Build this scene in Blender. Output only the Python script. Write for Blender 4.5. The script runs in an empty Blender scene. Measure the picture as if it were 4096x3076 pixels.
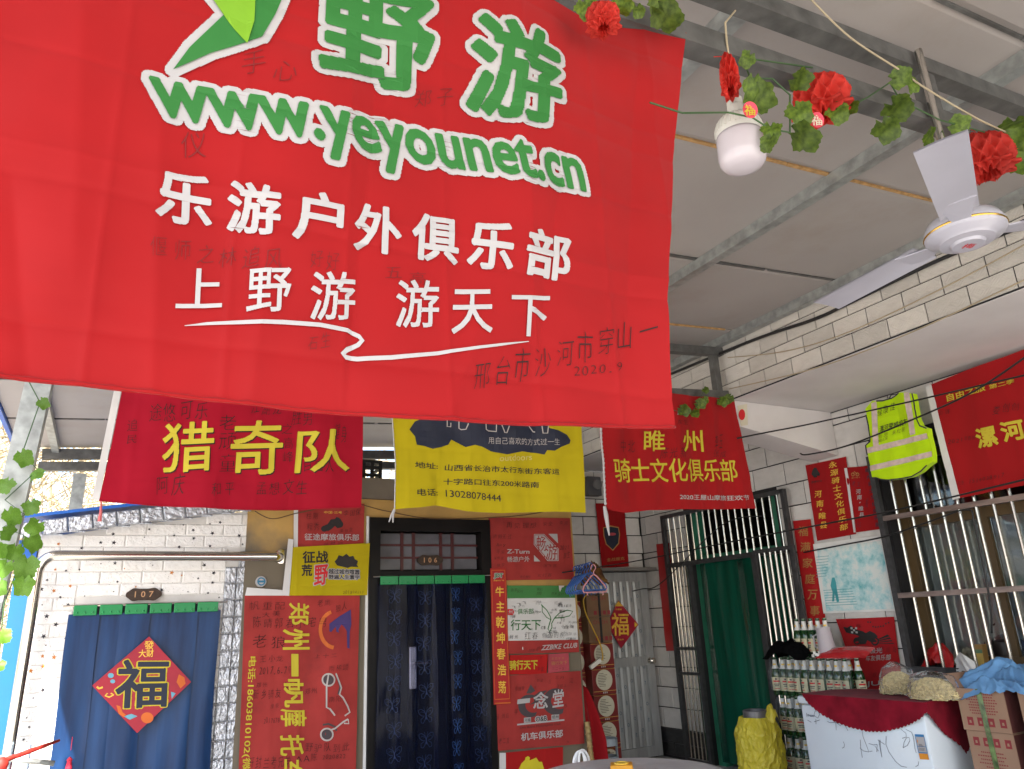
import bpy, bmesh, math, random
import numpy as np
from mathutils import Vector, Matrix, noise
random.seed(11)
R = math.radians
sc = bpy.context.scene
COL = sc.collection

# ---------------------------------------------------------------- camera
F_PX, CX, CY = 2990.0, 2048.0, 1538.0            # focal length and centre, in pixels of the 4096 px photograph
PITCH, ROLL, YAW = R(17.71), R(-2.68), R(28.37)
EYE = Vector((0, 0, 1.3))
fwd = Vector((math.sin(YAW)*math.cos(PITCH), math.cos(YAW)*math.cos(PITCH), math.sin(PITCH)))
rt0 = Vector((math.cos(YAW), -math.sin(YAW), 0)); up0 = rt0.cross(fwd)
right = rt0*math.cos(ROLL) + up0*math.sin(ROLL); upv = up0*math.cos(ROLL) - rt0*math.sin(ROLL)
cam = bpy.data.cameras.new('camera'); camo = bpy.data.objects.new('camera', cam); COL.objects.link(camo)
cam.sensor_width = 36; cam.lens = 36*F_PX/4096; cam.clip_start = 0.05; cam.clip_end = 2000
m = Matrix((right, upv, -fwd)).transposed().to_4x4(); m.translation = EYE
camo.matrix_world = m
sc.camera = camo

# ---------------------------------------------------------------- world, sun, exposure
SUN_DIR = Vector((0.25, 0.62, -0.74)).normalized()          # direction the sunlight travels
w = bpy.data.worlds.new('World'); sc.world = w; w.use_nodes = True
nt = w.node_tree; nt.nodes.clear()
sky = nt.nodes.new('ShaderNodeTexSky'); sky.sky_type = 'NISHITA'; sky.sun_disc = False
sky.sun_elevation = math.asin(-SUN_DIR.z); sky.sun_rotation = math.atan2(-SUN_DIR.x, -SUN_DIR.y)
sky.air_density = 1.0; sky.dust_density = 2.5; sky.ozone_density = 1.0
bg = nt.nodes.new('ShaderNodeBackground'); bg.inputs[1].default_value = 0.15
out = nt.nodes.new('ShaderNodeOutputWorld')
nt.links.new(sky.outputs[0], bg.inputs[0]); nt.links.new(bg.outputs[0], out.inputs[0])
sl = bpy.data.lights.new('sun', 'SUN'); sl.energy = 5.0; sl.angle = R(0.5); sl.color = (1, .95, .87)
so = bpy.data.objects.new('sun', sl); COL.objects.link(so)
so.rotation_euler = SUN_DIR.to_track_quat('-Z', 'Y').to_euler(); so.location = (-5, -8, 12)
sc.view_settings.view_transform = 'Standard'; sc.view_settings.look = 'None'
sc.view_settings.exposure = 1.95; sc.view_settings.gamma = 1.0; sc.view_settings.use_curve_mapping = False
sc.render.engine = 'CYCLES'
sc.cycles.use_denoising = True
sc.cycles.max_bounces = 8; sc.cycles.diffuse_bounces = 5; sc.cycles.glossy_bounces = 3
sc.cycles.transparent_max_bounces = 24; sc.cycles.transmission_bounces = 6
sc.cycles.sample_clamp_indirect = 6.0

# ---------------------------------------------------------------- geometry helpers
def ray(x, y):
    return right*((x-CX)/F_PX) - upv*((y-CY)/F_PX) + fwd
def at(x, y, ax, v):                              # photograph pixel -> point of the world plane  coordinate[ax] = v
    d = ray(x, y); return EYE + d*((v-EYE[ax])/d[ax])
ROOF0, RSL = 3.28, 0.068
def zroof(x): return ROOF0 + RSL*(x-3.95)
def wpx(n, p): return n*(Vector(p)-EYE).dot(fwd)/F_PX        # n photograph pixels, in metres at point p
def crop(ox, oy, s): return lambda x, y: (ox+x*s, oy+y*s)

class Plane:                                      # a vertical plane of the place: ax=1 faces the camera (y = v), ax=0 is the right-hand wall (x = v)
    def __init__(self, ax, v): self.ax, self.v = ax, v
    def ab(self, p):
        q = at(p[0], p[1], self.ax, self.v)
        return Vector((q.x, q.z)) if self.ax == 1 else Vector((-q.y, q.z))
    def xyz(self, a, b, off=0.0):
        return (a, self.v-off, b) if self.ax == 1 else (self.v-off, -a, b)

ORG = {}
def children_origin(o): return ORG.get(o.name, Vector((0, 0, 0)))
def tag(o, label=None, cat=None, group=None, kind=None):
    if label: o['label'] = label
    if cat: o['category'] = cat
    if group: o['group'] = group
    if kind: o['kind'] = kind
    return o
def thing(name, loc, label, cat, group=None):
    o = bpy.data.objects.new(name, None); COL.objects.link(o); o.location = loc; o.empty_display_size = .05
    ORG[o.name] = Vector(loc)
    return tag(o, label, cat, group)

class MB:
    def __init__(self): self.v = []; self.f = []; self.uv = None
    def add(self, vs, fs):
        n = len(self.v); self.v.extend([tuple(p) for p in vs]); self.f.extend([tuple(i+n for i in f) for f in fs]); return self
    def box(self, c, s, rot=None):
        hx, hy, hz = s[0]/2, s[1]/2, s[2]/2
        vs = [Vector((x, y, z)) for x in (-hx, hx) for y in (-hy, hy) for z in (-hz, hz)]
        if rot is not None: vs = [rot @ v for v in vs]
        c = Vector(c)
        return self.add([v+c for v in vs], [(0,1,3,2),(4,6,7,5),(0,4,5,1),(2,3,7,6),(0,2,6,4),(1,5,7,3)])
    def box2(self, a, b):
        a, b = Vector(a), Vector(b); return self.box((a+b)/2, [abs(t) for t in (b-a)])
    def rbox(self, c, s, r=.01, rot=None):         # box with chamfered edges
        bm = bmesh.new(); bmesh.ops.create_cube(bm, size=1)
        for v in bm.verts: v.co = Vector((v.co.x*s[0], v.co.y*s[1], v.co.z*s[2]))
        bmesh.ops.bevel(bm, geom=bm.edges[:], offset=min(r, min(s)*.45), segments=2, profile=.5, affect='EDGES')
        bm.verts.index_update(); c = Vector(c)
        self.add([(rot @ v.co if rot is not None else v.co)+c for v in bm.verts], [[v.index for v in f.verts] for f in bm.faces]); bm.free(); return self
    def bar(self, p, q, w, h):                     # square tube from p to q
        p, q = Vector(p), Vector(q); d = q-p; L = d.length; d.normalize()
        side = d.cross(Vector((0, 0, 1)))
        if side.length < 1e-4: side = Vector((1, 0, 0))
        side.normalize(); up = side.cross(d)
        vs = []
        for t in (p, q):
            for a, b in ((-1,-1),(1,-1),(1,1),(-1,1)): vs.append(t+side*(a*w/2)+up*(b*h/2))
        return self.add(vs, [(3,2,1,0),(4,5,6,7),(0,1,5,4),(1,2,6,5),(2,3,7,6),(3,0,4,7)])
    def tube(self, pts, r, n=8, cap=True):
        pts = [Vector(p) for p in pts]; rs = r if isinstance(r, (list, tuple)) else [r]*len(pts)
        vs = []; prev = None
        for i, p in enumerate(pts):
            t = (pts[min(i+1, len(pts)-1)]-pts[max(i-1, 0)])
            if t.length < 1e-9: t = Vector((0,0,1))
            t.normalize()
            if prev is None:
                a = Vector((0,0,1)) if abs(t.z) < .9 else Vector((1,0,0)); x = t.cross(a).normalized()
            else: x = (prev - t*prev.dot(t)); x = x.normalized() if x.length > 1e-6 else t.orthogonal().normalized()
            prev = x; y = t.cross(x)
            for k in range(n):
                an = 2*math.pi*k/n; vs.append(p+(x*math.cos(an)+y*math.sin(an))*rs[i])
        fs = []
        for i in range(len(pts)-1):
            for k in range(n):
                a = i*n+k; b = i*n+(k+1) % n; fs.append((a, b, b+n, a+n))
        if cap: fs.append(tuple(range(n))[::-1]); fs.append(tuple((len(pts)-1)*n+k for k in range(n)))
        return self.add(vs, fs)
    def lathe(self, c, prof, n=16, axis=None):      # prof: (radius, height) list
        c = Vector(c); vs = []
        q = Vector(axis).to_track_quat('Z', 'Y') if axis is not None else None
        for r_, h in prof:
            for k in range(n):
                a = 2*math.pi*k/n; p = Vector((r_*math.cos(a), r_*math.sin(a), h))
                vs.append(c+(q @ p if q else p))
        fs = [(i*n+k, i*n+(k+1) % n, (i+1)*n+(k+1) % n, (i+1)*n+k) for i in range(len(prof)-1) for k in range(n)]
        fs.append(tuple(range(n))[::-1]); fs.append(tuple((len(prof)-1)*n+k for k in range(n)))
        return self.add(vs, fs)
    def grid(self, fn, nu, nv):
        n = len(self.v)
        for j in range(nv+1):
            for i in range(nu+1): self.v.append(tuple(fn(i/nu, j/nv)))
        for j in range(nv):
            for i in range(nu):
                a = n+j*(nu+1)+i; self.f.append((a, a+nu+1, a+nu+2, a+1))
        return self
    def prism(self, pts, d):                        # polygon extruded by vector d (polygon = front face)
        pts = [Vector(p) for p in pts]; d = Vector(d); n = len(pts)
        self.add(pts+[p+d for p in pts], [tuple(range(n)), tuple(range(2*n-1, n-1, -1))]+[(i, i+n, (i+1) % n+n, (i+1) % n) for i in range(n)])
        return self
    def build(self, name, mat, parent=None, smooth=False, label=None, cat=None, group=None, kind=None, weld=False):
        if parent is not None: org = children_origin(parent)
        else:
            vv = np.array(self.v); lo, hi = vv.min(0), vv.max(0); org = Vector(((lo[0]+hi[0])/2, (lo[1]+hi[1])/2, lo[2]))
        me = bpy.data.meshes.new(name)
        me.from_pydata([(x-org.x, y-org.y, z-org.z) for x, y, z in self.v], [], self.f)
        if weld:
            bm = bmesh.new(); bm.from_mesh(me); bmesh.ops.remove_doubles(bm, verts=bm.verts, dist=1e-5); bm.to_mesh(me); bm.free()
        mats = mat if isinstance(mat, (list, tuple)) else [mat]
        for mm in mats: me.materials.append(mm)
        if smooth:
            me.polygons.foreach_set('use_smooth', [True]*len(me.polygons))
            if smooth != 'all':
                try: me.set_sharp_from_angle(angle=R(40))
                except Exception: pass
        me.update()
        o = bpy.data.objects.new(name, me); COL.objects.link(o)
        if parent is not None: o.parent = parent
        else: o.location = org
        ORG[o.name] = org
        return tag(o, label, cat, group, kind)

def inst(src_me, name, parent, loc, scale=(1,1,1), rot=None):      # another object on shared mesh data (world loc)
    o = bpy.data.objects.new(name, src_me); COL.objects.link(o)
    org = children_origin(parent) if parent else Vector((0,0,0))
    o.location = Vector(loc)-org; o.scale = scale
    if rot is not None: o.rotation_euler = rot
    if parent: o.parent = parent
    ORG[o.name] = org
    return o
def copy_tree(o, parent=None):
    c = o.copy(); COL.objects.link(c); c.parent = parent
    for ch in [x for x in bpy.data.objects if x.parent == o]: copy_tree(ch, c)
    return c

# ---------------------------------------------------------------- materials
MATS = {}
def mk(name, col, rough=.6, metal=0, var=.12, scale=6, bump=0, bscale=60, col2=None, dirt=0, dirtcol=(.09,.07,.05), dscale=2.5,
       rnd=0, perobj=False, transl=0, coat=0, spec=.5, alpha=1, trans=0, stretch=(1,1,1), coord='Object', sheen=0, ior=1.45, bdist=.004):
    if name in MATS: return MATS[name]
    mt = bpy.data.materials.new(name); mt.use_nodes = True; N = mt.node_tree.nodes; L = mt.node_tree.links
    b = N['Principled BSDF']; o = N['Material Output']
    tc = N.new('ShaderNodeTexCoord'); mp = N.new('ShaderNodeMapping'); L.new(tc.outputs[coord], mp.inputs[0]); mp.inputs['Scale'].default_value = stretch
    if perobj:
        oj = N.new('ShaderNodeObjectInfo'); sc_ = N.new('ShaderNodeMath'); sc_.operation = 'MULTIPLY'; sc_.inputs[1].default_value = 37.0; L.new(oj.outputs['Random'], sc_.inputs[0]); L.new(sc_.outputs[0], mp.inputs['Location'])
    n1 = N.new('ShaderNodeTexNoise'); n1.inputs['Scale'].default_value = scale; n1.inputs['Detail'].default_value = 5; L.new(mp.outputs[0], n1.inputs[0])
    mr = N.new('ShaderNodeMapRange'); mr.inputs[1].default_value = .3; mr.inputs[2].default_value = .7; L.new(n1.outputs[0], mr.inputs[0])
    mx = N.new('ShaderNodeMix'); mx.data_type = 'RGBA'; L.new(mr.outputs[0], mx.inputs[0])
    ca = tuple(max(0, c*(1-var)) for c in col); cb = col2 if col2 else tuple(min(1, c*(1+var)) for c in col)
    mx.inputs[6].default_value = (*ca, 1); mx.inputs[7].default_value = (*cb, 1)
    cout = mx.outputs[2]
    if dirt:
        n2 = N.new('ShaderNodeTexNoise'); n2.inputs['Scale'].default_value = dscale; n2.inputs['Detail'].default_value = 8; n2.inputs['Roughness'].default_value = .7; L.new(mp.outputs[0], n2.inputs[0])
        m2 = N.new('ShaderNodeMapRange'); m2.inputs[1].default_value = .5; m2.inputs[2].default_value = .75; m2.inputs[4].default_value = dirt; L.new(n2.outputs[0], m2.inputs[0])
        x2 = N.new('ShaderNodeMix'); x2.data_type = 'RGBA'; L.new(m2.outputs[0], x2.inputs[0]); L.new(cout, x2.inputs[6]); x2.inputs[7].default_value = (*dirtcol, 1); cout = x2.outputs[2]
    if rnd:
        oi = N.new('ShaderNodeObjectInfo'); r1 = N.new('ShaderNodeMapRange'); r1.inputs[3].default_value = 1-rnd; r1.inputs[4].default_value = 1+rnd*.4; L.new(oi.outputs['Random'], r1.inputs[0])
        vm = N.new('ShaderNodeVectorMath'); vm.operation = 'SCALE'; L.new(cout, vm.inputs[0]); L.new(r1.outputs[0], vm.inputs['Scale']); cout = vm.outputs[0]
    L.new(cout, b.inputs['Base Color'])
    b.inputs['Roughness'].default_value = rough; b.inputs['Metallic'].default_value = metal
    b.inputs['Specular IOR Level'].default_value = spec; b.inputs['Coat Weight'].default_value = coat; b.inputs['Coat Roughness'].default_value = .08
    b.inputs['Alpha'].default_value = alpha; b.inputs['Transmission Weight'].default_value = trans; b.inputs['IOR'].default_value = ior
    if sheen: b.inputs['Sheen Weight'].default_value = sheen
    if bump:
        nb = N.new('ShaderNodeTexNoise'); nb.inputs['Scale'].default_value = bscale; nb.inputs['Detail'].default_value = 4; L.new(mp.outputs[0], nb.inputs[0])
        bp = N.new('ShaderNodeBump'); bp.inputs['Strength'].default_value = bump; bp.inputs['Distance'].default_value = bdist; L.new(nb.outputs[0], bp.inputs['Height']); L.new(bp.outputs[0], b.inputs['Normal'])
    if transl:
        ts = N.new('ShaderNodeBsdfTranslucent'); L.new(cout, ts.inputs[0]); ms = N.new('ShaderNodeMixShader'); ms.inputs[0].default_value = transl
        L.new(b.outputs[0], ms.inputs[1]); L.new(ts.outputs[0], ms.inputs[2]); L.new(ms.outputs[0], o.inputs[0])
    MATS[name] = mt; return mt
def clear_film(name, tint, gloss=.25, rough=.08, bump=.3, bscale=14, stretch=(1,1,1), body=0.0, bodycol=(.8,.8,.8)):
    mt = bpy.data.materials.new(name); mt.use_nodes = True; N = mt.node_tree.nodes; L = mt.node_tree.links
    o = N['Material Output']; N.remove(N['Principled BSDF'])
    tr = N.new('ShaderNodeBsdfTransparent'); tr.inputs[0].default_value = (*tint, 1)
    gl = N.new('ShaderNodeBsdfGlossy'); gl.inputs['Roughness'].default_value = rough; gl.inputs[0].default_value = (.9,.93,1,1)
    fr = N.new('ShaderNodeLayerWeight'); fr.inputs[0].default_value = gloss
    tc = N.new('ShaderNodeTexCoord'); mp = N.new('ShaderNodeMapping'); mp.inputs['Scale'].default_value = stretch; L.new(tc.outputs['Object'], mp.inputs[0])
    nb = N.new('ShaderNodeTexNoise'); nb.inputs['Scale'].default_value = bscale; nb.inputs['Detail'].default_value = 3; L.new(mp.outputs[0], nb.inputs[0])
    bp = N.new('ShaderNodeBump'); bp.inputs['Strength'].default_value = bump; bp.inputs['Distance'].default_value = .02; L.new(nb.outputs[0], bp.inputs['Height'])
    L.new(bp.outputs[0], gl.inputs['Normal']); L.new(bp.outputs[0], fr.inputs['Normal'])
    last = tr.outputs[0]
    if body:
        df = N.new('ShaderNodeBsdfDiffuse'); df.inputs[0].default_value = (*bodycol, 1); m0 = N.new('ShaderNodeMixShader'); m0.inputs[0].default_value = body
        L.new(last, m0.inputs[1]); L.new(df.outputs[0], m0.inputs[2]); last = m0.outputs[0]
    ms = N.new('ShaderNodeMixShader'); L.new(fr.outputs['Fresnel'], ms.inputs[0]); L.new(last, ms.inputs[1]); L.new(gl.outputs[0], ms.inputs[2]); L.new(ms.outputs[0], o.inputs[0])
    MATS[name] = mt; return mt
def tile_mat(name, col, diamond):
    mt = mk(name, col, rough=.28, var=.05, scale=3, rnd=.15, perobj=True, dirt=.22, dirtcol=(.28,.24,.19), dscale=4, spec=.5)
    N = mt.node_tree.nodes; L = mt.node_tree.links; b = N['Principled BSDF']
    tc = N.new('ShaderNodeTexCoord'); sx = N.new('ShaderNodeSeparateXYZ'); L.new(tc.outputs['Generated'], sx.inputs[0])
    def mth(op, a, b_=None, v=None):
        n = N.new('ShaderNodeMath'); n.operation = op; L.new(a, n.inputs[0])
        if b_ is not None: L.new(b_, n.inputs[1])
        if v is not None: n.inputs[1].default_value = v
        return n.outputs[0]
    if diamond:
        u = mth('ABSOLUTE', mth('SUBTRACT', mth('PINGPONG', sx.outputs[1], v=.5), v=.25)); v = mth('ABSOLUTE', mth('SUBTRACT', sx.outputs[2], v=.5))
        d = mth('ADD', mth('MULTIPLY', u, v=2.0), v); h = mth('SINE', mth('MULTIPLY', d, v=38)); st, dist = .28, .003
    else:
        h = mth('MULTIPLY', mth('SINE', mth('MULTIPLY', sx.outputs[1], v=150)), mth('SINE', mth('MULTIPLY', sx.outputs[2], v=75))); st, dist = .35, .003
    bp = N.new('ShaderNodeBump'); bp.inputs['Strength'].default_value = st; bp.inputs['Distance'].default_value = dist; L.new(h, bp.inputs['Height']); L.new(bp.outputs[0], b.inputs['Normal'])
    return mt

# ---------------------------------------------------------------- lettering
_fc = bpy.data.curves.new('type', 'FONT'); _fc.resolution_u = 3; _fo = bpy.data.objects.new('type', _fc)
_gc = {}
def _raw(body):
    _fc.body = body; me = _fo.to_mesh(); v = np.array([(p.co.x, p.co.y) for p in me.vertices], float).reshape(-1, 2); f = [tuple(p.vertices) for p in me.polygons]; _fo.to_mesh_clear(); return v, f
def raster(V, F, lo, res, nx, ny):
    g = np.zeros((ny, nx), bool)
    for q in F:
        for k in range(1, len(q)-1):
            a, b, c = (V[q[0]]-lo)/res, (V[q[k]]-lo)/res, (V[q[k+1]]-lo)/res
            x0, y0 = np.floor(np.minimum(np.minimum(a, b), c)).astype(int); x1, y1 = np.ceil(np.maximum(np.maximum(a, b), c)).astype(int)
            X, Y = np.meshgrid(np.arange(x0, x1+1), np.arange(y0, y1+1)); d = (b[0]-a[0])*(c[1]-a[1])-(b[1]-a[1])*(c[0]-a[0])
            if abs(d) < 1e-9: continue
            s = ((X-a[0])*(c[1]-a[1])-(Y-a[1])*(c[0]-a[0]))/d; t = ((b[0]-a[0])*(Y-a[1])-(b[1]-a[1])*(X-a[0]))/d
            ins = (s >= -.02) & (t >= -.02) & (s+t <= 1.02)
            g[np.clip(Y, 0, ny-1)[ins], np.clip(X, 0, nx-1)[ins]] = True
    return g
def dil(g, kr):
    k = int(kr); o = np.zeros_like(g); ny = g.shape[0]
    for dy in range(-k, k+1):
        w_ = int(math.sqrt(max(0, kr*kr-dy*dy)))
        cs = np.cumsum(np.pad(g, ((0, 0), (w_+1, w_))).astype(np.int32), 1); src = (cs[:, 2*w_+1:]-cs[:, :-(2*w_+1)]) > 0
        y0, y1 = max(0, dy), min(ny, ny+dy); o[y0:y1] |= src[y0-dy:y1-dy]
    return o
def runs(o, lo, res, mx):                          # filled cells -> rectangles, equal runs of neighbouring rows merged
    V, F, live = [], [], {}
    def put(a, b, y0, y1):
        n = len(V); X0, X1, Y0, Y1 = lo[0]+(a-.5)*res, lo[0]+(b-.5)*res, lo[1]+(y0-.5)*res, lo[1]+(y1-.5)*res
        V.extend([(X0, Y0), (X1, Y0), (X1, Y1), (X0, Y1)]); F.append((n, n+1, n+2, n+3))
    for y in range(o.shape[0]+1):
        cur = set()
        if y < o.shape[0]:
            row = np.diff(np.concatenate([[0], o[y].astype(np.int8), [0]]))
            for a, b in zip(np.where(row == 1)[0], np.where(row == -1)[0]):
                x = a
                while x < b: e = min(b, x+mx); cur.add((int(x), int(e))); x = e
        for k in list(live):
            if k not in cur or y-live[k] >= mx: put(k[0], k[1], live.pop(k), y)
        for k in cur: live.setdefault(k, y)
    return V, F
def char_geo(c, bold):
    k = (c, round(bold, 4))
    if k not in _gc:
        v0, f0 = _raw(c)
        if len(v0) == 0: _gc[k] = (v0, [], .35)
        else:
            w0, _ = _raw('|'); w1, _ = _raw(c+'|'); adv = w1[:, 0].max()-w0[:, 0].max()
            if bold == 0: _gc[k] = (v0, f0, adv)
            else:
                res = .0085; lo = v0.min(0)-.1; nx, ny = (np.ceil((v0.max(0)+.1-lo)/res)).astype(int)+1
                g = raster(v0, f0, lo, res, nx, ny); g = dil(g, max(1.0, bold/res*.8)) if bold > 0 else ~dil(~g, -bold/res*1.1)
                V, F = runs(g, lo, res, 10**6); _gc[k] = (np.array(V).reshape(-1, 2), F, adv) if F else (v0, f0, adv)
    return _gc[k]
def glyphs(body, bold=0.0):
    V, F, x = [], [], 0.0
    for c in body:
        v, f, adv = char_geo(c, bold)
        if len(v): n = len(V); V.extend([(p[0]+x, p[1]) for p in v]); F.extend([tuple(i+n for i in q) for q in f])
        x += adv
    return np.array(V).reshape(-1, 2), F
def slice_mesh(v, f, step):
    bm = bmesh.new(); vs = [bm.verts.new((x, y, 0)) for x, y in v]
    for q in f:
        try: bm.faces.new([vs[i] for i in q])
        except ValueError: pass
    lo, hi = v.min(0), v.max(0)
    for ax in (0, 1):
        c = math.ceil(lo[ax]/step)*step
        while c < hi[ax]:
            bmesh.ops.bisect_plane(bm, geom=bm.verts[:]+bm.edges[:]+bm.faces[:], dist=1e-6, plane_co=(c if ax == 0 else 0, c if ax == 1 else 0, 0), plane_no=(1, 0, 0) if ax == 0 else (0, 1, 0))
            c += step
    bm.verts.index_update()
    V = np.array([(p.co.x, p.co.y) for p in bm.verts]); Fc = [tuple(x.index for x in q.verts) for q in bm.faces]; bm.free()
    return V, Fc
class Print:                                       # flat print on a (possibly rippled) sheet: collects 2-D shapes in the sheet's own plane
    def __init__(self, pl, disp=None, step=None): self.pl, self.disp, self.step = pl, disp, step; self.V = []; self.F = []
    def add2(self, v, f):
        if len(v) == 0: return
        n = len(self.V); self.V.extend([tuple(p) for p in v]); self.F.extend([tuple(i+n for i in q) for q in f])
    def text(self, body, BL, BR, TL, bold=0.0, base=None, px=True, shear=0.0, cell=False):
        v, f = glyphs(body, bold)
        if len(v) == 0: return
        v = v.copy()
        if px: BL, BR, TL = (self.pl.ab(p) for p in (BL, BR, TL))
        x0, x1 = (v[:,0].min(), v[:,0].max()) if not cell else (0.0, sum(char_geo(c, bold)[2] for c in body)); y0, y1 = (v[:,1].min(), v[:,1].max()) if base is None else base
        u = (v[:,0]-x0)/max(1e-6, x1-x0); t = (v[:,1]-y0)/max(1e-6, y1-y0)
        ex, ey = np.array(BR-BL), np.array(TL-BL)
        self.add2(np.array(BL)+np.outer(u+shear*t, ex)+np.outer(t, ey), f)
    def ch(self, c, x0, y0, x1, y1, skew=0, bold=0.0, lean=0):     # one word in an upright pixel box
        self.text(c, (x0, y1), (x1, y1+skew), (x0+lean, y0), bold)
    def cw(self, c, x0, y0, x1, y1, bold=0.0):                    # word turned a quarter clockwise, reading downwards
        self.text(c, (x0, y0), (x0, y1), (x1, y0), bold)
    def poly(self, pts, px=True):
        q = [self.pl.ab(p) for p in pts] if px else [Vector(p) for p in pts]
        from mathutils.geometry import tessellate_polygon
        self.add2(q, [tuple(t) for t in tessellate_polygon([[Vector((p.x, p.y, 0)) for p in q]])])
    def line(self, pts, wpx, px=True, closed=False):              # ribbon; wpx = width in pixels (number or list)
        q = [self.pl.ab(p) for p in pts] if px else [Vector(p) for p in pts]
        if px:
            k = (self.pl.ab((pts[0][0]+10, pts[0][1]))-q[0]).length/10
        else: k = 1
        if closed: q = q+[q[0]]
        ws = wpx if isinstance(wpx, (list, tuple)) else [wpx]*len(q)
        vs = []
        for i, p in enumerate(q):
            if closed and i in (0, len(q)-1): t = q[1]-q[-2]
            else: t = q[min(i+1, len(q)-1)]-q[max(i-1, 0)]
            if t.length < 1e-9: t = Vector((1, 0))
            t.normalize(); n = Vector((-t.y, t.x))*ws[i]*k/2; vs += [p+n, p-n]
        self.add2(vs, [(2*i, 2*i+1, 2*i+3, 2*i+2) for i in range(len(q)-1)])
    def ell(self, cx, cy, rx, ry, n=20, w=None, a0=0, a1=360):
        pts = [(cx+rx*math.cos(R(a0+(a1-a0)*i/n)), cy+ry*math.sin(R(a0+(a1-a0)*i/n))) for i in range(n+(0 if (a1-a0) == 360 else 1))]
        if w is None: self.poly(pts)
        else: self.line(pts, w, closed=(a1-a0) == 360)
    def scribble(self, x0, y0, x1, y1, n=5, w=2.2, rot=0):        # pen strokes nobody can read any more
        for i in range(n):
            cx = x0+(x1-x0)*(i+.5)/n; cw_ = (x1-x0)/n*.42; h = (y1-y0)*.45; cy = (y0+y1)/2+random.uniform(-.1, .1)*h
            for s in range(random.randint(2, 4)):
                p = (cx+random.uniform(-1, 1)*cw_, cy+random.uniform(-1, 1)*h); an = random.choice([0, .1, 1.5, 1.4, 2.4, .8]); L = random.uniform(.5, 1.2)*h
                a = (p[0]-math.cos(an)*L*.7, p[1]-math.sin(an)*L*.7); b = (p[0]+math.cos(an)*L*.7, p[1]+math.sin(an)*L*.7+random.uniform(-.3, .3)*h)
                self.line([a, ((a[0]+b[0])/2+random.uniform(-.15,.15)*h, (a[1]+b[1])/2+random.uniform(-.15,.15)*h), b], [w, w*.9, w*.4])
    def hand(self, body, x0, y0, x1, y1, skew=0, bold=-.017):     # pen handwriting
        n = len(body); wd = (x1-x0)/max(1, n)
        for i, c in enumerate(body):
            if c == ' ': continue
            X = x0+wd*i+random.uniform(-.06, .06)*wd; dy = skew*(i/max(1, n-1))+random.uniform(-.08, .08)*(y1-y0); h = random.uniform(.85, 1.1)*(y1-y0)
            self.text(c, (X, y1+dy), (X+wd*.85, y1+dy-random.uniform(0, .16)*h), (X+random.uniform(0, .15)*h, y1+dy-h), bold, base=(-.08, .84) if ord(c) > 255 else (0, .75), cell=True)
    def dilate(self, r, res):                       # the same shapes, thickened by r metres (for outlines)
        V = np.array(self.V); lo = V.min(0)-r*1.6; nx, ny = (np.ceil((V.max(0)+r*1.6-lo)/res)).astype(int)+1
        P = Print(self.pl, self.disp, None); v, f = runs(dil(raster(V, self.F, lo, res, nx, ny), r/res), lo, res, max(3, int(.025/res))); P.add2(v, f); return P
    def build(self, name, mat, parent, eps=.002, label=None):
        if not self.V: return None
        V, Fc = (np.array(self.V), self.F)
        if self.step: V, Fc = slice_mesh(V, Fc, self.step)
        mb = MB(); dsp = self.disp or (lambda a, b: 0.0)
        # neighbouring strokes that overlap get a hair of height difference so that no two faces share a plane
        mb.v = [self.pl.xyz(a, b, dsp(a, b)+eps) for a, b in V]; mb.f = list(Fc)
        return mb.build(name, mat, parent, label=label)

def lerp_curve(pts, t):
    if len(pts) == 2: return pts[0].lerp(pts[1], t)
    L = [0]
    for a, b in zip(pts, pts[1:]): L.append(L[-1]+(b-a).length)
    s = t*L[-1]
    for i in range(len(pts)-1):
        if s <= L[i+1] or i == len(pts)-2:
            return pts[i].lerp(pts[i+1], (s-L[i])/max(1e-9, L[i+1]-L[i]))
def cloth(pl, top, rightc, bottom, left, nu, nv, disp, off=0.0, ab=False):
    """Coons patch in the plane (pixel curves: top/bottom run left to right, left/right run downwards), rippled by disp."""
    cv = lambda c: [Vector(p) for p in c] if ab else [pl.ab(p) for p in c]
    T, Rr, B, Lf = cv(top), cv(rightc), cv(bottom), cv(left)
    def fn(u, v):
        t, b, l, r_ = lerp_curve(T, u), lerp_curve(B, u), lerp_curve(Lf, v), lerp_curve(Rr, v)
        p = t*(1-v)+b*v+l*(1-u)+r_*u-(T[0]*(1-u)*(1-v)+T[-1]*u*(1-v)+B[0]*(1-u)*v+B[-1]*u*v)
        return pl.xyz(p.x, p.y, disp(p.x, p.y)+off)
    return MB().grid(fn, nu, nv)
def ripple(amp, seed=0, k=1.0):
    r_ = random.Random(seed); ph = [r_.uniform(0, 6.3) for _ in range(8)]; off_ = r_.uniform(0, 5)
    def f(a, b):
        q = noise.noise(Vector((a*2.2*k+seed, b*1.4*k, seed*3.1)))*1.3
        return amp*(math.sin(9*k*a+1.2*b+ph[0]+q)*.8+math.sin(19*k*a-2.5*b+ph[1]+q)*.45+math.sin(5*b*k+3*a+ph[2])*.4+noise.noise(Vector((a*6*k, b*6*k, seed+.5)))*.9+noise.noise(Vector((a*15*k, b*9*k, seed+7.5)))*.35)+min(amp*.55, .003)*(math.exp(-abs(((a+off_) % .19)-.095)/.010)-math.exp(-abs(((b+off_*.7) % .23)-.115)/.010)+.8*noise.noise(Vector((a*11, b*30, seed)))*noise.noise(Vector((a*3, b*3, seed+1))))
    return f
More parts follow.
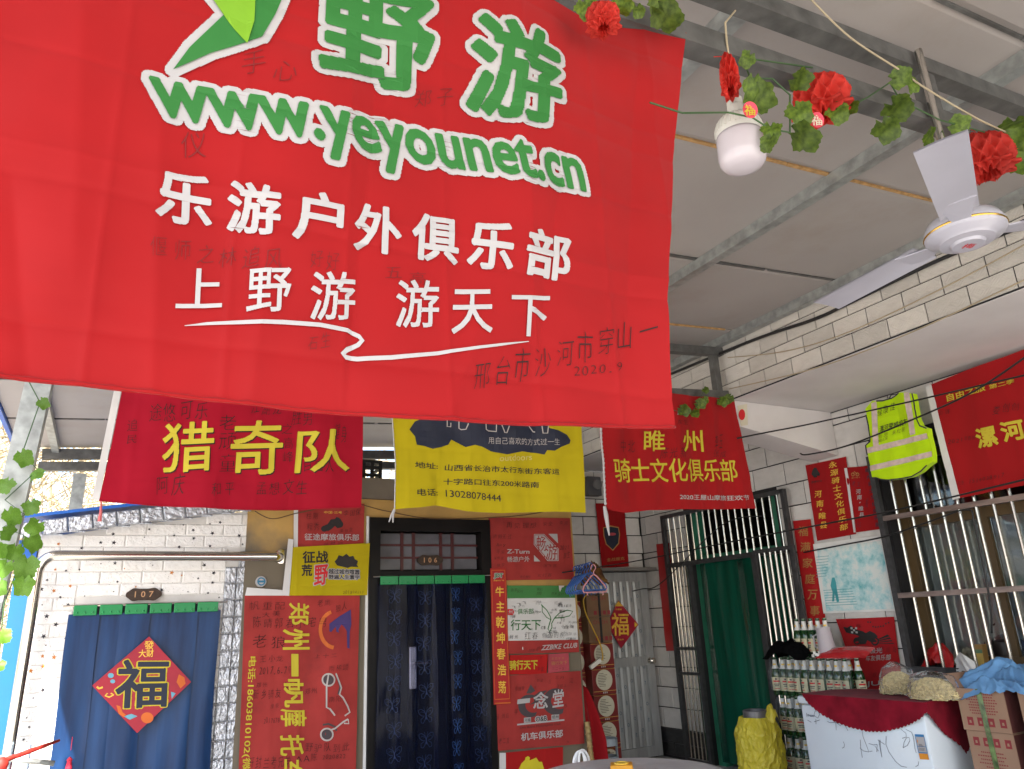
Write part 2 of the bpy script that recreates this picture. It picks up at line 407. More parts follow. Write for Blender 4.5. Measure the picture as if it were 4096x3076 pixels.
# ---------------------------------------------------------------- palette
galv = mk('galvanised_steel', (.34,.36,.35), rough=.45, metal=.55, var=.25, scale=18, dirt=.35, dirtcol=(.12,.09,.07), bump=.08, bscale=80)
galv_dark = mk('weathered_steel', (.12,.12,.115), rough=.55, metal=.4, var=.3, scale=14, dirt=.45, dirtcol=(.06,.045,.035), bump=.1)
panelm = mk('roof_panel_white', (.325,.30,.285), rough=.5, var=.06, scale=1.4, dirt=.4, dirtcol=(.24,.19,.145), dscale=1.6, spec=.3)
foamm = mk('seam_foam', (.42,.25,.10), rough=.9, var=.3, scale=30, bump=.4)
blue_paint = mk('blue_paint', (.008,.10,.42), rough=.4, var=.06, scale=4, dirt=.08)
concrete = mk('floor_concrete', (.44,.42,.39), rough=.85, var=.15, scale=1.5, dirt=.3, bump=.15, bscale=40)
white_plaster = mk('white_plaster', (.62,.59,.58), rough=.8, var=.05, scale=3, dirt=.12, dirtcol=(.4,.35,.3), bump=.1, bscale=30)
grout = mk('black_grout', (.02,.02,.022), rough=.8)
tileB = tile_mat('glazed_wall_tile', (.62,.60,.575), False)
tileP = tile_mat('embossed_parapet_tile', (.58,.55,.50), True)
black_stone = mk('black_skirting_tile', (.018,.018,.02), rough=.35, var=.4)
def stained_plaster():
    mt = mk('ochre_plaster', (.46,.28,.085), rough=.85, var=.15, scale=3, dirt=.45, dirtcol=(.16,.13,.09), dscale=2.2, bump=.25, bscale=25)
    N = mt.node_tree.nodes; L = mt.node_tree.links; b = N['Principled BSDF']; src = b.inputs['Base Color'].links[0].from_socket
    tc = N.new('ShaderNodeTexCoord'); sx = N.new('ShaderNodeSeparateXYZ'); L.new(tc.outputs['Object'], sx.inputs[0]); nz = N.new('ShaderNodeTexNoise'); nz.inputs['Scale'].default_value = 4; nz.inputs['Detail'].default_value = 8; L.new(tc.outputs['Object'], nz.inputs[0])
    m1 = N.new('ShaderNodeMath'); m1.operation = 'MULTIPLY_ADD'; m1.inputs[1].default_value = .265; L.new(sx.outputs[0], m1.inputs[0]); L.new(sx.outputs[2], m1.inputs[2])
    m2 = N.new('ShaderNodeMath'); m2.operation = 'MULTIPLY_ADD'; m2.inputs[1].default_value = .5; L.new(nz.outputs[0], m2.inputs[0]); L.new(m1.outputs[0], m2.inputs[2])
    mr = N.new('ShaderNodeMapRange'); mr.inputs[1].default_value = 1.80; mr.inputs[2].default_value = 1.98; L.new(m2.outputs[0], mr.inputs[0])
    mx = N.new('ShaderNodeMix'); mx.data_type = 'RGBA'; mx.inputs[6].default_value = (.15,.125,.09,1); L.new(mr.outputs[0], mx.inputs[0]); L.new(src, mx.inputs[7]); L.new(mx.outputs[2], b.inputs['Base Color'])
    return mt
ochre = stained_plaster()
rawcem = mk('raw_cement', (.15,.125,.095), rough=.9, var=.3, scale=5, dirt=.5, bump=.35, bscale=30)
black_door = mk('black_lacquer', (.007,.006,.006), rough=.42, var=.3, spec=.18)
dkred = mk('dark_red_lacquer', (.055,.006,.007), rough=.4)
steel = mk('stainless_steel', (.62,.58,.52), rough=.16, metal=1, var=.06, scale=9)
steel_bar = mk('stainless_bar', (.66,.63,.58), rough=.2, metal=1, var=.05)
blackmetal = mk('black_metal', (.05,.05,.052), rough=.45, metal=.3, var=.3, scale=20)
wood_frame = mk('brown_wood', (.09,.055,.02), rough=.5, var=.3, scale=12, stretch=(1,1,.1))
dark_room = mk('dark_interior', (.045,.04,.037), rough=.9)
curtain_grey = mk('grey_curtain', (.34,.33,.31), rough=.9, var=.12)
glassm = clear_film('window_glass', (.82,.86,.86), gloss=.35, rough=.03, bump=.02)
white_foam = mk('white_foam_brick', (.80,.78,.75), rough=.42, var=.03, scale=8, bump=1.0, bscale=34, bdist=.008, rnd=.03, perobj=True, stretch=(.24,1,.08))
silver_foam = mk('silver_foam_brick', (.50,.52,.56), rough=.30, metal=.75, var=.2, scale=14, bump=1.0, bscale=30, bdist=.02, rnd=.1, perobj=True, stretch=(.12,1,.11))
star_black = mk('star_black', (.015,.013,.02), rough=.5); star_orange = mk('star_orange', (.5,.17,.02), rough=.4)
bronze = mk('bronze_plate', (.045,.030,.022), rough=.45, metal=.5, var=.3, scale=40)
copper = mk('copper_digits', (.42,.25,.14), rough=.35, metal=.7)
greenplas = mk('green_plastic', (.005,.21,.06), rough=.3, var=.06)
bark = mk('pale_bark', (.46,.38,.24), rough=.9, var=.3, scale=8)
drygrass = mk('dry_hillside', (.34,.28,.17), rough=.95, var=.4, scale=1.5, bump=.6, bscale=6, bdist=.08)

# ---------------------------------------------------------------- ground and hillside
MB().grid(lambda u, v: (-150+300*u, -150+300*v, 0), 8, 8).build('ground', concrete, kind='structure')
def hill(u, v):
    x = -60+120*u; y = 16+34*v
    return (x, y, -.05+5.5*v**1.1*(1+.25*noise.noise(Vector((x*.12, y*.12, 0))))+.35*noise.noise(Vector((x*.5, y*.5, 3)))*min(1, v*4))
MB().grid(hill, 60, 24).build('hillside', drygrass, smooth=True, kind='structure')

# ---------------------------------------------------------------- canopy: sloping panel roof on purlins, trusses and posts
can = thing('canopy', (-.6, 3.9, 0), 'sloping white panel canopy roof on galvanised steel purlins and trusses', 'canopy')
XL, XR = -.80, 3.945
seams = [-3.45+.905*i for i in range(13)]          # ... 1.06, 1.93, 2.83 ...
seams = [-2.62, -1.7, -.78, .13, 1.03, 1.93, 2.835, 3.74, 4.64, 5.6, 6.62, 7.68]
for i in range(len(seams)-1):
    y0, y1 = seams[i]+.006, seams[i+1]-.006
    mb = MB(); nr = 9
    def pan(u, v):
        x = XL+(XR-XL)*u; y = y0+(y1-y0)*v
        e = min(v, 1-v)*(y1-y0)
        rib = 0
        return (x, y, zroof(x)+(0 if e > .012 else .008)+rib*.5)
    mb.grid(lambda u, v: pan(u, v), 1, 36)
    mb.f = [f[::-1] for f in mb.f]
    n = len(mb.v)
    mb.grid(lambda u, v: (XL+(XR-XL)*u, y0+(y1-y0)*v, zroof(XL+(XR-XL)*u)+.055), 1, 1)
    mb.add([(XL, y0, zroof(XL)), (XL, y1, zroof(XL)), (XL, y1, zroof(XL)+.055), (XL, y0, zroof(XL)+.055)], [(0,1,2,3)])
    mb.build('roof_panel', panelm, can)
for i, y in enumerate(seams[1:-1]):
    xa, xb = (1.4, 3.5) if i % 3 == 0 else (-.7, 3.94)
    seg = MB(); x = XL
    while x < XR:
        L = random.uniform(.3, .9); wd = random.uniform(.010, .017)
        seg.box(((x+min(x+L, XR))/2, y, zroof(x+L/2)+.003), (min(L, XR-x), wd, .012), Matrix.Rotation(-math.atan(RSL), 3, 'Y')); x += L+random.uniform(0, .05)
    seg.build('seam_filler', foamm if y in (1.93, 3.74) else galv_dark, can)
MB().bar((XL-.02, -2.62, zroof(XL)+.02), (XL-.02, 7.7, zroof(XL)+.02), .03, .10).build('edge_trim', blue_paint, can)
for x in (-.52, .34, 1.56, 2.765, 3.90):
    MB().bar((x, -2.6, zroof(x)-.032), (x, 7.6, zroof(x)-.032), .055, .06).build('purlin', galv, can)
def truss(y, dz, x0, x1, verts):
    t = MB().bar((x0, y, zroof(x0)-.095), (x1, y, zroof(x1)-.095), .06, .06).build('truss', galv_dark, can)
    b = MB().bar((x0, y, zroof(x0)-dz), (x1, y, zroof(x1)-dz), .06, .065).build('bottom_chord', galv_dark, t)
    for x in verts: MB().bar((x, y, zroof(x)-dz+.034), (x, y, zroof(x)-.127), .055, .05).build('strut', galv_dark, t)
    return t
truss(1.21, .31, XL+.05, 3.94, (-.5, .9, 2.33, 3.7))
truss(3.95, .44, XL+.05, 3.94, (-.4, 1.2, 2.5, 3.86))
MB().bar((-.62, 7.60, 2.90), (3.2, 7.60, 3.13), .08, .085).build('end_beam', galv_dark, can)
MB().bar((-.64, 7.66, 2.80), (3.2, 7.66, 3.02), .08, .075).build('end_beam', galv_dark, can)
def post(name, p0, p1, w):
    p = MB().bar(p0, p1, w, w).build(name, galv, can); return p
post('post', (-.52, 3.93, 0), (-.37, 3.93, 2.50), .105)
post('post', (-.34, 7.62, 0), (-.31, 7.62, 2.74), .10)
post('post', (-.60, 1.21, 0), (-.60, 1.21, 2.62), .10)
post('post', (-.6, -2.5, 0), (-.6, -2.5, 2.88), .10)
rust = mk('rust_stain', (.20,.085,.03), rough=.9, var=.5, scale=30)

# ---------------------------------------------------------------- tiled house on the right (wall x = 5) with its porch slab and parapet
WB = Plane(0, 5.0); WA = Plane(1, 5.6); WC = Plane(1, 6.5); PP = Plane(0, 3.95)
house = thing('tiled_house', (5.0, 4.0, 0), 'house with pale glazed tiled walls, black joints and white porch slab', 'house')
# openings (y0, y1, z0, z1)
DOOR = (4.62, 5.78, 0.0, 2.26); WIN = (.6, 3.58, .90, 2.36)
def wall_with_holes(ax_x, y0, y1, z0, z1, holes, thick):
    mb = MB(); ys = sorted({y0, y1, *[h[0] for h in holes], *[h[1] for h in holes]}); zs = sorted({z0, z1, *[h[2] for h in holes], *[h[3] for h in holes]})
    for a, b in zip(ys, ys[1:]):
        col = []
        for c, d in zip(zs, zs[1:]):
            if any(h[0] <= (a+b)/2 <= h[1] and h[2] <= (c+d)/2 <= h[3] for h in holes): continue
            mb.box2((ax_x, a, c), (ax_x+thick, b, d))
    return mb
wall_with_holes(5.0, -3, 6.75, 0, 3.6, [DOOR, WIN], .24).build('wall', grout, house)
MB().box2((3.2, 6.505, 0), (5.0, 6.75, 3.6)).build('wall', grout, house)
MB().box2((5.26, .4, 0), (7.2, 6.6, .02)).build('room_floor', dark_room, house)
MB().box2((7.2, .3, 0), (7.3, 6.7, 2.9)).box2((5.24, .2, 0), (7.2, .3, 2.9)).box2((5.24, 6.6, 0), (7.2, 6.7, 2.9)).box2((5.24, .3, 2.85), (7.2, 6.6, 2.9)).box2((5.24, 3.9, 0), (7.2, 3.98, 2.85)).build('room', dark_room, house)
# tiles
bm = bmesh.new(); bmesh.ops.create_cube(bm, size=1)
for v in bm.verts: v.co.x = (v.co.x+.5)*.008-.008
for f in [f for f in bm.faces if all(v.co.x < -.007 for v in f.verts)]:
    bmesh.ops.inset_region(bm, faces=[f], thickness=.0)
bm.free()
def unit_tile(ax, name, mat, d=.009, ch=.012):
    """pillowed tile, 1 x 1, face towards -x (ax=0) or -y (ax=1)"""
    mb = MB(); a = .5; b = .5-ch
    P = (lambda s, t, o: (-o, s, t)) if ax == 0 else (lambda s, t, o: (s, -o, t))
    vs = [P(x, z, 0) for x, z in ((-a,-a),(a,-a),(a,a),(-a,a))]+[P(x*1., z*1., d*.6) for x, z in ((-a,-a),(a,-a),(a,a),(-a,a))]+[P(x, z, d) for x, z in ((-b,-b),(b,-b),(b,b),(-b,b))]
    fs = [(8,9,10,11)]+[(i, (i+1) % 4, (i+1) % 4+4, i+4) for i in range(4)]+[(i+4, (i+1) % 4+4, (i+1) % 4+8, i+8) for i in range(4)]
    if ax == 0: fs = [f[::-1] for f in fs]
    me = bpy.data.meshes.new(name); me.from_pydata(vs, [], fs); me.materials.append(mat); me.update(); return me
tmB = unit_tile(0, 'tile', tileB); tmC = unit_tile(1, 'tile', tileB); tmP = unit_tile(0, 'tile', tileP); tmK = unit_tile(0, 'tile', black_stone); tmK1 = unit_tile(1, 'tile', black_stone)
G = .009
GJ = {}
def lay(me, ax, v, lo, hi, z0, z1, wd, ht, phase, holes, rowoff=0):
    row = 0; z = z0
    while z < z1-1e-6:
        za, zb = z, min(z+ht, z1); x = lo-((phase+(wd/2 if row % 2 else 0)) % wd)
        while x < hi-1e-6:
            a, b = max(x, lo), min(x+wd, hi)
            segs = [(a, b)]
            for h in holes:
                if h[2] < zb-.02 and h[3] > za+.02:
                    ns = []
                    for s in segs:
                        if h[1] <= s[0] or h[0] >= s[1]: ns.append(s); continue
                        if s[0] < h[0]: ns.append((s[0], h[0]))
                        if s[1] > h[1]: ns.append((h[1], s[1]))
                    segs = ns
            for s in segs:
                if s[1]-s[0] < .03 or zb-za < .03: continue
                c, cz = (s[0]+s[1])/2, (za+zb)/2
                g_ = .0058 if me is tmP else G; dx, dz = s[1]-s[0]-g_, zb-za-g_
                jit = random.uniform(-.0008, .0008)
                if ax == 0: inst(me, 'tile', house, (v+jit, c, cz), (1, dx, dz))
                else: inst(me, 'tile', house, (c, v+jit, cz), (dx, 1, dz))
            x += wd
        z += ht; row += 1
hB = [(4.58, 5.80, 0, 2.28), (.55, 3.62, .87, 2.38)]
lay(tmB, 0, 5.0, 1.6, 6.5, .265, 2.79, .357, .1862, .17, hB)
lay(tmC, 1, 6.5, 3.9, 4.985, .265, 2.79, .357, .1862, .0, [(4.05, 5.0, 0, 1.76)])
lay(tmK, 0, 5.0, 5.80, 6.5, .02, .265, .5, .1225, 0, [])
lay(tmP, 0, 3.95, 1.0, 6.2, 2.806, 3.40, .245, .1187, .13, [])
MB().box2((3.952, -3, 2.80), (4.10, 6.49, 3.6)).build('parapet', grout, house)
MB().box2((3.955, -3, 2.795), (4.998, 6.49, 2.80)).build('soffit', white_plaster, house)
# haunched bracket beam carrying the porch slab
bp_ = [(3.975, 2.60), (4.90, 2.455), (4.985, 2.44), (4.985, 2.792), (3.96, 2.792)]
MB().prism([(x, 3.90, z) for x, z in bp_], (0, .26, 0)).build('bracket_beam', white_plaster, house)
# ---- window: wooden frame, panes, curtain
win = MB()
win.box2((5.10, .6, .90), (5.16, 3.58, .96)).box2((5.10, .6, 2.30), (5.16, 3.58, 2.36)).box2((5.10, 3.50, .96), (5.16, 3.58, 2.30)).box2((5.10, .6, .96), (5.16, .68, 2.30))
win.box2((5.11, .68, 1.83), (5.155, 3.50, 1.90))
for y in (2.98, 2.30, 1.6): win.box2((5.105, y-.035, .96), (5.158, y+.035, 1.83))
wino = win.build('window', wood_frame, house)
for a, b in ((2.34, 2.94), (3.02, 3.49), (1.64, 2.26), (.69, 1.56)):
    MB().box2((5.128, a, .965), (5.134, b, 1.825)).build('pane', glassm, wino)
for a, b in ((.69, 2.0), (2.02, 3.49)): MB().box2((5.128, a, 1.905), (5.134, b, 2.295)).build('pane', glassm, wino)
MB().grid(lambda u, v: (5.20+.02*math.sin(u*60), 2.62+.92*u, .95+1.0*v), 60, 2).build('curtain', curtain_grey, wino, smooth=True)
MB().grid(lambda u, v: (5.45+.04*math.sin(u*40+1), 1.2+1.1*u, 1.2+1.0*v), 40, 2).build('curtain', mk('brown_curtain', (.12,.05,.04), rough=.9), wino, smooth=True)
MB().box2((4.975, .6, .865), (5.10, 3.62, .895)).build('sill', white_plaster, house)
# ---- green-curtained doorway
fr = MB().box2((5.06, 4.62, 0), (5.14, 4.72, 2.26)).box2((5.06, 5.68, 0), (5.14, 5.78, 2.26)).box2((5.06, 4.72, 1.78), (5.14, 5.68, 1.84)).build('door_frame', mk('green_frame', (.035,.20,.12), rough=.35), house)
def grc(u, v):
    y = 4.70+1.0*u; f = math.sin(u*26)*.5+math.sin(u*11+2)*.9
    return (5.03+.012*f*(1-.3*v), y, 1.80-1.76*v)
green_cur = mk('green_plastic_curtain', (.003,.06,.036), rough=.2, var=.5, scale=6, stretch=(1,1.5,.12), coat=.3, bump=.4, bscale=9, bdist=.02)
MB().grid(grc, 90, 4).build('curtain', green_cur, house, smooth=True)

# ---------------------------------------------------------------- steel grilles
def grille_bar(gr, p, q, r_=.011): MB().tube([p, q], r_, 8).build('bar', steel_bar, gr)
gw = thing('window_grille', (4.93, 2.1, .9), 'stainless bar grille over the large window', 'grille')
f = MB().box2((4.90, 3.56, .86), (4.94, 3.60, 2.36)).box2((4.90, .6, .86), (4.94, 3.56, .90)).box2((4.90, .6, 2.32), (4.94, 3.56, 2.36)).build('frame', blackmetal, gw)
for z in (1.365, 1.90): MB().box2((4.905, .6, z-.017), (4.935, 3.56, z+.017)).build('rail', mk('worn_rail', (.28,.22,.2), rough=.4, metal=.6, var=.4, scale=20, stretch=(1,.2,1)), gw)
for i in range(26): grille_bar(gw, (4.92, 3.45-.112*i, .895), (4.92, 3.45-.112*i, 2.325))
gd = thing('door_grille', (4.93, 5.2, 0), 'stainless bar security grille in front of the green doorway', 'grille')
f = MB()
for y in (4.45, 6.04): f.box2((4.905, y-.018, .02), (4.945, y+.018, 2.27))
f.box2((4.905, 4.45, 2.235), (4.945, 6.04, 2.27)).box2((4.905, 4.45, 1.755), (4.945, 6.04, 1.795)).box2((4.905, 5.70, .02), (4.945, 5.735, 1.755)).box2((4.905, 4.86, .02), (4.945, 4.895, 1.755))
f.box2((4.91, 5.735, .02), (4.94, 6.022, .05))
f.build('frame', blackmetal, gd)
for z in (.78, 1.0): MB().box2((4.91, 5.736, z-.013), (4.94, 6.022, z+.013)).build('rail', blackmetal, gd)
for i in range(18): grille_bar(gd, (4.925, 4.52+.0845*i, 1.795), (4.925, 4.52+.0845*i, 2.235), .009)
for i in range(5): grille_bar(gd, (4.925, 5.775+.052*i, .05), (4.925, 5.775+.052*i, 1.755), .009)
for i in range(6): grille_bar(gd, (4.925, 4.51+.06*i, .05), (4.925, 4.51+.06*i, 1.755), .009)
# open leaf of the grille in front of the tiled wall
gl_ = thing('grille_door_leaf', (4.7, 4.44, 0), 'open barred door leaf beside the red couplet by the green doorway', 'door')
c1 = crop(2696, 2026, 1400/2212)
lf = MB(); ya, yb = 4.80, 4.36
lf.box2((4.84, ya, .02), (4.87, ya-.03, 1.80)).box2((4.84, yb, .02), (4.87, yb+.03, 1.80)).box2((4.84, ya-.03, 1.77), (4.87, yb+.03, 1.80)).box2((4.84, ya-.03, .02), (4.87, yb+.03, .05))
lf.build('frame', blackmetal, gl_)
for i in range(6): grille_bar(gl_, (4.855, 4.74-.06*i, .05), (4.855, 4.74-.06*i, 1.77), .008)

# ---------------------------------------------------------------- aluminium door in the far corner
ad = thing('aluminium_door', (4.5, 6.48, 0), 'ribbed aluminium door with film print in the far tiled corner', 'door')
alum = mk('aluminium_film', (.36,.37,.37), rough=.4, metal=.35, var=.18, scale=10, stretch=(3,1,.4), dirt=.25)
fr = MB()
x0, x1, zt = 4.06, 4.955, 1.745
fr.box2((x0, 6.44, .02), (x0+.08, 6.49, zt)).box2((x1-.09, 6.44, .02), (x1, 6.49, zt)).box2((x0+.08, 6.44, zt-.09), (x1-.09, 6.49, zt)).box2((x0+.08, 6.442, .84), (x1-.09, 6.488, .93)).box2((x0+.08, 6.44, .02), (x1-.09, 6.49, .11))
fr.build('frame', alum, ad)
i = 0; x = x0+.085
while x < x1-.10:
    MB().add([(x, 6.475, .11), (x+.022, 6.468, .11), (x+.060, 6.468, .11), (x+.080, 6.475, .11), (x, 6.475, zt-.09), (x+.022, 6.468, zt-.09), (x+.060, 6.468, zt-.09), (x+.080, 6.475, zt-.09)],
             [(0,1,5,4),(1,2,6,5),(2,3,7,6)]).build('rib', alum, ad); x += .0815
MB().box2((x0+.08, 6.476, .1), (x1-.09, 6.484, zt-.08)).build('panel', alum, ad)
pr = Print(Plane(1, 6.466))
blueink = mk('blue_ink', (.03,.09,.14), rough=.6)
x = x0+.085
k = 0
while x < x1-.12:
    for j in range(9):
        z = .2+j*.17+(k % 3)*.06
        if z > 1.6: break
        if (j+k) % 2: pr.line([(x+.04+.012*math.cos(a), z+.014*math.sin(a)) for a in [i*.785 for i in range(8)]], .004, px=False, closed=True)
        else: pr.text('木', Vector((x+.03, z)), Vector((x+.05, z)), Vector((x+.03, z+.05)), 0, px=False)
    x += .0815; k += 1
pr.build('film_print', blueink, ad, .0015)
MB().lathe((x1-.06, 6.44, .885), [(.006,0),(.03,.004),(.03,.012),(.012,.016),(.012,.04),(.028,.046),(.03,.07),(.02,.08)], 16, axis=(0,-1,0)).build('lock_knob', steel, ad, smooth=True)
MB().box2((3.95, 6.30, 1.755), (5.0, 6.49, 1.785)).build('lintel', mk('grey_slab', (.16,.15,.14), rough=.8), ad)

# ---------------------------------------------------------------- ochre annex with room door 106
ann = thing('ochre_annex', (2.2, 5.6, 0), 'ochre plastered room block around the black door numbered 106', 'building')
DX0, DX1, DZ = 1.725, 2.742, 2.12
MB().box2((.84, 5.6, 0), (DX0, 5.85, 2.26)).box2((DX1, 5.6, 0), (3.555, 5.85, 2.26)).box2((DX0, 5.6, DZ), (DX1, 5.85, 2.26)).box2((3.30, 5.85, 0), (3.555, 6.5, 2.26)).build('wall', ochre, ann)
MB().box2((.80, 5.56, 2.262), (3.60, 5.9, 2.42)).build('ring_beam', rawcem, ann)

fr = MB().box2((DX0, 5.57, 0), (DX0+.085, 5.70, DZ)).box2((DX1-.085, 5.57, 0), (DX1, 5.70, DZ)).box2((DX0+.085, 5.57, DZ-.10), (DX1-.085, 5.70, DZ)).box2((DX0+.085, 5.58, 1.66), (DX1-.085, 5.70, 1.72)).build('door_frame', black_door, ann)
MB().box2((DX0+.085, 5.64, .02), (DX1-.085, 5.69, 1.66)).build('door', black_door, ann)
MB().box2((1.0, 5.86, 0), (3.29, 5.9, 2.25)).build('dark_backing', dark_room, ann)  # dark sheet added close behind the door, stops light leaking round the panes
# vertical mouldings on the leaf
for x in (1.90, 2.05, 2.36, 2.52): MB().box2((x, 5.628, .1), (x+.05, 5.64, 1.6)).build('moulding', black_door, ann)
lk = MB().rbox((2.09, 5.632, 1.02), (.06, .014, .30), .006).build('lock_plate', steel, ann)
MB().tube([(2.09, 5.625, 1.05), (2.09, 5.585, 1.05), (2.19, 5.58, 1.05)], .009, 8).build('handle', steel, lk)
panem = mk('frosted_pane', (.10,.10,.115), rough=.25, var=.2)
zb, zt = 1.725, 2.015
for i in range(3):
    for j in range(5):
        xs = [DX0+.09, 2.00, 2.045, 2.115, 2.16][j]; xe = [1.985, 2.03, 2.10, 2.145, DX1-.09][j]
gridx = [DX0+.092, 2.005, 2.10, 2.33, 2.43, DX1-.09]
for i in range(3):
    for j in range(5):
        a, b = gridx[j]+.008, gridx[j+1]-.008; c, d = zb+(zt-zb)*i/3+.008, zb+(zt-zb)*(i+1)/3-.008
        MB().box2((a, 5.645, c), (b, 5.655, d)).build('pane', panem, ann)
lt = MB()
for x in gridx[1:-1]: lt.box2((x-.012, 5.636, zb), (x+.012, 5.66, zt))
for i in (1, 2): lt.box2((DX0+.09, 5.6355, zb+(zt-zb)*i/3-.008), (DX1-.09, 5.6605, zb+(zt-zb)*i/3+.008))
lt.build('lattice', dkred, ann)
MB().box2((DX0-.02, 5.588, 0), (DX0-.001, 5.60, DZ+.01)).build('white_edge_trim', mk('white_trim', (.7,.7,.7), rough=.5), ann)
def number_plate(cx, cz, y, txt, parent):
    pw = lambda q: math.copysign(abs(q)**.62, q)
    prof = [(.098*pw(math.cos(t))*(1+.10*math.cos(2*t)**8), .040*pw(math.sin(t))*(1+.10*math.cos(6*t))) for t in [2*math.pi*i/48 for i in range(48)]]
    p = MB().prism([(cx+a, y-.012, cz+b) for a, b in prof], (0, .012, 0)).build('number_plate', bronze, parent)
    q = Print(Plane(1, y-.012)); q.text(txt, Vector((cx-.055, cz-.018)), Vector((cx+.055, cz-.018)), Vector((cx-.055, cz+.020)), .01, px=False)
    q.build('number', copper, p, .002)
q = WA.ab((1725, 2240)); number_plate(q.x, q.y, 5.63, '1 0 6', ann)

# ---------------------------------------------------------------- PVC strip curtains
def strip_curtain(name, label, xl, xr, zt, zb, y, mat, clips, wav=.006):
    t = thing(name, ((xl+xr)/2, y, zb), label, 'curtain')
    n = len(clips); 
    MB().tube([(xl-.05, y-.004, zt), (xr+.05, y-.004, zt+.0)], .006, 8).build('rod', steel, t)
    for (a, b) in clips:
        c = MB().rbox(((a+b)/2, y-.012, zt-.028), (b-a, .012, .062), .004).build('clip', greenplas, t)
        for k in range(3): MB().lathe((a+(b-a)*(k+.5)/3, y-.018, zt-.042), [(.007, 0), (.006, .004), (.002, .006)], 8, axis=(0,-1,0)).build('bolt', greenplas, c)
    wd = (xr-xl)/n
    for i in range(n):
        a, b = xl+wd*i-.015, xl+wd*(i+1)+.015; ph = random.uniform(0, 6)
        def fn(u, v, a=a, b=b, ph=ph, i=i):
            x = a+(b-a)*u; s = min(1, v*2.5)
            return (x+.006*s*math.sin(v*5+ph), y+(.005 if i % 2 else -.005)+wav*s*math.sin(u*2*math.pi*.8+ph)+wav*.4*s*math.sin(u*9+ph+v*3)+wav*.6*s*math.sin(v*4+ph), zt-.05+(zb-zt+.05)*v)
        MB().grid(fn, 16, 10).build('strip', mat, t, smooth='all')
    return t
# ---------------------------------------------------------------- shed with star-printed foam bricks, room 107
SX0, SX1 = -.405, .845
shed = thing('brick_papered_shed', (.2, 5.6, 0), 'small shed clad in white star-printed foam bricks, numbered 107', 'shed')
ztop = lambda x: 1.95+(x-SX0)/(SX1-SX0)*.20
dL, dR, dT = -.165, .675, 1.535
MB().prism([(SX0, 5.625, 0), (dL, 5.625, 0), (dL, 5.625, dT), (dR, 5.625, dT), (dR, 5.625, 0), (SX1, 5.625, 0), (SX1, 5.625, ztop(SX1)), (SX0, 5.625, ztop(SX0))], (0, .1, 0)).build('wall', mk('foam_joint', (.62,.60,.57), rough=.6), shed)
MB().box2((SX0, 5.73, 0), (SX0+.04, 7.2, 1.93)).box2((SX1-.05, 5.73, 0), (SX1-.01, 7.2, 2.1)).box2((SX0, 7.2, 0), (SX1, 7.24, 1.93)).build('side_wall', blue_paint, shed)
MB().box2((SX0-.105, 5.60, 0), (SX0-.003, 5.70, 1.93)).build('blue_corner_post', blue_paint, shed)
MB().prism([(SX0-.12, 5.50, ztop(SX0)+.10), (SX1+.02, 5.50, ztop(SX1)+.115), (SX1+.02, 5.50, ztop(SX1)+.135), (SX0-.12, 5.50, ztop(SX0)+.12)], (0, 1.8, 0)).build('roof', blue_paint, shed)
MB().box2((dL, 5.70, .02), (dR, 5.72, dT)).build('door', mk('shed_door_dark', (.03,.03,.05), rough=.5), shed)
def foam_unit(name, mat, d, ch, ch2):
    vs = []; 
    for a, b, o in ((.5, .5, 0), (.5, .5, d*.35), (.5-ch, .5-ch2, d)):
        vs += [(-a, -o, -b), (a, -o, -b), (a, -o, b), (-a, -o, b)]
    fs = [(8,9,10,11)]+[(i, (i+1) % 4, (i+1) % 4+4, i+4) for i in range(4)]+[(i+4, (i+1) % 4+4, (i+1) % 4+8, i+8) for i in range(4)]
    me = bpy.data.meshes.new(name); me.from_pydata(vs, [], fs); me.materials.append(mat); me.update(); return me
fw = foam_unit('brick', white_foam, .007, .03, .09); fs_ = foam_unit('brick', silver_foam, .008, .05, .09)
bh, bw = .0785, .243
row = 0; z = 0.01
while z < 2.15:
    x = SX0-(bw/2 if row % 2 else 0)
    while x < SX1:
        a, b = max(x, SX0), min(x+bw, SX1)
        segs = [(a, b)]
        if z < dT-.01:
            ns = []
            for s in segs:
                if s[0] < dL: ns.append((s[0], min(s[1], dL)))
                if s[1] > dR: ns.append((max(s[0], dR), s[1]))
            segs = ns
        for a, b in segs:
            zc = z+bh/2
            if b-a < .02 or z+bh > ztop((a+b)/2)+.03: continue
            if zc < 1.885 and a > .70: continue                      # silver bricks stand there
            if zc < 1.885 and b > .72 and a < .72: b = .72
            if b-a < .02: continue
            inst(fw, 'brick', shed, ((a+b)/2, 5.625, zc), (b-a-.004, 1, bh-.004))
        x += bw
    z += bh; row += 1
# silver bricks: the jamb column on the right and the eaves trim
z = 0.0; row = 0
while z < 1.86:
    cols = [(.715, .79), (.792, .868)] if z < 1.70 else [(.80, .868)]
    if z < .95: cols = [(.64, .714)]+cols
    for a, b in cols:
        if row % 2 == 0 or a > .8: inst(fs_, 'brick', shed, ((a+b)/2, 5.612, z+.055), (b-a-.003, 1.2, .107))
        else: inst(fs_, 'brick', shed, ((a+b)/2, 5.612, z+.055), (b-a-.003, 1.2, .107))
    z += .11; row += 1
tr = math.atan((ztop(SX1)-ztop(SX0))/(SX1-SX0)); x = SX0-.12
while x < SX1+.05:
    L = .135
    o = inst(fs_, 'brick', shed, (x+L/2, 5.51, ztop(x+L/2)+.045), (L-.004, 1.4, .095), (0, -tr, 0)); x += L
x = SX0-.12
while x < SX1+.05:                                                     # underside row of the trim
    L = .125; inst(fs_, 'brick', shed, (x+L/2, 5.56, ztop(x+L/2)-.002), (L-.004, 1.3, .09), (R(88), 0, 0) if False else (R(-84), -tr*0, 0)); x += L
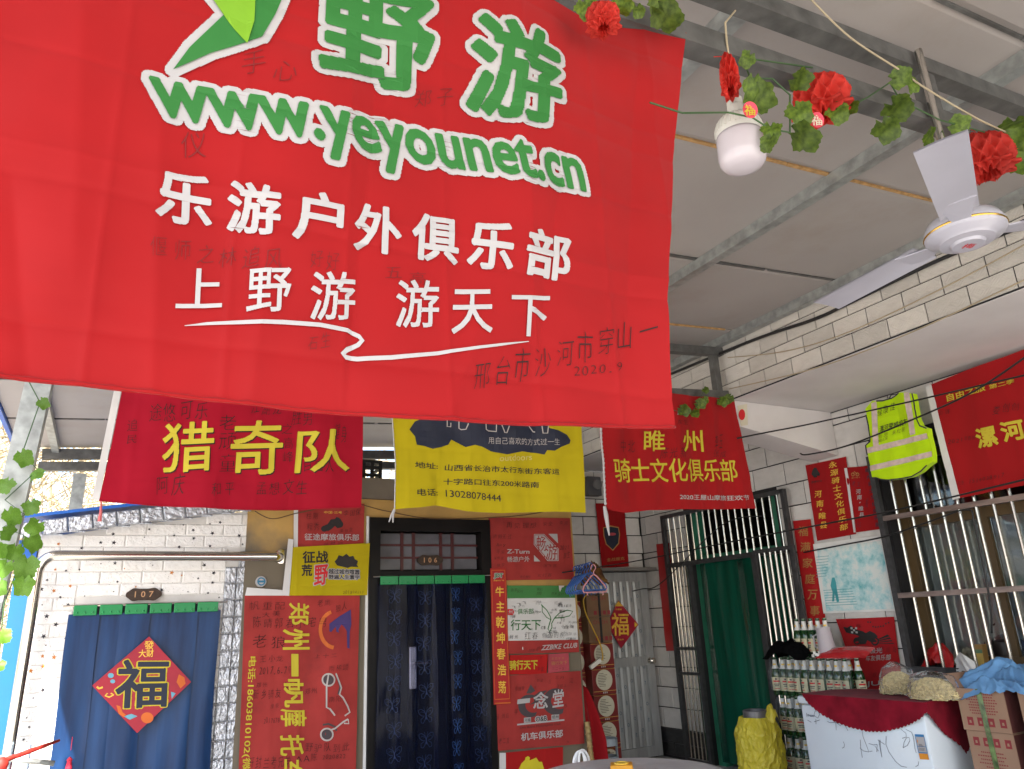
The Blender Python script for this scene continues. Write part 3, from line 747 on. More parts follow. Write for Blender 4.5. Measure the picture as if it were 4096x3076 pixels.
# printed stars
def star_mesh(mat):
    vs = [(0, 0, 0)]+[((1 if i % 2 == 0 else .42)*math.sin(math.pi*i/5), 0, (1 if i % 2 == 0 else .42)*math.cos(math.pi*i/5)) for i in range(10)]
    me = bpy.data.meshes.new('star'); me.from_pydata(vs, [], [(0, 1+(i+1) % 10, 1+i) for i in range(10)]); me.materials.append(mat); me.update(); return me
sb, so_ = star_mesh(star_black), star_mesh(star_orange)
rs = random.Random(5); placed = []
for i in range(400):
    x = rs.uniform(SX0+.02, .84); z = rs.uniform(.65, 2.1)
    if z > ztop(x)-.03 or (dL-.01 < x < dR+.01 and z < dT+.05) or (x > .70 and z < 1.89): continue
    if any((x-a)**2+(z-b)**2 < .055**2 for a, b in placed): continue
    placed.append((x, z)); s = rs.choice([.006, .008, .010, .013, .016])
    inst(so_ if rs.random() < .25 else sb, 'star', shed, (x, 5.6165, z), (s, 1, s), (0, rs.uniform(0, 6), 0))
    if len(placed) > 95: break
dots = MB()
for i in range(420):
    a, b = rs.choice(placed); x = a+rs.gauss(0, .05); z = b+rs.gauss(0, .025)
    if z > ztop(x)-.03 or x < SX0+.01 or x > .83 or (dL-.01 < x < dR+.01 and z < dT+.04) or (x > .70 and z < 1.89): continue
    s = rs.uniform(.0012, .0022); dots.add([(x-s, 5.6165, z), (x, 5.6165, z-s), (x+s, 5.6165, z), (x, 5.6165, z+s)], [(0,1,2,3)])
tag(dots.build('printed_dots', star_black, shed), kind='stuff')
q = Plane(1, 5.612).ab((576, 2378)); number_plate(q.x, q.y, 5.612, '1 0 7', shed)

pvc107 = mk('blue_pvc', (.006,.028,.10), rough=.34, var=.3, scale=6, stretch=(2,1,.25), coat=.0, spec=.3, bump=.3, bscale=14, col2=(.012,.05,.15))
cw_ = (dR-dL+.02)/6
strip_curtain('strip_curtain', 'blue plastic strip curtain with green clips under the number 107', dL-.01, dR+.01, 1.525, .45, 5.575, pvc107,
              [(dL-.005+cw_*i+.004, dL-.005+cw_*(i+1)-.010) for i in range(6)])
pvc106 = clear_film('smoky_blue_pvc', (.52,.55,.70), gloss=.16, rough=.06, bump=.22, bscale=5, stretch=(3,1,.3), body=.04, bodycol=(.03,.06,.22))
xa, xb = 1.795, 2.66
cw_ = (xb-xa)/6
c106 = strip_curtain('strip_curtain', 'clear bluish strip curtain with butterfly print in front of black door', xa, xb, 1.675, .05, 5.54, pvc106, wav=.008, clips=[(xa+cw_*i+.003, xa+cw_*(i+1)-.003) for i in range(6)])
bl = mk('butterfly_ink', (.006,.022,.085), rough=.3); bl2 = mk('butterfly_ink_bright', (.015,.07,.24), rough=.3)
bf = []
def bfly(bl):
    P = Print(Plane(1, 0.0))
    for s in (-1, 1):
        P.line([(s*x, z) for x, z in ((.002,.01),(.012,.03),(.03,.042),(.046,.038),(.044,.018),(.028,.004),(.01,.0),(.02,-.008),(.034,-.014),(.034,-.034),(.02,-.038),(.008,-.02),(.002,-.006))], .0028, px=False)
        P.line([(s*.012,.018),(s*.026,.028),(s*.034,.02)], .002, px=False); P.line([(s*.002,.012),(s*.012,.05)], .0016, px=False)
    P.line([(0,.015),(0,-.02)], .006, px=False)
    mb = MB(); mb.v = [P.pl.xyz(a, b) for a, b in P.V]; mb.f = P.F
    me = bpy.data.meshes.new('butterfly_print'); me.from_pydata(mb.v, [], mb.f); me.materials.append(bl); me.update(); return me
bme, bme2 = bfly(bl), bfly(bl2)
for cx_, ys in ((1.90, 0), (2.14, 1), (2.395, 0), (2.58, 1)):
    z = .30+.08*ys
    while z < 1.55:
        inst(bme2 if cx_ == 2.395 else bme, 'butterfly_print', c106, (cx_+random.uniform(-.014, .014), 5.520, z), (.75 if cx_ == 2.395 else 1.2, 1, 1.2), (0, random.uniform(-.08, .08), 0)); z += random.uniform(.145, .165)

# ---------------------------------------------------------------- stove pipe along the shed
PY = Plane(1, 5.47)
e0 = at(1105, 2226, 1, 5.47); e1 = at(225, 2222, 1, 5.47); e2 = at(150, 2290, 1, 5.47); e3 = at(40, 2980, 1, 5.47)
pts = [Vector((e0.x+.035, 5.60, e0.z)), Vector((e0.x+.03, 5.52, e0.z)), Vector((e0.x, 5.475, e0.z)), e1]
for i in range(1, 6):
    t = i/6*math.pi/2; pts.append(Vector((e1.x+(e2.x-e1.x)*math.sin(t), 5.47, e2.z+(e1.z-e2.z)*math.cos(t))))
pts += [e2, e3, Vector((e3.x-.03, 5.47, .0))]
sp = MB().tube(pts, .032, 14).build('stove_pipe', steel, None, smooth=True, label='bent stainless stove pipe running along the white star-printed shed', cat='pipe')
c = at(1105, 2226, 1, 5.59); MB().lathe((c.x+.035, 5.598, c.z), [(.033,0),(.052,.001),(.05,.012),(.033,.014)], 18, axis=(0,-1,0)).build('wall_flange', steel, sp, smooth=True)

# ---------------------------------------------------------------- cloths and flags
def fab(name, col, transl=.18, var=.06, rough=.75, dirt=0.0, sheen=.1): return mk(name, col, rough=rough, var=var, scale=3, bump=.08, bscale=400, transl=transl, sheen=sheen, dirt=dirt, dirtcol=(.10,.03,.03), bdist=.001, spec=.12)
red_big = fab('red_satin', (.325,.009,.0105), transl=.16, rough=.5, var=.10)
red_flag = fab('red_flag_cloth', (.34,.006,.020), transl=.22)
red_wall = fab('faded_red_cloth', (.33,.038,.034), transl=0, dirt=.45, var=.2)
red_deep = fab('deep_red_cloth', (.31,.008,.010), transl=.05)
yel_flag = fab('yellow_flag_cloth', (.50,.40,.010), transl=.2)
white_cl = fab('white_cloth', (.66,.65,.64), transl=.1)
green_cl = fab('green_cloth', (.06,.20,.06), transl=0)
pink_cl = fab('pink_faded_cloth', (.42,.07,.09), transl=0, var=.25)
ink_white = mk('ink_white', (.40,.385,.385), rough=.7, var=.04); ink_green = mk('ink_green', (.02,.15,.024), rough=.7, var=.05); ink_leaf = mk('ink_leaf_green', (.16,.34,.012), rough=.7)
ink_black = mk('ink_black', (.02,.016,.016), rough=.7); ink_pen = mk('ink_pen', (.028,.006,.006), rough=.8); ink_penf = mk('ink_pen_faint', (.16,.008,.008), rough=.8); ink_yel = mk('ink_yellow', (.50,.41,.025), rough=.7, var=.06); ink_gold = mk('ink_gold', (.72,.44,.05), rough=.5, var=.2, scale=40)
ink_greyw = mk('ink_pale_grey', (.42,.38,.36), rough=.7); ink_purple = mk('ink_purple', (.05,.03,.14), rough=.7); ink_orange = mk('ink_orange', (.55,.12,.02), rough=.7); ink_red = mk('ink_red', (.55,.015,.02), rough=.7); ink_dkgrey = mk('ink_dark_grey', (.06,.045,.05), rough=.7); ink_navy = mk('ink_navy', (.012,.016,.035), rough=.6); ink_cyan = mk('ink_cyan', (.25,.55,.58), rough=.7); ink_cream = mk('ink_cream', (.6,.55,.42), rough=.7); ink_dirty = mk('ink_dirty_gold', (.40,.20,.06), rough=.7)

def hem(pl, pts, disp, mat, parent, w=.010):
    P = [pl.ab(p) if not isinstance(p, Vector) else p for p in pts]; mb = MB(); vs = []
    for i in range(80):
        p = lerp_curve(P, i/79); vs.append(pl.xyz(p.x, p.y+.004, disp(p.x, p.y)+.0015))
    mb.tube(vs, [w*.32*(1+.35*math.sin(i*2.2)) for i in range(80)], 6).build('hem', mat, parent, smooth='all')

# ---- the big red banner hung from the near truss
K0 = Plane(1, 1.18)
d0r = ripple(.0065, 3, .8)
CREASE = []
for p_, q_, h, w_ in (((1520,250),(1375,1660),-0.0170,.06), ((1080,950),(1000,1620),0.0102,.05), ((640,600),(610,1560),0.0102,.045), ((60,900),(110,1540),-0.0102,.05), ((2240,700),(2120,1690),-0.0102,.06), ((1900,1350),(1790,1680),0.0085,.05), ((2560,250),(2520,1300),-0.0136,.07), ((1700,0),(1490,640),0.0119,.05), ((330,100),(300,900),0.0085,.07), ((2330,120),(2050,420),-0.0119,.05)):
    P_, Q_ = K0.ab(p_), K0.ab(q_); sl0 = (Q_.x-P_.x)/(Q_.y-P_.y); CREASE.append((P_.x, P_.y, sl0, h, w_, min(P_.y, Q_.y)-.12, max(P_.y, Q_.y)+.12))
def d0(a, b):
    t = max(0, min(1, (2.75-b)/1.1)); 
    pocket = .02*math.exp(-((a-1.05)/.10)**2-((b-2.60)/.10)**2)
    return d0r(a, b)*(.6+.6*t)+.007*t*math.sin(a*4.4-1.435)+.006*(.5-a)+.010*(.3+t)*math.sin(a*13+1.5*b+1)*math.sin(a*3+.5)+.018*math.sin((a+.42*b)*8)*(1-t)**2+pocket+sum(h*math.exp(-math.sqrt(((a-x0)-(b-z0)*sl_)**2+.000012)/w_)*min(1, max(0, (b-lo_)/.1), max(0, (hi_-b)/.1)) for x0, z0, sl_, h, w_, lo_, hi_ in CREASE)+.0035*math.exp(-abs(b-2.02)/.02)-.003*math.exp(-abs(b-2.36)/.02)
ban = thing('hanging_banner', (.45, 1.18, 1.68), 'huge red banner with white and green lettering hung nearest', 'banner')
ctop = lambda x: zroof(x)-.345
pa = K0.ab
TR_ = pa((2745, 130)); BR_ = pa((2703, 1715))
top = [Vector((-.36, ctop(-.36))), Vector((.1, ctop(.1)-.012)), Vector((.55, ctop(.55)-.005)), Vector((.95, ctop(.95)-.02)), TR_]
bot = [Vector((-.33, pa((0, 1513)).y-.004))]+[pa(p) for p in ((0,1513),(400,1553),(800,1600),(1200,1645),(1600,1678),(2000,1700),(2400,1712))]+[BR_]
rgt = [TR_]+[pa(p) for p in ((2722,500),(2690,900),(2668,1180),(2680,1450))]+[BR_]
cloth(K0, top, rgt, bot, [top[0], bot[0]], 320, 220, d0, ab=True).build('cloth', red_big, ban, smooth='all')
hem(K0, bot, d0, red_big, ban); 
cs = crop(0, 0, 1400/2212)
g = Print(K0, d0, .03); 
xh = (0.0, glyphs('x')[0][:,1].max())
g.text('www.yeyounet.cn', (615, 449), (2345, 764), (596, 307), .034, base=xh)
g.text('野', (1268, 296), (1735, 400), (1290, -110), .034)
g.text('游', (1852, 448), (2235, 532), (1885, 62), .034)
g.poly([cs(*p) for p in ((1095,430),(1200,290),(1420,85),(1340,-10),(1320,-120),(1830,-120),(1740,90),(1655,235),(1565,270),(1330,330))])
o_ = g.dilate(.0125, .0016); o_.build('lettering_outline', ink_white, ban, .003)
g.build('lettering', ink_green, ban, .0055)
g = Print(K0, d0, .03); g.poly([cs(*p) for p in ((1330,-110),(1345,0),(1480,190),(1560,285),(1605,140),(1612,0),(1600,-110))]); g.build('leaf_emblem', ink_leaf, ban, .0075)
g = Print(K0, d0, .03); yb_ = lambda x: 872+256*(x-612)/1658
for c, x0, x1, h_ in (('乐', 620, 850, 205), ('游', 905, 1118, 200), ('户', 1165, 1370, 198), ('外', 1415, 1605, 196), ('俱', 1645, 1835, 194), ('乐', 1868, 2048, 190), ('部', 2092, 2280, 188)): g.text(c, (x0, yb_(x0)), (x1, yb_(x1)), (x0+10, yb_(x0)-h_), .034)

for c, x0, y0, x1, y1 in (('上', 703, 1062, 890, 1226), ('野', 985, 1072, 1160, 1250), ('游', 1236, 1088, 1420, 1284), ('游', 1576, 1120, 1752, 1316), ('天', 1800, 1158, 1962, 1340), ('下', 2035, 1182, 2195, 1348)):
    g.ch(c, x0, y0, x1, y1, skew=-4, bold=.018, lean=10)
g.line([(740,1296),(830,1287),(980,1286),(1130,1290),(1280,1302),(1390,1322),(1435,1345),(1448,1362),(1432,1380),(1390,1398),(1372,1414),(1385,1428),(1430,1435),(1560,1434),(1750,1417),(2000,1382),(2115,1366)], [3,14,20,22,22,22,22,22,22,24,24,22,22,22,20,14,4])
g.build('slogan', ink_white, ban, .0035)
g = Print(K0, d0, .03); g.hand('邢台市沙河市穿山一', 1880, 1450, 2640, 1575, skew=-190, bold=-.022); g.hand('2020.9', 2290, 1465, 2500, 1505, skew=-20, bold=-.022); g.build('handwriting', ink_pen, ban, .0025)
g = Print(K0, d0, .03); g.hand('好好', 1235, 1010, 1370, 1080); g.hand('偃师之林追风', 600, 940, 1140, 1020, skew=60); g.hand('手心', 960, 215, 1210, 310, skew=30); g.hand('郑子', 1660, 350, 1830, 430); g.hand('五高', 1540, 1060, 1720, 1120, skew=20); g.hand('石生', 1230, 1340, 1330, 1400); g.hand('仪', 720, 510, 850, 620); g.build('faded_handwriting', ink_penf, ban, .0022)

# ---- three flags on the far truss
K1 = Plane(1, 3.88)
def zc1(x): return zroof(x)-.475
def flag(name, label, pl, top, rgt, bot, lft, mat, seed, amp, cat='flag', nu=110, nv=70, group=None, extra=None):
    d0_ = ripple(amp, seed, 1.2); d = (lambda a, b: d0_(a, b)+extra(a, b)) if extra else d0_; P = [pl.ab(p) for p in bot]
    t = thing(name, pl.xyz(P[len(P)//2].x, min(p.y for p in P)), label, cat, group)
    cloth(pl, top, rgt, bot, lft, nu, nv, d).build('cloth', mat, t, smooth='all')
    return t, d
def band(pl, quad, d, mat, parent, name='sleeve', eps=.003, n=24):
    A = [pl.ab(p) for p in quad]                     # TL TR BR BL
    MB().grid(lambda u, v: (lambda p: pl.xyz(p.x, p.y, d(p.x, p.y)+eps))(A[0].lerp(A[1], u).lerp(A[3].lerp(A[2], u), v)), 3, n).build(name, mat, parent, smooth='all')

t, d = flag('hanging_flag', 'crimson flag with three yellow characters hanging at far left', K1, [(520,1385),(1000,1390),(1466,1400)], [(1466,1400),(1455,1640),(1450,1850),(1445,2030)], [(395,2005),(600,2022),(900,2037),(1100,2041),(1300,2036),(1445,2030)], [(520,1385),(490,1548),(445,1780),(395,2005)], red_flag, 21, .010)
band(K1, [(488,1400),(520,1385),(396,2005),(368,1998)], d, mk('grey_white_tape', (.62,.60,.58), rough=.7), t)
hem(K1, [(395,2005),(600,2022),(900,2037),(1100,2041),(1300,2036),(1445,2030)], d, red_flag, t, .006)
g = Print(K1, d, .03); g.ch('猎', 640, 1690, 850, 1895, -10, .014, 14); g.ch('奇', 914, 1685, 1127, 1905, -10, .014, 14); g.ch('队', 1177, 1720, 1396, 1893, -8, .014, 14)
sh = Print(K1, d, .03); sh.V = [(a+.005, b-.006) for a, b in g.V]; sh.F = g.F; sh.build('lettering_shadow', ink_pen, t, .003)
g.build('lettering', ink_yel, t, .005)
g = Print(K1, d, .03)
for s, x0, y0, x1, y1 in (('途悠可乐', 590, 1610, 840, 1685), ('追民', 505, 1680, 560, 1780), ('阿庆', 620, 1905, 745, 1985), ('和平', 845, 1930, 945, 1985), ('孟想文生', 1020, 1925, 1240, 1980), ('自由人', 1210, 1835, 1340, 1895), ('江湖龙', 1000, 1600, 1130, 1660), ('老顽童', 870, 1660, 960, 1900), ('健身', 1330, 1700, 1390, 1770), ('之高峰', 1125, 1690, 1180, 1860), ('胜男', 1160, 1640, 1260, 1700)):
    g.hand(s, x0, y0, x1, y1) if x1-x0 > (y1-y0)*.8 else [g.hand(c, x0, y0+(y1-y0)*i/len(s), x1, y0+(y1-y0)*(i+.85)/len(s)) for i, c in enumerate(s)]
g.build('handwriting', ink_pen, t, .003)
g = Print(K1, d, .03); wv = [(585,1572),(620,1568),(650,1575),(690,1580),(730,1574),(780,1582),(835,1596)]; g.line(wv, [4,13,14,12,16,15,5]); g.build('wave_emblem', ink_white, t, .003)
g = Print(K1, d, .03); g.line(wv, [1,6,7,5,9,8,1]); g.build('wave_emblem_green', ink_green, t, .005)
MB().tube([K1.xyz(*K1.ab((405,2005))), K1.xyz(*K1.ab((403,2050))), K1.xyz(*K1.ab((398,2085)))], [.004,.007,.010], 6).build('tassel', mk('faded_pink', (.5,.12,.12), rough=.8), t)

c8 = crop(1400, 1680, 1100/2212)
ybot = [(1575,2038),(1690,2029),(1755,2018),(1790,2028),(1870,2046),(2000,2053),(2150,2047),(2250,2047),(2340,2052)]
t, d = flag('hanging_flag', 'bright yellow flag with black blot and address lines in the middle', K1, [(1560,1480),(1900,1490),(2318,1500)], [(2318,1500),(2325,1720),(2335,1900),(2340,2052)], ybot, [(1560,1480),(1568,1680),(1578,1850),(1575,2038)], yel_flag, 34, .009, extra=lambda a, b: (lambda q: -.022*math.exp(-abs(a-q)/.022)*min(1, max(0, (2.20-b)/.25))*(1+.35*math.sin(b*75)))(K1.ab((1755, 1950)).x))
hem(K1, [(1562,1480),(1570,1680),(1580,1850),(1577,2038)], d, ink_white, t, .010)
g = Print(K1, d, .03); g.poly([c8(*p) for p in ((525,10),(480,75),(525,130),(538,198),(600,208),(670,230),(740,215),(795,195),(820,155),(870,182),(930,218),(1000,203),(1060,220),(1130,255),(1260,278),(1390,252),(1500,265),(1560,280),(1580,245),(1640,250),(1690,220),(1765,190),(1772,165),(1740,120),(1670,88),(1600,70),(1500,-40),(1200,-120),(900,-120),(700,-60))]); g.build('ink_blot', ink_navy, t, .003)
g = Print(K1, d, .03); g.text('用自己喜欢的方式过一生', c8(1105,195), c8(1678,207), c8(1105,140), -.008)
for ln in ([(785,-20),(785,50),(815,52),(815,20)], [(878,10),(880,65),(895,76),(930,76),(948,30)], [(1085,20),(1087,80),(1105,92),(1170,96),(1172,40)], [(1215,40),(1240,105),(1255,106),(1275,50)], [(1440,50),(1475,95),(1490,96)], [(1540,50),(1548,108),(1580,110),(1588,50)]): g.line([c8(*p) for p in ln], 4)
g.build('white_lettering', ink_greyw, t, .005)
g = Print(K1, d, .03); g.text('outdoors', c8(1198,335), c8(1470,318), c8(1198,285), .0); g.build('pale_lettering', mk('ink_faint_yellow', (.62,.52,.16), rough=.7), t, .003)
g = Print(K1, d, .03); g.text('地址:', c8(520,386), c8(712,394), c8(520,335), .016); g.text('山西省长治市太行东街东客运', c8(770,404), c8(1678,443), c8(772,352), .012); g.text('十字路口往东200米路南', c8(760,516), c8(1522,546), c8(762,464), .012); g.text('电话:', c8(538,612), c8(720,606), c8(538,553), .016); g.text('13028078444', c8(778,614), c8(1212,660), c8(778,556), -.005); g.build('address_lettering', ink_black, t, .003)
mbk = MB()
for s in (0, 1): mbk.tube([K1.xyz(*K1.ab((1577+s*3,2036))), K1.xyz(*K1.ab((1566+s*6,2060))), K1.xyz(*K1.ab((1556+s*16,2088+s*2)))], [.005,.006,.003], 6)
mbk.build('tie', ink_white, t)

c3b = crop(2300, 1400, 900/2136)
t, d = flag('hanging_flag', 'dark red flag with large yellow characters near the tiled parapet', K1, [(2385,1545),(2640,1570),(2935,1597)], [(2935,1597),(2962,1750),(2998,1940),(3020,2035)], [(2415,2022),(2440,2044),(2500,2052),(2600,2040),(2750,2037),(3020,2035)], [(2385,1545),(2402,1740),(2410,1900),(2415,2022)], red_deep, 55, .011)
hem(K1, [(2387,1545),(2406,1740),(2413,1900),(2416,2025)], d, ink_white, t, .022)
g = Print(K1, d, .03); g.ch('睢', 2574, 1722, 2658, 1805, 0, .02, 0); g.ch('州', 2728, 1720, 2812, 1808, 0, .02, -3); g.text('骑士文化俱乐部', (2456, 1931), (2950, 1926), (2446, 1832), .014); g.build('lettering', ink_yel, t, .004)
g = Print(K1, d, .03); g.text('2020王屋山摩旅狂欢节', (2715, 1999), (2990, 2003), (2714, 1977), .006); g.text('jiaic 龙', c3b(955,622), c3b(1180,615), c3b(955,578), .01); g.build('white_lettering', ink_white, t, .004)
g = Print(K1, d, .03); g.hand('陈光新', 2640, 1790, 2745, 1835); g.hand('李玉', 2855, 1740, 2890, 1800); g.hand('中北', 2480, 1760, 2550, 1810); g.hand('东生', 2700, 1680, 2760, 1700); g.hand('张成', 2850, 1800, 2910, 1830); g.build('handwriting', ink_pen, t, .003)
mbk = MB(); mbk.tube([K1.xyz(*K1.ab((2418,2025))), K1.xyz(*K1.ab((2424,2060))), K1.xyz(*K1.ab((2430,2100))), K1.xyz(*K1.ab((2437,2142)))], [.010,.014,.011,.004], 7); mbk.build('tassel', ink_white, t)

# ---- flags pinned on the annex wall
A1 = Plane(1, 5.575)
c7 = crop(950, 2000, 550/849)
def wflag(label, corners, mat, seed, amp=.0035, cat='flag', name='wall_flag', pl=A1, nu=70, nv=70):
    P = [(p[0], p[1]) for p in corners]; t, d = flag(name, label, pl, [P[0], P[1]], [P[1], P[2]], [P[3], P[2]], [P[0], P[3]], mat, seed, amp, cat, nu, nv)
    dd = lambda a, b: d(a, b)
    return t, d
A2 = Plane(1, 5.560)
# red "zhengtu" flag
t, d = wflag('small red flag with black motorcycle emblem left of the black door', [c7(372,40), c7(785,22), c7(780,300), c7(370,296)], red_wall, 61)
band(A1, [c7(348,62), c7(374,55), c7(372,296), c7(346,290)], d, white_cl, t)
g = Print(A1, d); g.text('征途摩旅俱乐部', c7(412,249), c7(752,252), c7(412,206), .012); g.build('lettering', ink_white, t, .003)
g = Print(A1, d); g.poly([c7(*p) for p in ((515,185),(530,160),(555,150),(575,120),(600,118),(610,105),(625,110),(640,125),(648,150),(640,170),(615,175),(600,160),(580,180),(560,192),(540,190))]); g.ell(*c7(535,178), 13, 12); g.ell(*c7(632,150), 13, 14); g.build('motorcycle_emblem', ink_black, t, .003)
g = Print(A1, d); g.text('中国·兰考', c7(535,84), c7(645,86), c7(535,68), .0); g.build('gold_lettering', ink_gold, t, .003)
g = Print(A1, d); g.hand('柱刚', *c7(418,80), *c7(500,120)); g.hand('李国保', *c7(650,60), *c7(765,100)); g.hand('程秀', *c7(425,140), *c7(515,190)); g.hand('蓝世顺', *c7(525,262), *c7(655,290)); g.hand('秦世龙', *c7(630,175), *c7(715,200)); g.build('handwriting', ink_pen, t, .004)
# yellow "zhengzhan" flag
t, d = wflag('small yellow flag with black and red characters left of the black door', [c7(338,292), c7(817,266), c7(800,588), c7(312,590)], yel_flag, 62, pl=A2)
band(A2, [c7(312,240), c7(344,245), c7(318,592), c7(274,588)], d, white_cl, t)
g = Print(A2, d); g.text('征战', c7(400,392), c7(560,388), c7(400,316), .035); g.text('荒', c7(394,470), c7(460,470), c7(394,398), .035)
e = Print(A2, d); e.text('越过城市喧嚣', c7(562,456), c7(752,462), c7(562,424), .03); e.text('野遍人生寰宇', c7(562,488), c7(752,492), c7(562,460), .03)
g.poly([c7(*p) for p in ((600,380),(615,362),(625,340),(650,348),(672,332),(690,350),(715,345),(722,365),(742,378),(735,400),(745,415),(700,412),(680,420),(640,410),(615,404))])
g.build('lettering', ink_black, t, .003); e.dilate(.0045, .0011).build('lettering_outline', ink_white, t, .003); e.build('small_lettering', ink_black, t, .005)
e = Print(A2, d); e.text('野', c7(470,532), c7(556,520), c7(474,406), .03); e.dilate(.006, .0011).build('red_lettering_outline', ink_white, t, .003); e.build('red_lettering', ink_red, t, .005)
g = Print(A2, d); g.hand('2018年4月1日', *c7(650,560), *c7(780,580)); g.ell(*c7(650,385), 14, 12, w=3); g.build('handwriting', ink_pen, t, .003)
# big sideways red banner
t, d = wflag('tall red banner with sideways yellow characters and scooter drawing beside 107', [c7(45,588), c7(756,590), c7(728,1700), c7(5,1700)], red_wall, 63, .005, cat='banner', name='wall_banner', nu=50, nv=70)
band(A1, [c7(58,540), c7(330,560), c7(330,590), c7(46,590)], d, white_cl, t)
g = Print(A1, d)
for c, x0, y0, x1, y1 in (('郑', 318, 635, 442, 772), ('州', 280, 795, 445, 925), ('一', 332, 950, 376, 1090), ('帆', 285, 1105, 408, 1280), ('摩', 265, 1290, 428, 1398), ('托', 262, 1450, 412, 1580), ('车', 262, 1600, 400, 1760)):
    a, b = c7(x0, y0), c7(x1, y1); g.cw(c, a[0], a[1], b[0], b[1], .03)
a, b = c7(60, 965), c7(25, 1660); g.text('电话:18603810102(微', c7(62,965), c7(20,1672), c7(116,966), .016)
g.build('lettering', ink_yel, t, .004)
g = Print(A1, d); g.line([c7(600+88*math.cos(R(a)), 800+112*math.sin(R(a))) for a in range(95, 265, 10)], 14); g.build('orange_arc', ink_orange, t, .003)
g = Print(A1, d); g.poly([c7(*p) for p in ((566,765),(625,720),(698,676),(702,770),(692,812),(690,918),(676,912),(674,810),(655,780),(640,770),(622,800),(625,820),(608,812),(606,782),(590,800),(578,815),(566,812))]); g.build('purple_emblem', ink_purple, t, .004)
g = Print(A1, d); g.ell(*c7(560,1110), 24, 24, w=6); g.ell(*c7(550,1447), 24, 24, w=6); g.line([c7(*p) for p in ((560,1075),(548,1150),(548,1280),(570,1290),(600,1330))], 6); g.line([c7(*p) for p in ((605,1070),(625,1120),(640,1160),(628,1200),(650,1220),(680,1275),(692,1310),(660,1332))], 6); g.line([c7(*p) for p in ((570,1420),(600,1410),(650,1370),(680,1352))], 6); g.line([c7(*p) for p in ((680,1352),(685,1380),(655,1378))], 5); g.build('scooter_drawing', ink_greyw, t, .004)
g = Print(A1, d); g.ell(*c7(560,1110), 20, 20); g.ell(*c7(550,1447), 20, 20); g.line([c7(*p) for p in ((525,1388),(560,1382),(600,1400),(610,1425))], 7); g.line([c7(*p) for p in ((612,1090),(632,1150),(620,1200))], 6); g.build('scooter_wheels', ink_dkgrey, t, .003)
g = Print(A1, d)
for s, x0, y0, x1, y1 in (('帆重配', 70, 630, 310, 680), ('大美', 150, 690, 280, 725), ('陈晴郭君小宅男', 90, 730, 560, 795), ('老狼', 85, 840, 310, 925), ('王小龙', 135, 960, 290, 1005), ('2017.6.7号', 130, 1030, 330, 1080), ('新乡骑友', 95, 1170, 275, 1230), ('郑州', 110, 1125, 190, 1160), ('Lang', 290, 1115, 400, 1160), ('郑州', 415, 1160, 500, 1200), ('野驴队到此', 415, 1500, 700, 1560), ('2020822', 520, 1570, 670, 1600), ('AA陈', 360, 1575, 500, 1620), ('开封兰考兄弟', 60, 1590, 340, 1661), ('雨稀颂', 560, 1020, 690, 1060), ('老鹰', 490, 620, 580, 660), ('南阳', 560, 1210, 650, 1250), ('2017678', 160, 1345, 260, 1380), ('狼人', 600, 640, 680, 690), ('上十二', 470, 950, 620, 980), ('佳豪', 200, 1260, 260, 1290)):
    p, q = c7(x0, y0), c7(x1, y1); g.hand(s, p[0], p[1], q[0], q[1], skew=-3)
g.build('handwriting', ink_pen, t, .003)
# room badge
q = A1.ab(c7(147, 503)); b_ = MB().lathe((q.x, 5.592, q.y), [(.036,0),(.038,.002),(.036,.004),(.001,.005)], 24, axis=(0,-1,0)).build('round_badge', ink_white, None, label='small round white and blue sticker under the stove pipe end', cat='sticker')
g = Print(Plane(1, 5.586)); qq = c7(147, 503); g.ell(qq[0], qq[1], 14, 14, w=5); g.line([(qq[0]-12, qq[1]), (qq[0]+12, qq[1])], 8); g.build('badge_print', mk('badge_blue', (.02,.16,.28), rough=.5), b_, .001)

# ---- right of the door
c4 = crop(1400, 2000, 1000/2212); c5b = crop(1950, 2600, 450/1570)
t, d = wflag('red flag with octagonal white emblem right of the black door', [c4(1226,155), c4(1950,160), c4(1986,703), c4(1240,712)], red_wall, 71, .004)
g = Print(A1, d); g.text('Z-Turn', c4(1388,473), c4(1586,476), c4(1390,434), .03); g.text('畅游户外', c4(1392,550), c4(1588,546), c4(1392,500), .008)
g.poly([c4(*p) for p in ((1625,302),(1715,302),(1842,432),(1842,540),(1745,540),(1622,395))]); g.poly([c4(*p) for p in ((1752,300),(1832,300),(1838,385))]); g.poly([c4(*p) for p in ((1625,488),(1680,544),(1625,544))]); g.build('lettering', ink_white, t, .003)
g = Print(A1, d); g.text('畅', c4(1648,452), c4(1738,452), c4(1648,318), -.004); g.text('游', c4(1728,528), c4(1828,528), c4(1728,388), -.004); g.line([c4(*p) for p in ((1632,310),(1712,310),(1834,436),(1834,532),(1750,532),(1630,392))], 2.5, closed=True); g.build('emblem_lines', red_wall, t, .0045)
g = Print(A1, d)
for s, x0, y0, x1, y1 in (('再见理想', 1380, 200, 1660, 255), ('骄阳无过', 1265, 305, 1430, 345), ('安全', 1700, 195, 1800, 230), ('李周', 1850, 190, 1930, 220), ('Amy', 1290, 380, 1380, 410), ('平常', 1290, 440, 1370, 480), ('宋伟战', 1270, 500, 1360, 530), ('晓宇', 1300, 560, 1370, 590), ('张飞燕', 1700, 570, 1830, 600), ('2021', 1850, 400, 1940, 440), ('陈生', 1880, 460, 1950, 520), ('刘明', 1500, 670, 1600, 690), ('北行客', 1650, 650, 1790, 680)):
    p, q = c4(x0, y0), c4(x1, y1); g.hand(s, p[0], p[1], q[0], q[1])
g.build('handwriting', ink_pen, t, .004)
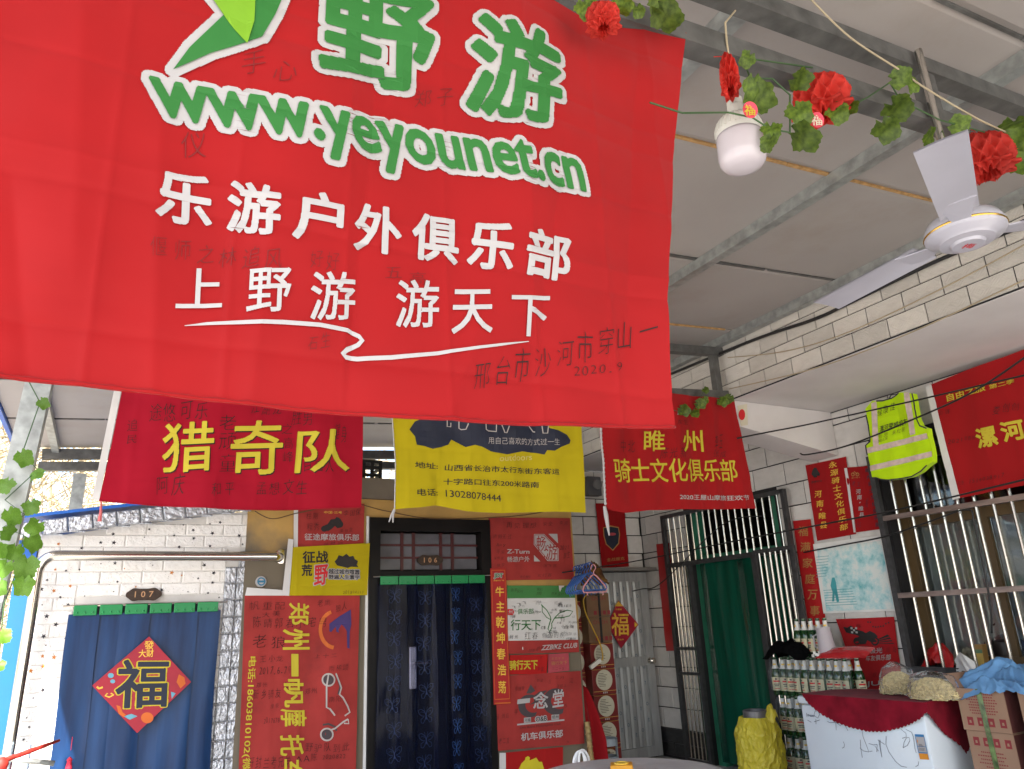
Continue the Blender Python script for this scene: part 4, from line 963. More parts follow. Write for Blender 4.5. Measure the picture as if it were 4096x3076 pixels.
# green-white-red cycling flag
q0 = [c4(1388,756), c4(1984,758), c4(2026,1345), c4(1400,1362)]
t, d = wflag('green, white and red cycling flag covered in signatures', q0, white_cl, 72, .003)
band(A1, [c4(1388,756), c4(1984,758), c4(1992,866), c4(1390,870)], d, green_cl, t, 'green_band'); band(A1, [c4(1398,1246), c4(2018,1236), c4(2026,1346), c4(1400,1362)], d, red_wall, t, 'red_band')
g = Print(A1, d); g.text('ZZBIKE CLUB', c4(1690,1330), c4(2004,1306), c4(1702,1284), .03); g.build('white_lettering', ink_white, t, .005)
g = Print(A1, d); g.text('俱乐部', c4(1480,1012), c4(1626,1008), c4(1480,962), .01); g.text('行天下', c4(1420,1155), c4(1690,1150), c4(1420,1058), .02)
g.line([c4(*p) for p in ((1690,925),(1740,975),(1770,1030),(1775,1055),(1762,1100),(1752,1140),(1765,1165),(1785,1130),(1782,1090),(1810,1040),(1850,1000),(1920,975),(1970,985),(1940,1025),(1880,1040),(1810,1045))], 3.2); g.line([c4(*p) for p in ((1700,940),(1700,990),(1740,1040),(1772,1058))], 2.5); g.build('green_lettering', ink_green, t, .003)
g = Print(A1, d); g.poly([c4(*p) for p in ((1392,965),(1440,965),(1452,990),(1440,1018),(1394,1018))]); g.build('red_badge', ink_red, t, .003); g = Print(A1, d); g.text('州', c4(1398,1008), c4(1436,1008), c4(1398,972), .01); g.build('badge_lettering', ink_white, t, .005)
g = Print(A1, d)
for i in range(46):
    x = random.uniform(1400, 1980); y = random.uniform(885, 1220); p, q = c4(x, y), c4(x+random.uniform(28, 80), y+random.uniform(18, 34)); g.hand(random.choice(['老鹰','红春','信二','列多','大二','聚宗','小刘','飞','阿强','边的','时光','2020','王家','天道']), p[0], p[1], q[0], q[1], bold=random.choice([-.02, -.012, .0]))
p, q = c4(1700, 1170), c4(1900, 1225); g.hand('你边的树', p[0], p[1], q[0], q[1]); p, q = c4(1540, 1170), c4(1670, 1240); g.hand('红春', p[0], p[1], q[0], q[1])
g.build('handwriting', ink_black, t, .006)
g = Print(A1, d)
for i in range(12):
    x = random.uniform(1410, 1900); y = random.choice([random.uniform(775, 830), random.uniform(1265, 1320)]); p, q = c4(x, y), c4(x+60, y+28); g.hand(random.choice(['杨晓','陈家','周','风行']), p[0], p[1], q[0], q[1])
g.build('band_handwriting', ink_pen, t, .006)
# two small flags
t, d = wflag('small bright red flag with four yellow characters, above the club emblem flag', [c5b(308,72), c5b(842,60), c5b(826,336), c5b(312,342)], fab('bright_red_cloth', (.40,.014,.014), 0), 73, .002)
g = Print(A1, d); g.text('骑行天下', c5b(300,282), c5b(702,268), c5b(298,145), .04); g.build('lettering', ink_yel, t, .003)
g = Print(A1, d); p, q = c5b(690,240), c5b(790,300); g.hand('李波', p[0], p[1], q[0], q[1]); p, q = c5b(720,80), c5b(770,120); g.hand('文', p[0], p[1], q[0], q[1]); g.build('handwriting', ink_pen, t, .003)
t, d = wflag('small faded pink flag with rubbed gold print', [c5b(850,60), c5b(1134,42), c5b(1146,286), c5b(846,322)], pink_cl, 74, .003)
g = Print(A1, d); g.text('骑行天下', c5b(890,214), c5b(1110,200), c5b(890,160), .0); p, q = c5b(890,100), c5b(1080,135); g.hand('金色年华', p[0], p[1], q[0], q[1]); g.build('rubbed_lettering', ink_dirty, t, .003)
g = Print(A1, d); p, q = c5b(900,240), c5b(1080,280); g.hand('三二十五', p[0], p[1], q[0], q[1]); g.build('handwriting', ink_pen, t, .003)
# "yiniantang" flag
t, d = wflag('red flag with grey crescent emblem and white characters', [c5b(96,372), c5b(1302,292), c5b(1356,1305), c5b(104,1412)], red_wall, 75, .004)
g = Print(A1, d)
def crescent(cx, cy, ro, ri, dx, a0, a1, flip):
    o1 = [(cx+ro*math.cos(R(a)), cy+ro*math.sin(R(a))) for a in range(a0, a1+1, 8)]; i1 = [(cx+dx+ri*math.cos(R(a)), cy-10+ri*math.sin(R(a))) for a in range(a1, a0-1, -8)]
    g.poly([c5b(*p) for p in o1+i1])
crescent(590, 780, 160, 105, 45, 60, 300, 0); crescent(950, 720, 185, 115, 50, 60, 300, 0)
g.poly([c5b(*p) for p in ((540,605),(600,480),(665,570),(630,590),(600,610))]); g.poly([c5b(*p) for p in ((640,640),(720,580),(830,560),(760,640),(700,730),(575,770),(650,720))]); g.build('crescent_emblem', ink_dkgrey, t, .003)
g = Print(A1, d); g.text('一', c5b(412,756), c5b(588,735), c5b(418,690), .04); g.text('念', c5b(632,822), c5b(838,812), c5b(640,590), .03); g.text('堂', c5b(900,806), c5b(1052,782), c5b(906,560), .03); g.line([c5b(412,1042), c5b(1062,974)], 5)
g.text('机车俱乐部', c5b(468,1272), c5b(1046,1214), c5b(466,1160), .022); 
for x0, x1, y0 in ((508, 606, 946), (886, 992, 905)): g.poly([c5b(x0, y0), c5b(x1, y0-8), c5b(x1, y0+62), c5b(x0, y0+70)])
g.build('lettering', ink_white, t, .005)
e = Print(A1, d); e.text('O&B', c5b(668,1000), c5b(824,985), c5b(668,932), .02); e.dilate(.006, .0012).build('initials_outline', ink_white, t, .0045)
e.text('河南', c5b(514,1008), c5b(600,1002), c5b(514,956), .005); e.text('郑州', c5b(892,966), c5b(986,958), c5b(892,912), .005); e.text('One Belief Motorcycles Club', c5b(450,1110), c5b(1010,1050), c5b(450,1072), -.01); e.build('dark_lettering', ink_black, t, .0065)
g = Print(A1, d)
for s, x0, y0, x1, y1 in (('司微笑', 380, 510, 520, 570), ('张样子', 950, 480, 1100, 540), ('然后', 190, 880, 300, 950), ('平', 360, 820, 430, 900), ('老二嘉', 150, 1230, 310, 1310), ('到此', 680, 400, 770, 450), ('白', 840, 400, 880, 470), ('三月', 930, 360, 1080, 400), ('江', 1130, 390, 1200, 460), ('百', 1060, 750, 1110, 800), ('最', 110, 900, 170, 980), ('大', 1090, 1260, 1140, 1300), ('古', 630, 500, 690, 550)):
    p, q = c5b(x0, y0), c5b(x1, y1); g.hand(s, p[0], p[1], q[0], q[1])
g.build('handwriting', ink_pen, t, .0055)
# bottom flag with yellow figure
t, d = wflag('red flag with a yellow flame-like emblem at the bottom edge', [c5b(240,1432), c5b(1052,1352), c5b(1070,2300), c5b(250,2300)], fab('bright_red_cloth2', (.36,.012,.012), 0), 76, .004)
band(A1, [c5b(163,1434), c5b(250,1434), c5b(255,2300), c5b(165,2300)], d, white_cl, t)
g = Print(A1, d); g.poly([c5b(*p) for p in ((560,1480),(590,1500),(585,1540),(640,1520),(680,1500),(720,1560),(760,1560),(790,1661),(780,1900),(440,1900),(430,1661),(470,1580),(520,1530),(525,1500))]); g.build('yellow_emblem', mk('ink_lime_yellow', (.62,.52,.02), rough=.7), t, .003)
# spring couplet
A3 = Plane(1, 5.565)
cp = thing('spring_couplet', A3.xyz(*A3.ab(c5b(205, 760))), 'narrow red vertical couplet strip with gold characters beside the door', 'couplet')
zero = lambda a, b: 0.0
ABC = [c4(1240,605), c4(1378,604), c5b(322,745), c5b(86,765)]
cloth(A3, ABC[:2], [ABC[1], ABC[2]], [ABC[3], ABC[2]], [ABC[0], ABC[3]], 4, 30, lambda a, b: .002*math.sin(b*9)).build('paper', mk('couplet_paper', (.38,.010,.010), rough=.45), cp, smooth='all')
dsp = lambda a, b: .002*math.sin(b*9)
g = Print(A3, dsp)
for c, y0, y1, x in (('牛', 765, 855, 1285), ('主', 895, 992, 1290), ('乾', 1030, 1130, 1290), ('坤', 1172, 1270, 1294), ('春', 1312, 1412, 1298), ('浩', 1455, 1552, 1304)): p, q = c4(x, y0), c4(x+76, y1); g.ch(c, p[0], p[1], q[0], q[1], 0, .025)
p, q = c5b(148, 430), c5b(256, 605); g.ch('荡', p[0], p[1], q[0], q[1], 0, .025); g.text('安居时代广场', c4(1268,720), c4(1360,718), c4(1268,708), .01); g.build('lettering', ink_gold, cp, .003)
g = Print(A3, dsp); g.line([c4(1252,622), c4(1368,621)], 2); g.line([c4(1252,622), c5b(100,690)], 2); g.line([c4(1368,621), c5b(305,680)], 2); g.line([c5b(100,690), c5b(305,680)], 3); g.line([c5b(100,745), c5b(320,735)], 4); g.build('border', ink_orange, cp, .002)
g = Print(A3, dsp); g.text('JDT', c4(1272,696), c4(1350,696), c4(1272,650), .03); g.dilate(.005, .0012).build('logo_outline', ink_white, cp, .003); g.build('logo', ink_green, cp, .005)
# white tape hanging by the frame
MB().box2((DX1+.004, 5.585, .55), (DX1+.03, 5.597, 1.52)).build('peeling_edge_tape', white_cl, ann)

# "fu" diamond on the 107 curtain
A4 = Plane(1, 5.535); c7a = crop(0, 2026, 1400/2212)
def fu_diamond(label, pl, pts, txt, mat_txt, outline, parent=None):
    A = [pl.ab(p) for p in pts]; ctr = sum(A, Vector((0, 0)))/4
    t = thing('fortune_diamond', pl.xyz(ctr.x, min(p.y for p in A)), label, 'poster')
    MB().prism([pl.xyz(p.x, p.y, .003) for p in A], pl_n(pl, -.003)).build('paper', mk('fu_red', (.32,.010,.028), rough=.5), t)
    return t
def pl_n(pl, d): return (0, -d, 0) if pl.ax == 1 else (-d, 0, 0)
t = fu_diamond('large red diamond with black fortune character on the 107 curtain', A4, [c7a(942,822), c7a(1208,1108), c7a(866,1432), c7a(582,1132)], '福', None, None)
g = Print(A4); g.text('福', c7a(722,1280), c7a(1058,1270), c7a(740,968), .024); g.dilate(.006, .0015).build('character_outline', ink_yel, t, .004); g.build('character', ink_navy, t, .006)
g = Print(A4); g.text('發', c7a(912,902), c7a(972,900), c7a(912,850), .02); g.text('大财', c7a(875,955), c7a(970,950), c7a(877,905), .02); g.line([c7a(*p) for p in ((680,1180),(665,1195),(690,1205),(718,1190),(700,1180))], 6); g.line([c7a(*p) for p in ((612,1138),(625,1150),(650,1142))], 8); g.build('gold_print', ink_gold, t, .0045)
g = Print(A4); g.ell(*c7a(930,1335), 25, 22); g.build('fish_print', ink_orange, t, .004)
for pg in (((735,1255),(760,1262),(775,1300),(800,1320),(780,1330),(750,1310)), ((1130,1060),(1165,1080),(1172,1120),(1140,1150),(1115,1110))): g = Print(A4); g.poly([c7a(*p) for p in pg]); g.build('fish_print', ink_orange, t, .004)
g = Print(A4); g.poly([c7a(*p) for p in ((780,1325),(830,1310),(868,1325),(820,1348))]); g.poly([c7a(*p) for p in ((1080,1170),(1110,1180),(1085,1215))]); g.ell(*c7a(700,1068), 12, 10); g.ell(*c7a(712,1105), 10, 8); g.build('teal_print', mk('ink_teal', (.12,.32,.42), rough=.6), t, .004)
# "fu" on the aluminium door
A5 = Plane(1, 6.44); cfd = crop(2150, 2250, 600/1207)
t = fu_diamond('small red diamond with gold fortune character on aluminium door', A5, [cfd(650,306), cfd(812,500), cfd(672,692), cfd(560,500)], '福', None, None)
g = Print(A5); g.text('福', cfd(594,590), cfd(735,590), cfd(592,404), .02); g.poly([cfd(*p) for p in ((650,312),(685,352),(618,352))]); g.poly([cfd(*p) for p in ((805,500),(778,478),(780,522))]); g.text('中国福', cfd(626,384), cfd(676,384), cfd(626,370), .01); g.text('五谷丰', cfd(640,626), cfd(694,626), cfd(640,612), .01); g.build('character', ink_gold, t, .005)
# small crest flag above the aluminium door
A6 = Plane(1, 6.46); cf2 = crop(2250, 2050, 750/1214)
t, d = wflag('narrow dark red pennant with navy crest high on far tiled wall', [cf2(215,-60), cf2(398,-60), cf2(430,350), cf2(255,360)], red_deep, 81, .003, pl=A6, name='pennant', cat='pennant')
g = Print(A6, d); sh_ = ((265,100),(310,88),(360,98),(368,140),(362,200),(325,244),(282,205),(268,150)); g.poly([cf2(*p) for p in sh_]); g.build('crest', ink_navy, t, .003); g = Print(A6, d); g.line([cf2(*p) for p in sh_], 4, closed=True); g.text('金战鹿克', cf2(285,318), cf2(400,308), cf2(285,296), .0); g.build('crest_border', ink_dirty, t, .005); g = Print(A6, d); g.ell(*cf2(320,140), 16, 6); g.build('crest_picture', pink_cl, t, .005)
# ---------------------------------------------------------------- posters on the right-hand wall (x = 5)
B1 = Plane(0, 4.975); cB = crop(3150, 1550, 946/2095); c1 = crop(2696, 2026, 1400/2212)
t, d = wflag('larger of two red vertical posters with gold characters on tiles', [cB(160,690), cB(520,612), cB(606,1298), cB(266,1360)], red_deep, 91, .003, 'poster', 'wall_poster', B1)
g = Print(B1, d); n = 9
for i, c in enumerate('永源骑士文化俱乐部'):
    cx_, cy_ = 402+(500-402)*i/8, 697+(1250-697)*i/8; p = cB(cx_-36, cy_-34); q = cB(cx_+36, cy_+34); g.ch(c, p[0], p[1], q[0], q[1]-6, -6, .02)
for c, x, y in (('河', 275, 948), ('南', 292, 1032), ('·', 300, 1085), ('睢', 313, 1140), ('县', 325, 1222)):
    w_ = 8 if c == '·' else 30; p, q = cB(x-w_, y-w_), cB(x+w_, y+w_); g.ch(c, p[0], p[1], q[0], q[1], -3, .015)
g.build('lettering', ink_gold, t, .004)
g = Print(B1, d); g.poly([cB(*p) for p in ((215,770),(225,735),(238,712),(258,708),(268,730),(290,765),(285,785),(262,778),(268,795),(240,798),(228,782))]); g.text('雷锋车队', cB(215,850), cB(310,835), cB(215,830), .0); g.build('black_emblem', ink_black, t, .004)
t, d = wflag('smaller red vertical poster, half hidden behind the vest', [cB(530,708), cB(795,690), cB(846,1252), cB(610,1284)], red_deep, 92, .003, 'poster', 'wall_poster', B1)
band(B1, [cB(505,716), cB(530,712), cB(608,1282), cB(590,1284)], d, white_cl, t)
g = Print(B1, d)
for c, x, y in (('河', 630, 925), ('南', 640, 975), ('·', 645, 1022), ('睢', 655, 1075), ('县', 662, 1130)):
    w_ = 6 if c == '·' else 21; p, q = cB(x-w_, y-w_), cB(x+w_, y+w_); g.ch(c, p[0], p[1], q[0], q[1], -2, .01)
g.build('lettering', ink_white, t, .004)
g = Print(B1, d)
for i, c in enumerate('睢州骑士文化俱乐部'):
    cx_, cy_ = 715+(802-715)*i/8, 735+(1215-735)*i/8; p, q = cB(cx_-20, cy_-20), cB(cx_+20, cy_+20); g.ch(c, p[0], p[1], q[0], q[1], -2, .01)
for s, x0, y0, x1, y1 in (('老王', 570, 830, 660, 880), ('林昂', 690, 980, 720, 1070), ('长江', 615, 1190, 660, 1240)): p, q = cB(x0, y0), cB(x1, y1); g.hand(s, p[0], p[1], q[0], q[1])
g.build('black_lettering', ink_navy, t, .004)
g = Print(B1, d); g.ell(*cB(582,770), 6, 6, w=2.5); g.ell(*cB(622,770), 6, 6, w=2.5); g.line([cB(582,770), cB(596,745), cB(622,770)], 2.5); g.text('鑫行骑士', cB(570,808), cB(648,800), cB(570,796), 0); g.build('bicycle_emblem', ink_dirty, t, .004)
# faded picture
pic = thing('landscape_poster', B1.xyz(*B1.ab(c1(1180,670))), 'white framed faded cyan landscape print on the tiled wall', 'poster')
Q = [c1(882,238), c1(1330,180), c1(1425,658), c1(948,676)]; A = [B1.ab(p) for p in Q]
MB().prism([B1.xyz(p.x, p.y, .006) for p in A], (.008, 0, 0)).build('board', mk('poster_white', (.72,.72,.70), rough=.4), pic)
def pic_mat():
    mt = bpy.data.materials.new('faded_cyan_print'); mt.use_nodes = True; N = mt.node_tree.nodes; L = mt.node_tree.links; b = N['Principled BSDF']
    tc = N.new('ShaderNodeTexCoord'); n1 = N.new('ShaderNodeTexNoise'); n1.inputs['Scale'].default_value = 7; n1.inputs['Detail'].default_value = 10; n1.inputs['Roughness'].default_value = .72; L.new(tc.outputs['Object'], n1.inputs[0])
    cr = N.new('ShaderNodeValToRGB'); e = cr.color_ramp.elements; e[0].position = .33; e[0].color = (.10,.42,.46,1); e[1].position = .56; e[1].color = (.68,.74,.72,1); x = e.new(.47); x.color = (.44,.66,.68,1); L.new(n1.outputs[0], cr.inputs[0]); L.new(cr.outputs[0], b.inputs['Base Color']); b.inputs['Roughness'].default_value = .4
    return mt
ctr = sum(A, Vector((0,0)))/4; I = [ctr+(p-ctr)*.90+Vector((0,-.012)) for p in A]
MB().add([B1.xyz(p.x, p.y, .0085) for p in I], [(3,2,1,0)]).build('picture', pic_mat(), pic)
g = Print(B1); g.poly([c1(*p) for p in ((1005,450),(1020,448),(1030,480),(1035,520),(1050,600),(1035,605),(1022,550),(1018,600),(1005,600),(1008,540),(995,500))]); 
for i in range(7): g.line([c1(950+i*3, 530+i*16), c1(1130+i*6, 520+i*16)], 1.6)
for i in range(8): g.line([c1(905, 320+i*18), c1(985-i*2, 312+i*18)], 1.4)
g.build('figure_print', mk('ink_deep_cyan', (.06,.34,.38), rough=.5), pic, .0105)
# motorcycle poster
t, d = wflag('red poster with black racing motorcycle and flame emblem on tiles', [c1(1022,712), c1(1388,697), c1(1450,1200), c1(1196,1200)], fab('poster_red', (.38,.014,.018), 0), 93, .003, 'poster', 'wall_poster', B1)
g = Print(B1, d)
g.poly([c1(*p) for p in ((1070,760),(1100,765),(1120,752),(1150,775),(1200,790),(1215,800),(1240,785),(1270,800),(1290,822),(1270,835),(1285,855),(1250,860),(1225,845),(1215,868),(1180,872),(1165,850),(1140,860),(1150,835),(1175,820),(1150,810),(1120,805),(1090,795))])
g.ell(*c1(1160,850), 12, 12, w=5); g.ell(*c1(1272,852), 13, 14, w=6)
for i in range(4): g.poly([c1(1290,838+i*9), c1(1350+i*12,808+i*18), c1(1362+i*10,820+i*16), c1(1290,844+i*8)])
for i in range(9): g.ell(*c1(1228+i*16, 742+abs(i-4)*-4+random.uniform(-6, 30)), 3.5, 3.5, n=6)
g.build('motorcycle_emblem', ink_black, t, .004)
g = Print(B1, d)
for i in range(3):
    for j in range(3):
        if (i+j) % 2 == 0: x, y = 1120+i*14+j*2, 762+j*13; g.poly([c1(x, y), c1(x+13, y+2), c1(x+13, y+14), c1(x, y+12)])
g.text('极光', c1(1240,930), c1(1318,926), c1(1240,895), .01); g.text('车友俱乐部', c1(1215,978), c1(1372,970), c1(1215,942), .008); g.text('·JUEJI', c1(1205,1146), c1(1400,1130), c1(1205,1108), .02); g.build('white_lettering', ink_white, t, .0055)
g = Print(B1, d); 
for s, x0, y0, x1, y1 in (('欢迎加入', 1255, 1050, 1400, 1080), ('宁高', 1300, 885, 1370, 925), ('海', 1375, 885, 1410, 930), ('辉', 1150, 735, 1190, 770)): p, q = c1(x0, y0), c1(x1, y1); g.hand(s, p[0], p[1], q[0], q[1])
g.build('handwriting', ink_pen, t, .0045)
# couplets at the doorway
def couplet(label, quad, body, pl):
    t, d = wflag(label, quad, mk('couplet_paper2', (.40,.010,.012), rough=.35, coat=.2), 95, .003, 'couplet', 'door_couplet', pl, 6, 40)
    g = Print(pl, d); A = quad
    for i, c in enumerate(body):
        u = (i+.7)/(len(body)+.6); L_ = Vector(A[0]).lerp(Vector(A[3]), u); R_ = Vector(A[1]).lerp(Vector(A[2]), u); m_ = (L_+R_)/2; s = (R_.x-L_.x)*.28
        g.ch(c, m_.x-s, m_.y-s, m_.x+s, m_.y+s, 0, .02)
    g.build('lettering', ink_dirty, t, .004)
couplet('red couplet strip with dull gold characters right of green doorway', [c1(750,92), c1(862,80), c1(962,742), c1(850,755)], '福满家庭万事', B1)
couplet('plain red couplet strip at the tiled corner left of the grille', [cf2(607,205), cf2(690,196), cf2(752,895), cf2(672,897)], '', B1)
# big red banner, cut by the right edge of the picture
B2 = Plane(0, 4.86)
t, d = flag('wall_banner', 'large dark red banner with yellow characters above the barred window', B2, [(3720,1538),(3900,1468),(4200,1358)], [(4200,1358),(4320,1900)], [(3838,1992),(4096,1938),(4320,1893)], [(3720,1538),(3780,1765),(3838,1992)], red_deep, 96, .006, 'banner', 50, 30)
band(B2, [(3700,1548),(3724,1538),(3840,1992),(3812,2000)], d, white_cl, t)
g = Print(B2, d, .04); g.text('漯', cB(1695,548), cB(1882,510), cB(1660,372), .045); g.text('河', cB(1925,490), cB(2125,452), cB(1876,315), .045); g.text('荣', cB(2170,440), cB(2370,400), cB(2120,262), .045); g.text('自由之旅', cB(1418,128), cB(1760,28), cB(1408,65), .03); g.text('第二季', cB(1790,18), cB(2010,-40), cB(1785,-22), .02); g.build('lettering', ink_yel, t, .005)
g = Print(B2, d, .04)
for s, x0, y0, x1, y1, k in (('娄创创', 1820, 170, 2060, 250, -50), ('少锋', 1340, 200, 1450, 250, -10), ('2021年鹿邑', 1420, 460, 1670, 500, -40), ('河洛 1514038917', 1500, 830, 1930, 870, -70)): p, q = cB(x0, y0), cB(x1, y1); g.hand(s, p[0], p[1], q[0], q[1], k*.45)
g.build('handwriting', ink_pen, t, .004)
# ---------------------------------------------------------------- reflective vest
VP = Plane(0, 4.80)
vest_m = fab('hi_vis_yellow', (.50,.78,.008), transl=.1); refl = mk('reflective_tape', (.62,.50,.46), rough=.35, metal=.2, var=.15, scale=30, bump=.6, bscale=50); trim = mk('vest_trim', (.03,.03,.035), rough=.7)
outl = [(752,118),(790,120),(850,118),(920,95),(975,62),(990,45),(1040,42),(1108,52),(1118,100),(1130,180),(1150,280),(1180,340),(1240,362),(1250,430),(1268,500),(1285,590),(1285,660),(1240,690),(1180,745),(1100,788),(1000,808),(900,820),(840,815),(790,800),(745,800),(730,700),(715,600),(698,515),(740,480),(745,440),(730,350),(710,260),(693,190)]
dv = ripple(.006, 101, 2.0)
vt = thing('safety_vest', VP.xyz(*VP.ab(cB(900, 820))), 'lime yellow reflective safety vest hanging on the tiled wall', 'vest')
g = Print(VP, dv, .03); g.poly([cB(*p) for p in outl]); g.build('cloth', vest_m, vt, .0)
gb = MB(); A = [VP.ab(cB(*p)) for p in outl]; ctr = sum(A, Vector((0,0)))/len(A)
MB().add([VP.xyz(p.x, p.y, -.05+dv(p.x, p.y)*.5) for p in A]+[VP.xyz(p.x, p.y, dv(p.x, p.y)-.001) for p in A], [(i, (i+1) % len(A), (i+1) % len(A)+len(A), i+len(A)) for i in range(len(A))]+[tuple(range(len(A)))]).build('back_panel', vest_m, vt)
g = Print(VP, dv, .03)
for q in (((745,140),(790,122),(815,520),(770,530)), ((1035,45),(1085,48),(1142,412),(1095,425)), ((698,540),(1240,405),(1252,452),(705,588)), ((728,695),(1282,565),(1286,612),(735,742))): g.poly([cB(*p) for p in q])
g.build('reflective_tape', refl, vt, .004)
g = Print(VP, dv, .02); g.line([cB(*p) for p in outl[1:6]], 5); g.line([cB(*p) for p in outl[7:13]], 5); g.line([cB(*p) for p in outl[26:32]], 5); g.line([cB(*p) for p in outl[17:25]], 5); g.build('trim', trim, vt, .006)
g = Print(VP, dv, .03); g.text('漯河荣威机车', cB(825,398), cB(1068,325), cB(822,345), .010); p, q = cB(795,180), cB(960,250); g.hand('侯康佳', p[0], p[1], q[0], q[1], -20, -.015); p, q = cB(810,410), cB(900,455); g.hand('有思', p[0], p[1], q[0], q[1], -5); p, q = cB(930,380), cB(1050,420); g.hand('朱红民', p[0], p[1], q[0], q[1], -12); g.text('2021.5.14', cB(812,488), cB(892,462), cB(812,468), 0); g.build('lettering', ink_black, vt, .006)
hk = VP.ab(cB(885, 95)); MB().tube([VP.xyz(hk.x, hk.y, -.02), VP.xyz(hk.x, hk.y+.03, -.05), VP.xyz(hk.x, hk.y+.05, -.15)], .004, 6).build('hanger_hook', trim, vt)

# ---------------------------------------------------------------- cables
cable = mk('black_cable', (.012,.012,.013), rough=.5); wirem = mk('cream_cord', (.36,.30,.20), rough=.8)
c6 = crop(2696, 1000, 1400/2212)
def cab(label, pts, r_=.006, mat=cable, name='cable', cat='cable'):
    P = [Vector(p) for p in pts]; Q = []
    for i in range(len(P)-1):
        for k in range(8):
            t = k/8; p0, p1, p2, p3 = P[max(i-1, 0)], P[i], P[i+1], P[min(i+2, len(P)-1)]
            Q.append(.5*((2*p1)+(p2-p0)*t+(2*p0-5*p1+4*p2-p3)*t*t+(3*p1-p0-3*p2+p3)*t**3))
    Q.append(P[-1]); return MB().tube(Q, r_, 6).build(name, mat, None, smooth='all', label=label, cat=cat)
bx_ = lambda v: (lambda x, y: at(x, y, 0, v))
w47 = bx_(4.62)
cab('black cable crossing in front of the vest, uppermost on that wall', [at(*c6(400,1190), 1, 3.84), at(*c6(600,1150), 1, 3.80), at(*c6(820,1108), 1, 3.72), w47(*c6(1150,1035)), w47(*c6(1590,936)), w47(*c6(2350,760))], .006)
cab('black cable sagging below the vest lettering to the banner', [at(*c6(798,1286), 1, 3.89), at(*c6(850,1292), 1, 3.82), w47(*c6(1100,1235)), w47(*c6(1500,1075)), w47(*c6(1900,890)), w47(*c6(2300,620))], .006)
cab('black clothes line crossing the poster and the window bars', [at(2250, 2290, 1, 5.3), w47(2550, 2243), w47(*c1(400,215)), w47(*c1(900,120)), w47(*c1(1400,22)), w47(*c1(2300,-190))], .006)
cab('black cord sagging from the coat hangers to the doorway', [at(*cfd(395,255), 1, 5.3), at(*cfd(600,262), 0, 4.75), at(*cfd(830,215), 0, 4.75), at(*cfd(1000,160), 0, 4.75), at(*c1(300,120), 0, 4.75), at(*c1(560,60), 0, 4.8)], .005)
cab('black cable running across the landscape poster top to window', [at(*c1(820,290), 0, 4.94), at(*c1(1080,240), 0, 4.9), at(*c1(1330,190), 0, 4.88), at(*c1(1600,100), 0, 4.86), at(*c1(1850,20), 0, 4.86), at(*c1(1900,120), 0, 4.86), at(*c1(1990,560), 0, 4.86), at(*c1(2010,800), 0, 4.88)], .006)
cab('thick black cable along the parapet under the roof', [at(*c6(-60,800), 0, 3.90), at(*c6(500,570), 0, 3.9), at(*c6(880,440), 0, 3.9), at(*c6(1100,340), 0, 3.9), at(*c6(1660,70), 0, 3.9), at(*c6(2300,-190), 0, 3.9)], .011)
cab('cream cord strung along the parapet tiles', [at(*c6(340,680), 0, 3.86), at(*c6(700,640), 0, 3.88), at(*c6(1100,520), 0, 3.88), at(*c6(1700,240), 0, 3.88), at(*c6(2300,-80), 0, 3.88)], .004, wirem, 'cord', 'cord')
cab('cream cord running along the porch slab edge', [at(*c6(350,878), 0, 3.84), at(*c6(900,745), 0, 3.88), at(*c6(1500,520), 0, 3.9), at(*c6(2212,190), 0, 3.9)], .004, wirem, 'cord', 'cord')
K2 = Plane(1, 1.1); cbulb = crop(2650, 0, 1000/2212)
cab('cream cord stretched past the fan under the near truss', [at(*cbulb(1300,-20), 1, 1.14), at(*cbulb(1660,330), 1, 1.12), at(*cbulb(2130,640), 1, 1.10), at(3690, 345, 1, 1.10), at(3900, 470, 1, 1.10), at(4050, 540, 1, 1.12)], .0032, wirem, 'cord', 'cord')
cab('thin grey wire strung behind the near truss', [at(*cbulb(900,80), 1, 1.6), at(*cbulb(1350,340), 1, 1.6), at(*cbulb(1990,690), 1, 1.6)], .004, mk('grey_wire', (.15,.13,.12), rough=.6), 'wire', 'wire')
cab('dark cable sagging under the annex beam above door 106', [at(1020, 2045, 1, 5.55), at(1090, 2075, 1, 5.5), at(1200, 2050, 1, 5.55), at(1400, 2015, 1, 5.55), at(1550, 2045, 1, 5.55), at(1750, 2075, 1, 5.55), at(2100, 2060, 1, 5.55), at(2300, 2010, 1, 5.55)], .004, mk('brown_cable', (.10,.05,.02), rough=.6))
# ---------------------------------------------------------------- LED bulb
bl_ = thing('led_bulb', (1.46, 1.22, 2.5), 'white LED bulb hanging on a cream cord beside the big banner', 'lamp')
bc = at(3020, 395, 1, 1.2); bcx, bcz = at(2955, 600, 1, 1.2).x, 0
top_ = at(2935, 392, 1, 1.2); bot_ = at(2972, 705, 1, 1.2); rw = wpx(90, top_)
H = wpx(330, top_)
ax_ = Vector((bot_.x-top_.x, 0, bot_.z-top_.z)); axn = (ax_.normalized()*.35+Vector((0,0,-1))*.65).normalized()
o0 = Vector((top_.x, 1.2, top_.z))
plast = mk('lamp_white_plastic', (.52,.51,.47), rough=.4, var=.02); diffm = mk('lamp_diffuser', (.46,.42,.45), rough=.25, var=.02, coat=.3)
sr = rw*.34
MB().lathe(o0, [(sr*.7,0),(sr,.006),(sr,H*.12),(sr*.92,H*.125),(sr*1.02,H*.13),(sr*1.02,H*.24),(sr*.8,H*.25)], 24, axis=axn).build('socket', plast, bl_, smooth=True)
hs = MB(); prof = [(sr*.8,H*.245),(sr*1.1,H*.27),(rw*.72,H*.32),(rw*.90,H*.38),(rw*.98,H*.45),(rw,H*.55),(rw*.99,H*.56)]
hs.lathe(o0, prof, 48, axis=axn); hs.build('heat_sink', plast, bl_, smooth=True)
